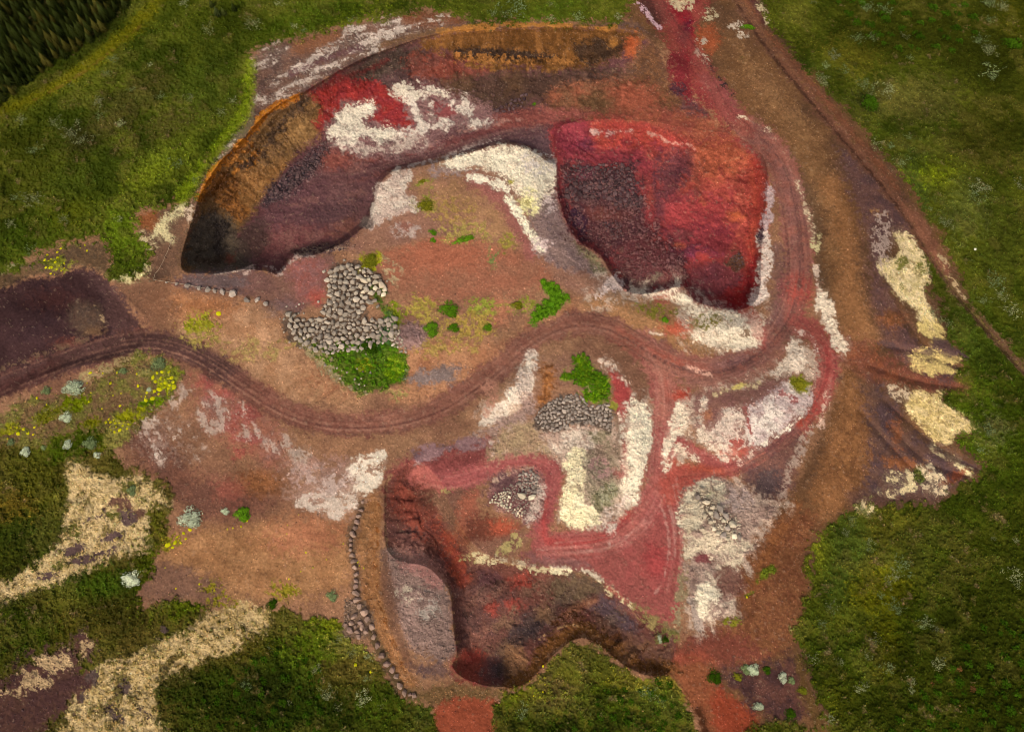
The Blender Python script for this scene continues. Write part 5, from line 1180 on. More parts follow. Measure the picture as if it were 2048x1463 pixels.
def add(name, me, mat=None, parent=None, label=None, cat=None, group=None, kind=None, loc=None, flat=False):
    o = bpy.data.objects.new(name, me)
    COL.objects.link(o)
    if mat is not None and me is not None and not me.materials:
        me.materials.append(mat)
    if parent is not None:
        o.parent = parent
    if loc is not None:
        o.location = loc
    for k, v in (('label', label), ('category', cat), ('group', group), ('kind', kind)):
        if v:
            o[k] = v
    return o

GROUND_LABEL = {'ground': 'pale stony ground and white crusts around the pits', 'meadow': 'green meadow and scrub around the quarry', 'quarry_pit': 'red and brown quarry pit walls and floors',
                'gravel_road': 'dark red gravel haul road winding through the quarry', 'dirt_path': 'narrow dirt track along the eastern meadow', 'hill': 'brown cinder hill along the east side'}
idx = np.arange(NV * NU, dtype=np.int64).reshape(NV, NU)
quads = np.stack([idx[:-1, :-1], idx[1:, :-1], idx[1:, 1:], idx[:-1, 1:]], -1).reshape(-1, 4)
qz = ZON[:-1, :-1].reshape(-1)
co = np.stack([TX, TY, TZ], -1).reshape(-1, 3)
for zi, zn in enumerate(ZONES):
    q = quads[qz == zi]
    if not len(q):
        continue
    used = np.zeros(NV * NU, bool)
    used[q.ravel()] = True
    ids = np.nonzero(used)[0]
    remap = np.zeros(NV * NU, np.int64)
    remap[ids] = np.arange(len(ids))
    me = mesh_np(zn, co[ids], remap[q])
    me.polygons.foreach_set('use_smooth', np.ones(len(q), bool))
    set_attr(me, 'col', ALB.reshape(-1, 3)[ids])
    set_attr(me, 'mix', np.stack([VEG.ravel()[ids], CRU.ravel()[ids], 0 * ids], -1).astype(np.float32))
    add(zn, me, gm, label=GROUND_LABEL[zn], kind='structure')
# ------------------------------------------------------------------ materials of the things
def obj_mat(name, c1, c2, rough=0.95, scale=2.0, bump=0.3, var=0.35, attr=False):
    """two-tone procedural surface; the object's random value shifts it so that no two copies look alike"""
    m, n, b = new_mat(name)
    b.inputs['Roughness'].default_value = rough
    tc = N(n, 'ShaderNodeTexCoord')
    nz = N(n, 'ShaderNodeTexNoise', Scale=scale, Detail=5.0, Roughness=0.65)
    n.links.new(tc.outputs['Object'], nz.inputs['Vector'])
    oi = N(n, 'ShaderNodeObjectInfo')
    mx = N(n, 'ShaderNodeMix', data_type='RGBA')
    mx.inputs[6].default_value = (*alb(c1), 1)
    mx.inputs[7].default_value = (*alb(c2), 1)
    ad = N(n, 'ShaderNodeMath', operation='ADD')
    n.links.new(nz.outputs[0], ad.inputs[0])
    r = N(n, 'ShaderNodeMapRange')
    r.inputs[3].default_value, r.inputs[4].default_value = -0.35, 0.35
    n.links.new(oi.outputs['Random'], r.inputs[0])
    n.links.new(r.outputs[0], ad.inputs[1])
    n.links.new(ad.outputs[0], mx.inputs[0])
    r2 = N(n, 'ShaderNodeMapRange')
    r2.inputs[3].default_value, r2.inputs[4].default_value = 1 - var, 1 + var * 0.6
    hs = N(n, 'ShaderNodeMath', operation='FRACT')
    h2 = N(n, 'ShaderNodeMath', operation='MULTIPLY')
    h2.inputs[1].default_value = 17.31
    n.links.new(oi.outputs['Random'], h2.inputs[0])
    n.links.new(h2.outputs[0], hs.inputs[0])
    n.links.new(hs.outputs[0], r2.inputs[0])
    vm = N(n, 'ShaderNodeVectorMath', operation='SCALE')
    n.links.new(mx.outputs[2], vm.inputs[0])
    n.links.new(r2.outputs[0], vm.inputs['Scale'])
    last = vm.outputs[0]
    if attr:                                    # per-leaf tone stored on the mesh
        at_ = N(n, 'ShaderNodeAttribute', attribute_name='tone')
        v2 = N(n, 'ShaderNodeVectorMath', operation='MULTIPLY')
        n.links.new(last, v2.inputs[0])
        n.links.new(at_.outputs['Color'], v2.inputs[1])
        last = v2.outputs[0]
    n.links.new(last, b.inputs['Base Color'])
    if bump:
        bp = N(n, 'ShaderNodeBump', Strength=bump, Distance=0.1)
        n.links.new(nz.outputs[0], bp.inputs['Height'])
        n.links.new(bp.outputs[0], b.inputs['Normal'])
    return m

cm, n, b = new_mat('scattered_cover')            # stuff that carries its own colours
at_ = N(n, 'ShaderNodeAttribute', attribute_name='col')
n.links.new(at_.outputs['Color'], b.inputs['Base Color'])

MAT = {
    'tan_rock': obj_mat('tan_grey_basalt', (190, 170, 146), (142, 124, 106)),
    'grey_rock': obj_mat('grey_basalt', (182, 162, 142), (138, 120, 106)),
    'line_rock': obj_mat('brown_grey_basalt', (176, 142, 118), (136, 106, 92)),
    'cream_rock': obj_mat('cream_crusted_rock', (236, 216, 180), (196, 170, 140)),
    'lava': obj_mat('dark_lava', (112, 86, 82), (66, 48, 50), var=.45),
    'silver': obj_mat('silver_willow_leaves', (222, 220, 182), (184, 190, 148), var=0.2, bump=0, attr=True),
    'dusty': obj_mat('dusty_willow_leaves', (168, 166, 116), (132, 134, 86), var=0.4, bump=0, attr=True),
    'sage': obj_mat('sage_willow_leaves', (138, 146, 92), (110, 124, 78), var=0.2, bump=0, attr=True),
    'green': obj_mat('bright_green_leaves', (106, 146, 28), (80, 118, 18), var=0.2, bump=0, attr=True),
    'deep': obj_mat('deep_green_leaves', (62, 88, 14), (46, 68, 10), var=0.2, bump=0, attr=True),
    'olive': obj_mat('olive_leaves', (132, 124, 30), (108, 108, 24), var=0.2, bump=0, attr=True),
    'yellow': obj_mat('yellow_moss', (208, 196, 22), (170, 164, 18), var=0.25, bump=0.4),
    'spruce': obj_mat('spruce_needles', (66, 70, 28), (40, 48, 16), var=0.55, bump=0, attr=True),
    'spruce_tip': obj_mat('golden_spruce_needles', (96, 86, 34), (70, 66, 24), var=0.3, bump=0, attr=True),
    'pale_tree': obj_mat('pale_willow_needles', (74, 80, 40), (54, 62, 26), var=0.2, bump=0, attr=True),
    'bark': obj_mat('grey_brown_bark', (110, 88, 66), (74, 58, 44)),
    'rust': obj_mat('rusty_dead_leaves', (128, 88, 46), (96, 64, 34), bump=0, attr=True),
    'white': obj_mat('white_stone', (250, 240, 212), (236, 222, 190), var=0.05),
    'rope': obj_mat('weathered_rope', (196, 172, 142), (170, 146, 118), var=0.05),
    'wood': obj_mat('weathered_post', (96, 74, 62), (74, 56, 48)),
}

# ------------------------------------------------------------------ rocks
def rock_mesh(seed, pts=13, flat=0.72):
    r = random.Random(seed)
    bm = bmesh.new()
    ax = (r.uniform(.9, 1.2), r.uniform(.7, 1.0), flat * r.uniform(.85, 1.1))
    for k in range(pts):
        z = 1 - 2 * (k + .5) / pts
        a = k * 2.39996 + r.uniform(-.7, .7)
        q = math.sqrt(1 - z * z)
        s = r.uniform(.84, 1.1)
        bm.verts.new((math.cos(a) * q * s * ax[0], math.sin(a) * q * s * ax[1], z * s * ax[2]))
    g = bmesh.ops.convex_hull(bm, input=bm.verts)
    bmesh.ops.delete(bm, geom=[v for v in bm.verts if not v.link_faces], context='VERTS')
    bmesh.ops.recalc_face_normals(bm, faces=bm.faces)
    me = bpy.data.meshes.new('rock_shape')
    bm.to_mesh(me)
    bm.free()
    return me

ROCKS = {}
def rock(name, u, v, rp, matk, label, cat, group, k=None, sink=0.30, aspect=None):
    k = random.randrange(12) if k is None else k
    key = (matk, k)
    if key not in ROCKS:
        ROCKS[key] = rock_mesh(100 + k)
        ROCKS[key].materials.append(MAT[matk])
    p = at(u, v)
    r = rp * px2m(v) * 1.08
    o = add(name, ROCKS[key], label=label, cat=cat, group=group)
    a = aspect or random.uniform(.88, 1.14)
    o.scale = (r * a, r / a, r * random.uniform(.85, 1.1))
    o.rotation_euler = (random.uniform(-.3, .3), random.uniform(-.3, .3), random.uniform(0, 6.28))
    o.location = (p[0], p[1], p[2] + r * (0.72 - sink * 1.2))
    return o

def in_poly(P, x, y):
    c = False
    for i in range(len(P)):
        a, b_ = P[i - 1], P[i]
        if (a[1] > y) != (b_[1] > y) and x < (b_[0] - a[0]) * (y - a[1]) / (b_[1] - a[1]) + a[0]:
            c = not c
    return c

def heap(P, r0, r1, tries, seed, gap=0.8, power=1.9, taken=None):
    """big stones first, smaller ones into the gaps"""
    r = random.Random(seed)
    xs, ys = [p[0] for p in P], [p[1] for p in P]
    out = taken if taken is not None else []
    new = []
    for k in range(tries):
        f = (k / tries) ** (1 / power)
        rad = r1 + (r0 - r1) * f
        rad *= r.uniform(.85, 1.15)
        x, y = r.uniform(min(xs), max(xs)), r.uniform(min(ys), max(ys))
        if in_poly(P, x, y) and all((x - a) ** 2 + (y - b_) ** 2 > ((rad + c) * gap) ** 2 for a, b_, c in out):
            out.append((x, y, rad))
            new.append((x, y, rad))
    return new

def where(u, v, P):
    """which part of the area P a thing lies in, in words"""
    xs, ys = [p[0] for p in P], [p[1] for p in P]
    a, b_ = (u - min(xs)) / (max(xs) - min(xs) + 1e-6), (v - min(ys)) / (max(ys) - min(ys) + 1e-6)
    h = 'left' if a < .34 else 'right' if a > .66 else ''
    w = 'upper' if b_ < .34 else 'lower' if b_ > .66 else ''
    return (w + ' ' + h).strip() if (w and h) else (w + ' middle' if w else 'middle ' + h if h else 'centre')
def size_of(r, a, b_):
    return 'large ' if r > b_ else 'small ' if r < a else ''

# the large heap beside the green hollow
PILE_A = [(664, 540), (700, 528), (742, 540), (772, 572), (770, 592), (742, 588), (738, 612), (712, 640), (668, 640), (640, 625), (660, 590), (655, 560)]
PILE_B = [(572, 622), (612, 642), (660, 628), (700, 640), (738, 642), (790, 634), (794, 668), (762, 690), (722, 702), (690, 702), (650, 708), (606, 692), (584, 668)]
placed = []
for x, y, rad in heap(PILE_A, 2.7, 7.2, 6000, 1, taken=placed):
    pale = x > 716 and y < 595
    lab = ('pale cream boulder in the upper right end of the large boulder heap' if pale else
           size_of(rad, 3.6, 5.4) + 'brown-grey boulder in the upper arm of the large heap, %s' % where(x, y, PILE_A))
    rock('boulder', x, y, rad, 'cream_rock' if pale and random.random() < .6 else 'tan_rock', lab, 'boulder', 'boulders of the large heap beside the green hollow')
for x, y, rad in heap(PILE_B, 2.7, 7.0, 8000, 2, taken=placed):
    lab = (size_of(rad, 3.6, 5.4) + 'tan-grey boulder at the western tip of the large boulder heap' if x < 640 else
           size_of(rad, 3.6, 5.4) + 'tan boulder at the grassy lower edge of the large heap, %s' % where(x, y, [(600, 672), (790, 706)]) if y > 672 else
           size_of(rad, 3.6, 5.4) + 'tan boulder at the eastern end of the large heap, ' + where(x, y, [(735, 630), (795, 675)]) if x > 735 else size_of(rad, 3.6, 5.4) + 'grey boulder packed into the middle of the large heap, ' + where(x, y, [(640, 630), (735, 672)]))
    rock('boulder', x, y, rad, 'tan_rock', lab, 'boulder', 'boulders of the large heap beside the green hollow')
for x, y, rad in heap([(560, 610), (660, 600), (645, 530), (690, 515), (780, 560), (785, 600), (745, 620), (800, 630), (805, 680), (760, 705), (690, 720), (640, 715), (590, 700), (555, 655)], 1.8, 4.2, 260, 9, gap=1.3, taken=placed):
    rock('boulder', x, y, rad, 'tan_rock', size_of(rad, 2.5, 3.4) + 'stray boulder rolled out around the large heap, ' + where(x, y, [(560, 515), (805, 720)]), 'boulder', 'boulders of the large heap beside the green hollow')
for k, (x, y, rad, w) in enumerate(((748, 603, 6, 'tan'), (756, 613, 4, 'smaller brown'), (660, 676, 6, 'grey'), (678, 686, 5, 'yellowish'), (650, 690, 6, 'light tan'), (664, 694, 7, 'cream'))):
    rock('boulder', x, y, rad, 'tan_rock', ('%s boulder lying in the grass strip right of the heap' if k < 2 else '%s boulder fallen from the heap onto its grassy foot') % w, 'boulder', 'boulders of the large heap beside the green hollow')

# the short rock row along the rope under the pit rim
ROW = [(333, 565, 2.6), (354, 568, 3.8), (376, 572, 6.6), (399, 577, 5.6), (416, 580, 6.4), (430, 582, 5), (446, 584, 6.4), (467, 588, 8.8), (494, 601, 6.4), (515, 601, 6.4), (532, 608, 6)]
ORD = ['first', 'second', 'third', 'fourth', 'fifth', 'sixth', 'seventh', 'eighth', 'ninth', 'tenth', 'eleventh', 'twelfth']
for k, (x, y, rad) in enumerate(ROW):
    lab = ('largest pale boulder in the roped row below the dark pit rim' if k == 7 else 'easternmost boulder of the roped row below the dark pit rim' if k == 10 else
           '%s boulder from the west in the roped row below the pit rim' % ORD[k])
    rock('boulder', x, y, rad, 'grey_rock', lab, 'boulder', 'boulders in the roped row below the pit rim')
# the long boulder line west of the southern pit
LINE = [(725, 1004, 4), (722, 1020, 5), (717, 1032, 5), (714, 1044, 6), (711, 1055, 6), (706, 1068, 7), (702, 1079, 4.5), (702, 1089, 5), (701, 1099, 5), (705, 1110, 5.5), (708, 1122, 6), (710, 1134, 6.5),
        (713, 1148, 6.5), (712, 1161, 5.5), (711, 1172, 6.5), (712, 1186, 7), (714, 1199, 6.5), (719, 1212, 6.5)]
for k, (x, y, rad) in enumerate(LINE):
    lab = ('%s boulder from the north end of the long boulder line' % ORD[k]) if k < 12 else '%s boulder above the cluster at the middle of the long boulder line' % ORD[17 - k]
    rock('boulder', x, y, rad, 'line_rock', lab, 'boulder', 'boulders in the long line west of the southern pit')
CLUST = [(704, 1204, 4), (729, 1224, 8.5), (734, 1238, 7.5), (708, 1233, 7), (697, 1232, 4), (691, 1249, 5.5), (703, 1246, 6), (720, 1245, 5.5), (711, 1252, 4.5), (724, 1253, 6), (700, 1260, 7), (715, 1263, 5.5), (718, 1272, 6.5), (732, 1262, 6), (744, 1253, 7.5)]
for k, (x, y, rad) in enumerate(CLUST):
    lab = 'largest round boulder at the top of the cluster in the boulder line' if k == 1 else 'brown-grey boulder in the tight cluster halfway along the boulder line'
    rock('boulder', x, y, rad, 'line_rock', lab, 'boulder', 'boulders in the long line west of the southern pit')
TAIL = [(748, 1273, 7.5), (755, 1290, 7), (764, 1310, 9), (774, 1327, 7), (785, 1338, 7.5), (793, 1352, 7), (800, 1370, 7.5), (809, 1384, 6.5), (820, 1388, 5), (828, 1390, 6.5)]
for k, (x, y, rad) in enumerate(TAIL):
    rock('boulder', x, y, rad, 'line_rock', '%s boulder below the cluster in the grassy tail of the boulder line' % ORD[k], 'boulder', 'boulders in the long line west of the southern pit')
# cream boulders on the south-east mound
EASTB = [(1396, 993, 7), (1404, 979, 5), (1413, 1005, 6.5), (1401, 1002, 3), (1405, 1011, 4), (1425, 1015, 5.5), (1440, 1018, 8), (1414, 1019, 3.5), (1422, 1025, 5), (1432, 1030, 7.5), (1409, 1032, 6), (1420, 1043, 6), (1452, 1032, 7),
         (1447, 1041, 6), (1464, 1048, 8), (1454, 1055, 6), (1405, 1058, 6), (1427, 1057, 6), (1446, 1070, 7), (1455, 1077, 5), (1468, 1072, 7), (1478, 1073, 6), (1435, 1066, 5)]
for k, (x, y, rad) in enumerate(EASTB):
    lab = ('cream boulder at the upper left end of the south-eastern white mound pile' if y < 1010 and x < 1410 else 'cream boulder at the lower right end of the south-eastern white mound pile' if y > 1060 else
           size_of(rad, 5.2, 6.8) + 'cream boulder in the middle of the white mound pile, ' + where(x, y, EASTB))
    rock('boulder', x, y, rad, 'cream_rock' if k % 3 else 'grey_rock', lab, 'boulder', 'cream boulders on the south-eastern white mound')

# grey rock pile in the ring mound, and the hump beside the red spur
PILE_C = [(1070, 838), (1084, 815), (1110, 798), (1150, 788), (1168, 796), (1182, 812), (1216, 808), (1226, 826), (1222, 862), (1196, 850), (1150, 846), (1128, 856), (1106, 864), (1084, 856)]
for x, y, rad in heap(PILE_C, 2.3, 4.8, 3000, 3):
    lab = size_of(rad, 2.9, 3.9) + ('grey rock in the right part of the pile under the green bush' if x > 1170 else 'grey rock at the upper edge of the ring mound pile' if y < 815 else
           'rounded grey rock in the left part of the ring mound pile, %s' % where(x, y, [(1070, 810), (1170, 866)]))
    rock('rock', x, y, rad, 'grey_rock', lab, 'rock', 'grey rocks piled in the ring mound')
for P, r0, r1, nt, s, lab in (([(1040, 945), (1062, 940), (1074, 955), (1072, 985), (1050, 985), (1036, 970)], 2.2, 4.2, 500, 4, 'grey rock in the upper right pile on the hump beside the red spur'),
                              ([(988, 990), (1020, 980), (1024, 1010), (1018, 1024), (1000, 1012), (980, 1005)], 1.8, 3.4, 420, 5, 'small pale rock in the lower left pile on the hump'),
                              ([(1028, 1015), (1042, 1015), (1048, 1032), (1034, 1034)], 1.8, 3.2, 120, 6, 'small pale rock at the lower tip of the hump')):
    for x, y, rad in heap(P, r0, r1, nt, s):
        rock('rock', x, y, rad, 'grey_rock' if s == 4 else 'cream_rock', lab + ', ' + where(x, y, P), 'rock', 'rocks on the hump beside the red spur')
rock('rock', 1044, 991, 8, 'cream_rock', 'larger pointed cream rock leaning on the hump beside the red spur', 'rock', 'rocks on the hump beside the red spur', aspect=.72)
rock('rock', 1064, 994, 7.5, 'cream_rock', 'oblong cream rock at the right rim of the hump', 'rock', 'rocks on the hump beside the red spur', aspect=.75)
for x, y, rad in heap([(782, 668), (800, 660), (808, 690), (815, 705), (800, 704), (784, 690)], 2.2, 4.2, 200, 7):
    rock('rock', x, y, rad, 'tan_rock', 'pale stone at the left foot of the mauve gravel mound', 'rock', 'pale stones at the mauve gravel mound')
for x, y, rad in heap([(640, 715), (700, 735), (760, 740), (750, 775), (690, 765), (650, 740)], 1.8, 3.4, 60, 8, gap=2.2):
    rock('rock', x, y, rad, 'tan_rock', 'small pale stone half hidden in the green hollow', 'rock', 'pale stones in the green hollow')

# dark lava rocks
n_lava = 0
LAVA = [([(1124, 352), (1150, 330), (1185, 332), (1180, 352), (1150, 365), (1140, 372)], 2, 4.4, 260, 11, 'dark lava rock beside the white cap at the red pit', 'dark lava rocks in the red pit'),
        ([(1132, 378), (1150, 362), (1172, 368), (1175, 392), (1148, 402), (1134, 396)], 3.0, 7.5, 240, 12, 'large black lava rock in the dark cluster of the red pit', 'dark lava rocks in the red pit'),
        ([(1176, 338), (1200, 328), (1224, 330), (1244, 324), (1262, 342), (1276, 366), (1270, 380), (1240, 372), (1206, 352), (1186, 352)], 2.2, 5.2, 500, 13, 'purplish lava rock at the upper rim of the rubble field', 'dark lava rocks in the red pit'),
        ([(1168, 372), (1190, 358), (1226, 366), (1262, 382), (1284, 396), (1278, 424), (1262, 412), (1236, 418), (1212, 400), (1184, 404)], 2.2, 5.6, 520, 14, 'brown lava rock in the middle of the rubble field', 'dark lava rocks in the red pit'),
        ([(1200, 445), (1240, 440), (1250, 470), (1225, 480)], 2, 3.4, 130, 15, 'small lava rock in the lower rubble field', 'dark lava rocks in the red pit'),
        ([(1464, 510), (1480, 508), (1488, 528), (1476, 540), (1460, 532)], 2, 3.4, 160, 16, 'small dark lava rock heaped at the deep red corner', 'dark lava rocks in the red pit'),
        ([(984, 222), (1010, 208), (1036, 192), (1058, 190), (1054, 208), (1024, 222), (1000, 230)], 2.2, 4.6, 260, 17, 'dark lava rock heaped at the foot of the north face', 'dark lava rocks under the north face'),
        ([(545, 372), (575, 345), (600, 335), (606, 360), (580, 385), (540, 398)], 2.6, 6.2, 260, 18, 'dark boulder-sized lava rock in the scree of the west face', 'dark lava rocks in the western scree'),
        ([(575, 342), (612, 312), (645, 285), (655, 300), (636, 338), (608, 348)], 2.0, 4.2, 300, 19, 'small dark lava rock in the upper scree of the west face', 'dark lava rocks in the western scree'),
        ([(594, 500), (640, 488), (700, 490), (690, 498), (640, 508), (606, 512)], 1.8, 4.0, 140, 20, 'lava rock on the rim above the moat', 'dark lava rocks on the moat rim')]
extra = []
for P, r0, r1, nt, s, lab, grp in LAVA:
    for x, y, rad in heap(P, r0, r1, nt, s):
        if rad < 2.5 and n_lava > 200 or n_lava > 290:
            extra.append((x, y, rad))
            continue
        rock('lava_rock', x, y, rad, 'lava', lab + ', ' + where(x, y, P), 'lava rock', grp)
        n_lava += 1

# ------------------------------------------------------------------ stuff: loose stones nobody could count
def tri_cloud(name, tris, cols, label):
    """tris (k,3,3) with one colour each, one mesh"""
    k = len(tris)
    me = mesh_np(name, tris.reshape(-1, 3), np.arange(k * 3).reshape(k, 3), 3)
    set_attr(me, 'col', np.repeat(cols, 3, 0).astype(np.float32))
    return add(name, me, cm, label=label, kind='stuff')

def octa(c, r, seed):
    g = np.random.default_rng(seed)
    k = len(c)
    d = np.array([[1, 0, 0], [0, 1, 0], [-1, 0, 0], [0, -1, 0]], float)
    ang = g.random(k) * 6.28
    ca, sa = np.cos(ang), np.sin(ang)
    ring = np.stack([d[:, 0] * ca[:, None] - d[:, 1] * sa[:, None], d[:, 0] * sa[:, None] + d[:, 1] * ca[:, None], np.zeros((k, 4))], -1)
    ring *= (r[:, None] * g.uniform(.7, 1.2, (k, 4)))[..., None]
    ring[..., 2] -= .15 * r[:, None]
    top = np.stack([g.uniform(-.4, .4, k) * r, g.uniform(-.4, .4, k) * r, r * g.uniform(.45, .8, k)], -1)
    V4 = ring + c[:, None]
    T = top + c
    return np.stack([np.stack([V4[:, i], V4[:, (i + 1) % 4], T], 1) for i in range(4)], 1)   # (k,4,3,3)

g = np.random.default_rng(5)
k = 150000
uu, vv = g.uniform(-40, 2090, k), g.uniform(-40, 1500, k)
keep = (bil(VEG, uu, vv) < .45) & (g.random(k) < .34 + .6 * bil(CRU, uu, vv) + .25 * (rank(bil(field('m2'), uu, vv)) > .6))
jz = ZON[np.clip(np.searchsorted(VS, vv), 0, NV - 1), np.clip(np.searchsorted(US, uu), 0, NU - 1)]
keep &= (jz != R_) | (g.random(k) < .06)
uu, vv = uu[keep], vv[keep]
cr = bil(CRU, uu, vv)
rr = np.minimum(g.gamma(2.2, .024, len(uu)) + .045, .3) * (1 + .7 * cr)
cc = bil(ALB, uu, vv) * np.exp(np.minimum(g.normal(.22, .38, len(uu)), .75) * (1 - .75 * cr))[:, None] + .015
T = octa(at(uu, vv), rr, 6)
tri_cloud('loose_gravel', T.reshape(-1, 3, 3), np.clip(np.repeat(cc, 4, 0), 0, .85), 'loose stones and gravel strewn over the bare ground')
e = np.array(extra)
T = octa(at(e[:, 0], e[:, 1]), e[:, 2] * .083, 8)
tri_cloud('lava_fines', T.reshape(-1, 3, 3), np.repeat(np.repeat(alb((84, 60, 60))[None], len(e), 0) * g.uniform(.6, 1.3, len(e))[:, None], 4, 0), 'dark lava rubble between the larger lava rocks')

# coarse dark rubble on the pit floors
rx, rr_, rc = [], [], []
for P, tone, n_, ra, rb in (([(1122, 345), (1150, 326), (1250, 326), (1285, 365), (1300, 430), (1320, 475), (1365, 500), (1368, 560), (1300, 580), (1255, 576), (1228, 545), (1202, 505), (1160, 474), (1135, 430), (1120, 385)], (120, 84, 78), 3000, .12, .55),
                            ([(530, 400), (560, 355), (612, 316), (655, 285), (660, 310), (620, 360), (570, 400)], (116, 92, 86), 900, .10, .40), ([(930, 1180), (1050, 1160), (1180, 1150), (1250, 1210), (1100, 1260), (1000, 1340), (930, 1300)], (104, 74, 64), 1100, .06, .2),
                            ([(560, 500), (700, 488), (720, 494), (640, 512), (590, 520)], (104, 80, 70), 260, .08, .25), ([(690, 300), (760, 285), (860, 265), (870, 290), (800, 315), (730, 318)], (136, 104, 92), 420, .07, .22),
                            ([(505, 112), (640, 66), (850, 20), (930, 38), (760, 100), (640, 165), (520, 240)], (128, 98, 84), 1300, .07, .22), ([(770, 1095), (850, 1120), (905, 1200), (912, 1300), (850, 1310), (800, 1250)], (150, 122, 108), 900, .07, .2),
                            ([(1040, 870), (1240, 850), (1240, 1000), (1180, 1010), (1100, 910)], (176, 150, 128), 700, .07, .22), ([(960, 180), (1060, 185), (1060, 215), (980, 235)], (84, 60, 60), 240, .1, .3)):
    gg = np.random.default_rng(len(rx) + 7)
    m_ = 0
    while m_ < n_:
        x, y = gg.uniform(min(p[0] for p in P), max(p[0] for p in P)), gg.uniform(min(p[1] for p in P), max(p[1] for p in P))
        if in_poly(P, x, y):
            m_ += 1
            if rank(float(bil(field('m'), x, y))) < .35:
                continue
            x, y = x + gg.normal(0, 9), y + gg.normal(0, 9)
            rx.append((x, y))
            rr_.append(ra + (rb - ra) * gg.random() ** 2.5)
            rc.append(.45 * bil(ALB, x, y) * gg.uniform(.7, 1.6) + .55 * alb(tone) * gg.uniform(.55, 1.5))
rx = np.array(rx)
T = octa(at(rx[:, 0], rx[:, 1]) + (0, 0, .03), np.array(rr_), 28)
tri_cloud('lava_rubble', T.reshape(-1, 3, 3), np.repeat(np.array(rc), 4, 0), 'coarse broken rubble lying on the pit floors and slopes')
# crushed fines that fill the gaps of the heaps
fx, fr, fc_ = [], [], []
for P, tone, n_ in ((PILE_A, (132, 110, 92), 420), (PILE_B, (134, 114, 94), 650), (PILE_C, (128, 110, 96), 420), ([(985, 985), (1076, 945), (1080, 1000), (1050, 1035), (1010, 1020)], (160, 138, 120), 320),
                    ([(690, 1195), (735, 1205), (755, 1262), (700, 1275), (684, 1250)], (140, 112, 92), 120), ([(1390, 975), (1480, 1040), (1485, 1085), (1440, 1080), (1395, 1010)], (206, 184, 154), 320)):
    gg = np.random.default_rng(len(fx) + 3)
    m_ = 0
    while m_ < n_:
        x, y = gg.uniform(min(p[0] for p in P), max(p[0] for p in P)), gg.uniform(min(p[1] for p in P), max(p[1] for p in P))
        if in_poly(P, x, y):
            fx.append((x, y))
            fr.append(gg.uniform(.09, .24))
            fc_.append(alb(tone) * gg.uniform(.55, 1.25))
            m_ += 1
fx = np.array(fx)
T = octa(at(fx[:, 0], fx[:, 1]) + (0, 0, .05), np.array(fr), 18)
tri_cloud('rock_fines', T.reshape(-1, 3, 3), np.repeat(np.array(fc_), 4, 0), 'crushed stone filling the gaps of the boulder heaps')

# ------------------------------------------------------------------ stuff: the plant carpet
def leaves(c, size, tilt, seed, h=0.0):
    g = np.random.default_rng(seed)
    k = len(c)
    az, ti = g.random(k) * 6.28, np.abs(g.normal(0, tilt, k))
    nrm = np.stack([np.sin(ti) * np.cos(az), np.sin(ti) * np.sin(az), np.cos(ti)], -1)
    a = g.normal(size=(k, 3))
    t1 = np.cross(nrm, a)
    t1 /= np.linalg.norm(t1, axis=1)[:, None]
    t2 = np.cross(nrm, t1)
    c = c + np.stack([np.zeros(k), np.zeros(k), h * np.ones(k) if np.isscalar(h) else h], -1)
    s = size[:, None]
    return np.stack([c + t1 * s, c - t1 * s * .6 + t2 * s * .75, c - t1 * s * .6 - t2 * s * .75], 1)

k = 520000
uu, vv = g.uniform(-60, 2108, k), g.uniform(-70, 1530, k)
vg = bil(VEG, uu, vv)
keep = g.random(k) < vg * (.55 + .45 * (bil(field('f'), uu, vv) > 0))
uu, vv, vg = uu[keep], vv[keep], vg[keep]
tone = np.exp(  .22 * bil(field('f'), uu, vv) + g.normal(0, .19, len(uu)) + .20)
cc = bil(ALB, uu, vv) * tone[:, None]
cc *= np.array([1, 1, 1]) + g.normal(0, .09, (len(uu), 1)) * np.array([1.0, -.3, -.5])
hh = np.clip(.07 + .09 * bil(field('f'), uu, vv) + .09 * bil(field('m'), uu, vv), .02, .45) * g.random(len(uu)) * 1.2
T = leaves(at(uu, vv), g.uniform(.09, .21, len(uu)), .42, 9, hh)
print('CARPET', len(T))
tri_cloud('grass', T, np.clip(cc, .002, .6), 'grass, heather and low herbs covering the meadows')

# ------------------------------------------------------------------ shrubs
def bush_mesh(seed, nl, leaf, dome=.55, ragged=.25, sparse=0.0, core=True):
    """unit-radius low dome built from leaf faces in clumps, with a per-leaf tone"""
    g = np.random.default_rng(seed)
    lob = [(g.uniform(-.62, .62), g.uniform(-.62, .62), g.uniform(.22, .5)) for _ in range(12)]
    c, tn = [], []
    while len(c) < nl:
        x, y, r = lob[g.integers(len(lob))]
        a, q = g.random() * 6.28, math.sqrt(g.random()) * r * (1 + ragged * g.normal())
        X, Y = x + math.cos(a) * q, y + math.sin(a) * q
        R2 = X * X + Y * Y
        if R2 > 1.05 or (sparse and math.sin(X * 9 + seed) * math.sin(Y * 8 - seed) < sparse - .6):
            continue
        top = dome * math.sqrt(max(0, 1.1 - R2)) * (1 - .5 * (q / r) ** 2)
        z = top * (1 - .45 * g.random() ** 2)
        c.append((X, Y, z))
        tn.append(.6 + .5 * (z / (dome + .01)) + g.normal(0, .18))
    c = np.array(c)
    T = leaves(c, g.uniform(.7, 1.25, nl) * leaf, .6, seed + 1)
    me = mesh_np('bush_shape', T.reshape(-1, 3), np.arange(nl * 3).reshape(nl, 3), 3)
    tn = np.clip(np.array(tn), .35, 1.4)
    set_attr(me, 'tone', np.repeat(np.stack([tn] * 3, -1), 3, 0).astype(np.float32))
    return me

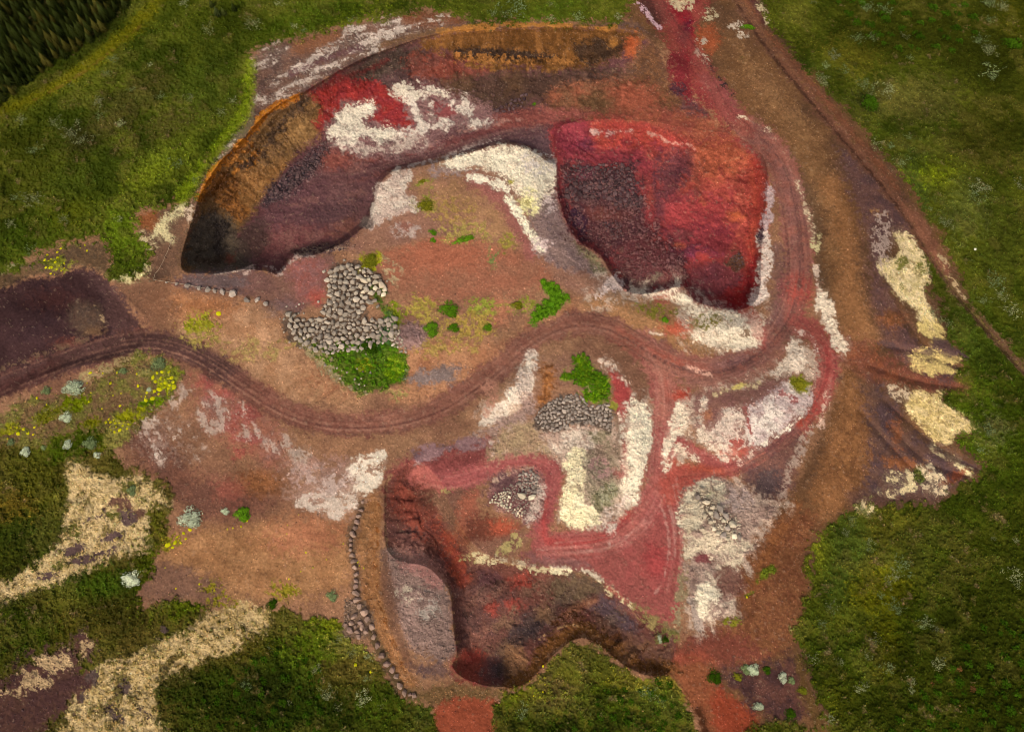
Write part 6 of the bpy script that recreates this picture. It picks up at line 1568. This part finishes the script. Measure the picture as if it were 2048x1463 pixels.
def lacy_mesh(seed):
    """a thin willow seen from above: pale leaf sprays along a few crooked branches, gaps between"""
    g = np.random.default_rng(seed)
    c, tn = [], []
    for b_ in range(11):
        a = g.random() * 6.28
        x, y = g.normal(0, .35, 2)
        for s_ in range(g.integers(4, 10)):
            a += g.normal(0, .7)
            x, y = x + .13 * math.cos(a), y + .13 * math.sin(a)
            for q in range(g.integers(1, 4)):
                c.append((x + g.normal(0, .11), y + g.normal(0, .11), .12 + .2 * g.random()))
                tn.append(g.uniform(.45, 1.1))
    c = np.array(c)
    nl = len(c)
    T = leaves(c, g.uniform(.035, .10, nl), .6, seed + 1)
    me = mesh_np('willow_shape', T.reshape(-1, 3), np.arange(nl * 3).reshape(nl, 3), 3)
    set_attr(me, 'tone', np.repeat(np.stack([np.array(tn)] * 3, -1), 3, 0).astype(np.float32))
    return me

BUSH = {}
def bush(name, u, v, rx, ry, matk, label, cat, group=None, ang=0.0, dens=1.0, kind='full', hgt=1.0):
    k = random.randrange(7 if kind == 'lacy' else 4)
    key = (matk, kind, k)
    if key not in BUSH:
        BUSH[key] = {'full': lambda: bush_mesh(40 + k, 1000, .075, dome=.42, ragged=.42), 'lacy': lambda: lacy_mesh(60 + k),
                     'tuft': lambda: bush_mesh(80 + k, 160, .15, dome=.4)}[kind]()
        BUSH[key].materials.append(MAT[matk])
    p = at(u, v)
    m = px2m(v)
    o = add(name, BUSH[key], label=label, cat=cat, group=group)
    o.location = (p[0], p[1], p[2] - .03)
    o.scale = (rx * m, ry * m, (rx + ry) / 2 * m * hgt)
    o.rotation_euler = (0, 0, math.radians(-ang) if ang else random.uniform(-.5, .5))
    return o

GW = 'silvery willow shrubs on the western slope'
for u, v, rx, ry, mk, lab in (
    (380, 1035, 26, 25, 'silver', 'large silvery shrub standing alone on the brown south-west plain'), (148, 776, 26, 17, 'silver', 'large silvery shrub just below the dark road with grass under it'),
    (264, 1156, 23, 21, 'silver', 'round silvery shrub in the dark grass beside the cream moss field'), (132, 834, 15, 13, 'silver', 'silvery shrub beside the yellow-green grass below the road'),
    (48, 904, 12, 13, 'silver', 'small silvery shrub nearest the west edge of the slope'), (135, 889, 11, 12, 'silver', 'small grey-white shrub above the green slope'),
    (180, 886, 17, 15, 'sage', 'olive-grey shrub above the cream moss field'), (318, 728, 20, 17, 'sage', 'mottled grey-green shrub at the bend of the road'),
    (243, 743, 12, 9, 'sage', 'small dusty green shrub close under the road'), (92, 781, 11, 11, 'sage', 'small sage shrub with yellow moss above it'),
    (298, 779, 7, 6, 'silver', 'tiny white shrub beside the bright yellow moss'), (88, 894, 8, 7, 'sage', 'tiny pale shrub between two silvery ones'),
    (195, 910, 10, 9, 'silver', 'low greyish shrub at the top of the cream moss field'), (664, 1190, 14, 12, 'sage', 'round sage-green shrub west of the boulder line'),
    (22, 884, 9, 8, 'sage', 'dull sage shrub among yellow cushions at the west edge'), (262, 980, 14, 14, 'sage', 'thin grey shrub inside the cream moss field'), (450, 1022, 10, 8, 'silver', 'pale little shrub touching the round green bush')):
    bush('willow_shrub', u, v, rx, ry, mk, lab, 'shrub', GW)
for u, v, rx, ry, mk, lab in (
    (480, 1028, 21, 18, 'green', 'round bright green bush on the brown south-west plain'), (544, 1207, 13, 12, 'deep', 'small dark green bush at the edge of the south-west grass'),
    (865, 464, 11, 7, 'green', 'upper of two small green bushes on the mesa'), (864, 481, 8, 8, 'green', 'lower of two small green bushes on the mesa'),
    (925, 480, 28, 8, 'green', 'long low green bush across the mesa top'), (897, 618, 23, 20, 'green', 'upper of three bright green bushes above the road'),
    (857, 658, 20, 20, 'green', 'lower left of three bright green bushes above the road'), (903, 657, 16, 12, 'green', 'lower right of three bright green bushes above the road'),
    (975, 655, 12, 10, 'green', 'small green bush right of the three bright bushes'), (1031, 610, 15, 10, 'olive', 'olive green bush left of the vivid green thicket'),
    (1328, 641, 9, 9, 'green', 'tiny green bush near the orange patch by the haul road'), (850, 410, 19, 17, 'olive', 'olive bush behind the western white lobe of the mesa'),
    (843, 364, 11, 7, 'olive', 'small olive bush at the north edge of the mesa'), (740, 522, 18, 17, 'olive', 'yellow-green bush at the top of the large boulder heap'),
    (1600, 768, 18, 17, 'olive', 'olive bush on the white mound beside the eastern spur'), (1427, 1352, 17, 17, 'deep', 'round deep green bush alone on the brown south-east slope'),
    (1580, 1428, 15, 12, 'deep', 'dark green bush at the foot of the purple slope'), (735, 692, 27, 18, 'deep', 'dark leafy bush in the green hollow under the boulder heap'),
    (1332, 1277, 12, 9, 'deep', 'small green bush on the rim right of the southern pit'), (1070, 208, 6, 6, 'green', 'tiny green bush beside the dark rocks of the north face'),
    (1495, 55, 17, 7, 'green', 'bright green bush beside the upper track'), (1415, 1115, 0, 0, None, None)):
    if mk:
        bush('green_bush', u, v, rx, ry, mk, lab, 'bush', 'green bushes on bare ground', hgt=.8)
def patch(name, P, n_, matk, leaf, hgt, label, cat, seed, clump=7):
    """one stand of herbs: leaves heaped in tussocks inside an outline on the ground"""
    g = np.random.default_rng(seed)
    tus = heap(P, clump * .5, clump, 900, seed, gap=.8)
    o0 = at(*np.mean(P, 0))
    c, tn = [], []
    for q in range(n_):
        x, y, r_ = tus[g.integers(len(tus))]
        a, d = g.random() * 6.28, abs(g.normal(0, .55))
        if d > 1.25:
            continue
        p = at(x + math.cos(a) * d * r_, y + math.sin(a) * d * r_) - o0
        z = hgt * max(.05, 1 - d * d * .8) * g.uniform(.4, 1)
        c.append(p + (0, 0, z))
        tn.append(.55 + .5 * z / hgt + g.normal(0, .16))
    c = np.array(c)
    nl = len(c)
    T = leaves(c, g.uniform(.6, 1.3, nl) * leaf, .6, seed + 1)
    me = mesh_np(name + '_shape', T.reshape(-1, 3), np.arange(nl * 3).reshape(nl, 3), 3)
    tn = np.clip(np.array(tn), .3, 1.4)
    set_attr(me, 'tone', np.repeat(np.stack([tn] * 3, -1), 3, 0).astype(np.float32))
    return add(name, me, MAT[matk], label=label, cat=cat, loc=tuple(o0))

patch('green_thicket', [(1086, 562), (1104, 566), (1120, 578), (1134, 590), (1130, 606), (1112, 622), (1090, 634), (1068, 644), (1061, 636), (1074, 618), (1090, 606), (1098, 590), (1088, 578)], 4200, 'green', .15, .5,
      'vivid green thicket above the bend of the main road', 'thicket', 301, clump=9)
patch('green_thicket', [(1145, 715), (1170, 708), (1185, 735), (1215, 757), (1218, 790), (1196, 804), (1172, 800), (1160, 770), (1125, 757), (1128, 744), (1152, 744)], 3400, 'green', .13, .5,
      'bright green thicket on top of the ring mound', 'thicket', 302)
patch('green_thicket', [(700, 690), (735, 700), (770, 690), (800, 700), (812, 725), (805, 760), (770, 775), (735, 770), (700, 745), (670, 715)], 3600, 'green', .13, .4,
      'large green herb thicket in the hollow below the boulder heap', 'thicket', 303, clump=9)
# willow shrubs round the south-east slope and the meadows
for u, v, rx, ry, mk, lab in (
    (1505, 1337, 17, 15, 'silver', 'largest bluish shrub on the purple south-east slope'), (1488, 1336, 14, 12, 'sage', 'green-grey shrub left of the bluish shrub on the purple slope'), (1562, 1353, 12, 14, 'silver', 'silvery shrub in the row on the purple slope'),
    (1580, 1361, 10, 9, 'sage', 'sage shrub at the right end of the row on the purple slope'), (1530, 1338, 12, 10, 'deep', 'dark shrub in the middle of the row on the purple slope'), (1604, 1380, 13, 8, 'olive', 'yellowish tuft right of the purple slope'),
    (1516, 1412, 14, 8, 'silver', 'thin silvery shrub at the lower edge of the purple slope'), (1320, 1276, 6, 12, 'silver', 'pale shrub attached to the small green bush by the southern pit'), (1476, 1352, 12, 10, 'olive', 'straw-coloured tuft at the left of the purple slope')):
    bush('willow_shrub', u, v, rx, ry, mk, lab, 'shrub', 'shrubs on the purple south-east slope')
MEAD = {
 'pale lacy shrub scattered in the wide north-west meadow': [(230, 120, 9), (195, 205, 11), (262, 182, 6), (325, 190, 9), (380, 198, 10), (155, 260, 18), (200, 232, 9), (240, 248, 11), (445, 228, 10), (355, 330, 14), (70, 405, 20), (75, 298, 13), (40, 240, 10),
   (110, 245, 12), (215, 150, 9), (470, 200, 7), (140, 170, 8), (20, 450, 10), (170, 280, 16), (300, 130, 6), (125, 440, 12), (240, 440, 8), (60, 500, 12), (268, 178, 5), (390, 360, 7), (35, 395, 10)],
 'pale shrub in the grass strip above the north face': [(508, 55, 18), (1033, 25, 24), (1010, 32, 10), (1105, 40, 9), (1155, 35, 13), (1105, 10, 9), (1235, 35, 10), (610, 62, 6), (705, 40, 8), (560, 8, 10), (985, 30, 10), (365, 8, 10), (415, 60, 12), (590, 55, 8)],
 'silvery shrub standing in the north-east meadow': [(1773, 186, 17), (1725, 172, 14), (1742, 190, 9), (1982, 138, 18), (1982, 155, 10), (1985, 6, 18), (2005, 18, 12), (1740, 16, 15), (1770, 20, 12), (1720, 80, 14), (1808, 72, 9), (1665, 112, 14), (1692, 140, 12), (1650, 132, 10),
   (1640, 158, 13), (1975, 105, 12), (1960, 80, 14), (1980, 95, 9), (1978, 40, 10), (1822, 117, 7), (1648, 170, 8), (1625, 6, 10), (1745, 75, 10)],
 'pale shrub along the meadow edge of the dirt track': [(1750, 290, 12), (1780, 292, 8), (1800, 330, 12), (1815, 320, 9), (1890, 448, 12), (1820, 272, 8), (1860, 418, 6), (1885, 440, 8), (1985, 565, 20), (2000, 590, 12), (1865, 625, 10), (1880, 640, 8), (1895, 648, 9), (2030, 625, 16), (2038, 370, 12), (1950, 390, 18),
   (1960, 370, 14), (1970, 600, 12), (1970, 380, 12)],
 'pale shrub scattered in the south-east meadow': [(1735, 1083, 12), (1740, 1098, 7), (1800, 1130, 18), (1790, 1145, 12), (1774, 1165, 9), (1660, 1213, 13), (1645, 1250, 9), (1630, 1318, 12), (1755, 1274, 12), (1778, 1338, 13), (1822, 1365, 9), (1822, 1380, 8), (1873, 1328, 14), (1885, 1320, 9), (1790, 1205, 14),
   (1800, 1220, 10), (1850, 1245, 14), (1855, 1240, 9), (2028, 1152, 16), (2035, 1170, 10), (1705, 1045, 6), (1705, 1040, 8), (1690, 1065, 9), (1735, 1310, 9), (1680, 1325, 8), (1660, 1440, 12), (1760, 1190, 8), (1728, 1370, 9), (1720, 1375, 10), (1985, 1075, 8), (2030, 1080, 8), (1870, 1260, 8), (1965, 900, 10), (1975, 860, 14)],
 'pale shrub in the dark grass below the boulder line': [(680, 1280, 8), (703, 1306, 12), (725, 1394, 17), (762, 1410, 9), (540, 1295, 7), (660, 1380, 12), (632, 1336, 12), (735, 1355, 7), (740, 1312, 9), (660, 1390, 10), (500, 1370, 6), (490, 1365, 8), (675, 1415, 9), (580, 1405, 8)],
 'pale shrub in the grass of the southern tongue': [(1050, 1410, 12), (1042, 1432, 9), (1300, 1385, 14), (1320, 1400, 8), (1290, 1380, 9)]}
for lab, L in MEAD.items():
    for u, v, r in L:
        bush('willow_shrub', u, v, r * random.uniform(1.1, 1.4), r * random.uniform(.9, 1.3), 'dusty' if random.random() < .6 else 'sage', size_of(r, 8.5, 12.5) + lab + ', ' + where(u, v, [(p[0], p[1]) for p in L]), 'shrub', lab.replace('pale lacy shrub', 'shrubs').replace('pale shrub', 'shrubs').replace('silvery shrub', 'shrubs'), kind='lacy')
# low dark scrub crowns where single crowns can be told apart
SCR = {'dark green scrub crown in the south-east corner thicket': ([(1810, 1400), (1860, 1370), (1900, 1330), (1960, 1250), (2070, 1200), (2080, 1490), (1760, 1490)], 7, 15, 420, 'deep', 71),
       'dark green scrub crown at the south edge below the boulder line': ([(470, 1340), (580, 1290), (640, 1340), (650, 1480), (480, 1480), (380, 1420)], 6, 12, 220, 'deep', 72),
       'green scrub crown on the southern tongue of grass': ([(1200, 1380), (1340, 1360), (1370, 1410), (1390, 1490), (1060, 1490), (1180, 1430)], 6, 11, 200, 'deep', 73),
       'dark scrub crown in the north-east corner thicket': ([(1660, -20), (1960, -20), (1970, 60), (1930, 105), (1800, 100), (1700, 70)], 7, 14, 260, 'deep', 74)}
for lab, (P, r0, r1, nt, mk, s) in SCR.items():
    for u, v, r in heap(P, r0, r1, nt, s, gap=1.0):
        bush('scrub', u, v, r, r * random.uniform(.8, 1.1), mk, size_of(r, (2 * r0 + r1) / 3, (r0 + 2 * r1) / 3) + lab + ', ' + where(u, v, P), 'scrub', lab.replace('crown', 'crowns', 1), kind='tuft', hgt=1.1)
bush('green_bush', 1737, 208, 22, 22, 'deep', 'round dark bush beside the silvery shrubs in the north-east meadow', 'bush')
bush('green_bush', 2025, 88, 26, 18, 'deep', 'large dark bush near the north-east corner', 'bush')
for u, v, r, lab in ((1918, 1337, 7, 'upper rusty dead bush in the south-east thicket'), (1946, 1376, 9, 'larger rusty dead bush deep in the south-east thicket'), (1866, 1368, 6, 'small rusty dead bush left of the larger one')):
    bush('dead_bush', u, v, r, r, 'rust', lab, 'bush', 'rusty dead bushes in the south-east thicket', kind='tuft')
rock('stone', 1949.5, 499, 3.0, 'white', 'small bright white stone alone in the eastern meadow', 'stone', None, sink=.1)

# ------------------------------------------------------------------ yellow moss cushions
def cushion_mesh(seed):
    r = random.Random(seed)
    bm = bmesh.new()
    bmesh.ops.create_icosphere(bm, subdivisions=2, radius=1)
    for v in bm.verts:
        v.co *= 1 + r.uniform(-.12, .12) + .1 * math.sin(5 * v.co.x + seed) * math.sin(4 * v.co.y)
        v.co.z *= .38
    me = bpy.data.meshes.new('cushion_shape')
    bm.to_mesh(me)
    bm.free()
    me.materials.append(MAT['yellow'])
    return me
CUSH = [cushion_mesh(k) for k in range(4)]
def cushion(u, v, r, lab, grp):
    p = at(u, v)
    m = px2m(v)
    o = add('moss_cushion', random.choice(CUSH), label=lab, cat='moss', group=grp)
    o.location = tuple(p)
    r *= .8
    o.scale = (r * m * random.uniform(.85, 1.3), r * m * random.uniform(.75, 1.1), r * m * .8)
    o.rotation_euler = (0, 0, random.uniform(0, 6))
cushion(437, 627, 6, 'single bright yellow moss cushion right of the olive grass patch', None)
for P, r0, r1, nt, gap, s, lab in (
    ([(310, 745), (345, 738), (350, 775), (318, 780), (300, 765)], 2.2, 6.5, 150, .9, 31, 'yellow moss cushion crowded at the bend below the road'),
    ([(290, 780), (325, 775), (318, 800), (285, 805)], 2.2, 6, 60, 1.0, 32, 'yellow moss cushion above the dark green strip'),
    ([(205, 838), (260, 835), (255, 862), (225, 865)], 2, 4.5, 70, 1.1, 33, 'yellow moss cushion at the lower end of the green strip'),
    ([(170, 745), (290, 740), (285, 800), (215, 825), (170, 815)], 1.8, 4.5, 60, 3.0, 34, 'small yellow moss cushion scattered on the brown verge'),
    ([(60, 800), (105, 770), (110, 800), (60, 840)], 2, 4.5, 16, 1.5, 35, 'yellow moss cushion near the western sage shrub'),
    ([(10, 855), (70, 850), (70, 875), (10, 880)], 2, 6, 26, 1.3, 36, 'yellow moss cushion at the western edge of the slope'),
    ([(355, 1065), (385, 1055), (380, 1075), (345, 1095), (330, 1110), (335, 1085)], 2.2, 6, 60, 1.0, 37, 'yellow moss cushion below the large lone silvery shrub'),
    ([(95, 505), (125, 495), (130, 540), (105, 550), (80, 530)], 2, 4.5, 60, 1.2, 38, 'yellow moss cushion on the bank above the dark gravel pad'),
    ([(160, 485), (185, 490), (180, 510), (160, 505)], 1.8, 3, 16, 1.6, 39, 'tiny yellow moss cushion at the top of the bank'),
    ([(470, 1040), (500, 1040), (500, 1052), (450, 1060)], 2, 4, 10, 1.4, 40, 'yellow moss cushion beside the round green bush'),
    ([(690, 1325), (780, 1325), (780, 1350), (690, 1345)], 2.4, 5, 9, 2.5, 41, 'yellow moss cushion in the grass beside the boulder line'),
    ([(715, 1115), (732, 1115), (728, 1145), (716, 1140)], 1.6, 2.6, 8, 1.5, 42, 'tiny yellow moss cushion right of the boulder line'),
    ([(1055, 1345), (1100, 1320), (1090, 1400), (1060, 1395)], 1.8, 3.6, 14, 2.5, 43, 'yellow moss cushion on the southern tongue'),
    ([(1484, 1183), (1500, 1178), (1502, 1192), (1486, 1196)], 2, 3.2, 8, 1.2, 44, 'yellow moss cushion on the brown south-east slope'),
    ([(270, 1120), (420, 1150), (470, 1200), (330, 1190)], 1.6, 3.2, 22, 4, 45, 'tiny yellow moss cushion dotting the south-west plain'),
    ([(560, 1010), (690, 1060), (680, 1170), (560, 1160)], 1.4, 2.6, 16, 5, 46, 'tiny yellow moss cushion on the tan plain west of the boulder line')):
    for u, v, r in heap(P, r0, r1, nt, s, gap=gap):
        cushion(u, v, r, lab + ', ' + where(u, v, P), lab.replace('cushion', 'cushions', 1))

# ------------------------------------------------------------------ spruce plantation
def spruce_meshes(seed, tip):
    g = random.Random(seed)
    vs, fs, tn = [], [], []
    lay_n, H0 = 9, 1.0
    for L in range(lay_n):
        f = L / (lay_n - 1)
        z = .08 + .80 * f
        R = (.235 * (1 - f) ** .8 + .03) * g.uniform(.85, 1.12)
        n_ = 11 - int(f * 4)
        base = len(vs)
        vs.append((0, 0, z + .13))
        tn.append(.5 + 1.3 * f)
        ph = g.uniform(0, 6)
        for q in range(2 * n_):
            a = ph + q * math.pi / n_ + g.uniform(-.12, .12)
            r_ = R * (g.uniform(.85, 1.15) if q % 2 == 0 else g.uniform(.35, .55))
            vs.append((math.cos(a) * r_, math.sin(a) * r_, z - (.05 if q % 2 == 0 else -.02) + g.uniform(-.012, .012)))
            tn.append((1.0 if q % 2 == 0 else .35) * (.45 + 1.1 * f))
        for q in range(2 * n_):
            fs.append((base, base + 1 + q, base + 1 + (q + 1) % (2 * n_)))
    me = bpy.data.meshes.new('spruce_crown_shape')
    me.from_pydata(vs, [], fs)
    t = np.array(tn, np.float32)
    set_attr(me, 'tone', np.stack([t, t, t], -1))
    me.materials.append(MAT[tip])
    bm = bmesh.new()
    bmesh.ops.create_cone(bm, cap_ends=False, segments=6, radius1=.028, radius2=.008, depth=.9)
    bmesh.ops.translate(bm, verts=bm.verts, vec=(0, 0, .45))
    tr = bpy.data.meshes.new('spruce_trunk_shape')
    bm.to_mesh(tr)
    bm.free()
    tr.materials.append(MAT['bark'])
    return me, tr
SPR = {m: [spruce_meshes(200 + k, m) for k in range(3)] for m in ('spruce', 'spruce_tip', 'pale_tree')}
def tree(name, u, v, h, mk, lab, grp, wide=1.0):
    p = at(u, v)
    root = add(name, None, label=lab, cat='tree', group=grp, loc=tuple(p))
    root.rotation_euler = (random.uniform(-.04, .04), random.uniform(-.04, .04), random.uniform(0, 6))
    root.scale = (h * wide, h * wide, h)
    cr, tr = random.choice(SPR[mk])
    add('crown', cr, parent=root)
    add('trunk', tr, parent=root)
EDGE = [(-10, 220), (40, 182), (90, 146), (140, 112), (190, 82), (235, 46), (262, 4), (275, -40)]
def edge_d(u, v):
    best = 1e9
    for a, b_ in zip(EDGE, EDGE[1:]):
        ex, ey = b_[0] - a[0], b_[1] - a[1]
        t = max(0, min(1, ((u - a[0]) * ex + (v - a[1]) * ey) / (ex * ex + ey * ey)))
        best = min(best, math.hypot(u - a[0] - t * ex, v - a[1] - t * ey))
    return best
r = random.Random(77)
row = 0
v = 4.0
while v < 225:
    u = -6.0 + (row % 2) * 6
    while u < 275:
        x, y = u + r.uniform(-5, 5), v + r.uniform(-5, 5)
        if in_poly([(-60, -60)] + [(-60, 240)] + EDGE, x, y):
            d = edge_d(x, y)
            if d < 15:
                mk = 'spruce_tip' if r.random() < .42 else 'spruce'
                lab = 'golden-tipped young spruce in the front row of the plantation, %s part' % where(x, y, EDGE) if mk == 'spruce_tip' else 'dark young spruce in the front row of the plantation, %s part' % where(x, y, EDGE)
            else:
                mk = 'spruce_tip' if r.random() < .06 else 'spruce'
                lab = 'golden-tipped spruce in the %s row back of the plantation, %s part' % (ORD[min(11, int(d // 13))], where(x, y, EDGE)) if mk == 'spruce_tip' else 'dark spruce in the %s row back of the plantation, %s part' % (ORD[min(11, int(d // 13))], where(x, y, EDGE))
            tree('spruce_tree', x, y, r.uniform(2.2, 4.2) * (.85 if d < 8 else 1), mk, lab, 'spruces of the north-west plantation', r.uniform(1.0, 1.35))
        u += 15.5
    v += 14.0
    row += 1
for u, v, h, mk, lab in ((437, 32, 2.6, 'pale_tree', 'pale slender tree at the top edge above the meadow'), (450, 30, 2.0, 'spruce', 'dark bushy tree right of the pale slender tree'), (470, 22, 2.2, 'spruce', 'dark tree farthest right at the top edge'), (425, 14, 2.0, 'spruce', 'small dark tree left of the pale slender tree')):
    tree('spruce_tree', u, v, h, mk, lab, 'trees above the north meadow', 1.6)

# ------------------------------------------------------------------ rope fence along the rim
def tube(me_name, pts, rad, seg=5):
    vs, fs = [], []
    P = [np.array(p, float) for p in pts]
    for i, p in enumerate(P):
        t = P[min(i + 1, len(P) - 1)] - P[max(i - 1, 0)]
        t /= np.linalg.norm(t)
        a = np.cross(t, (0, 0, 1.0) if abs(t[2]) < .9 else (1.0, 0, 0))
        a /= np.linalg.norm(a)
        b_ = np.cross(t, a)
        for k in range(seg):
            w = 6.2832 * k / seg
            vs.append(tuple(p + rad * (math.cos(w) * a + math.sin(w) * b_)))
    for i in range(len(P) - 1):
        for k in range(seg):
            fs.append((i * seg + k, i * seg + (k + 1) % seg, (i + 1) * seg + (k + 1) % seg, (i + 1) * seg + k))
    fs.append(tuple(range(seg))[::-1])
    fs.append(tuple((len(P) - 1) * seg + k for k in range(seg)))
    me = bpy.data.meshes.new(me_name)
    me.from_pydata(vs, [], fs)
    return me
FENCE = [(347, 478), (341, 498), (333, 516), (325, 534), (313, 551), (309, 562)]
base = at(*FENCE[-1])
fence = add('rope_fence', None, label='thin rope fence on short posts leading down to the boulder row', cat='fence', loc=tuple(base))
tops = []
for u, v in FENCE:
    p = at(u, v) - base
    add('post', tube('post_shape', [p + (0, 0, -.1), p + (0.02, 0, .75)], .05), MAT['wood'], parent=fence)
    tops.append(p + np.array((0.02, 0, .68)))
tops += [at(u, v - 1) - base + np.array((0, 0, .12 + .05 * r_)) for u, v, r_ in ROW[:8]]
for a, b_ in zip(tops, tops[1:]):
    add('rope', tube('rope_shape', [a + (b_ - a) * t - np.array((0, 0, .12 * math.sin(math.pi * t))) for t in (0, .25, .5, .75, 1)], .03, 4), MAT['rope'], parent=fence)
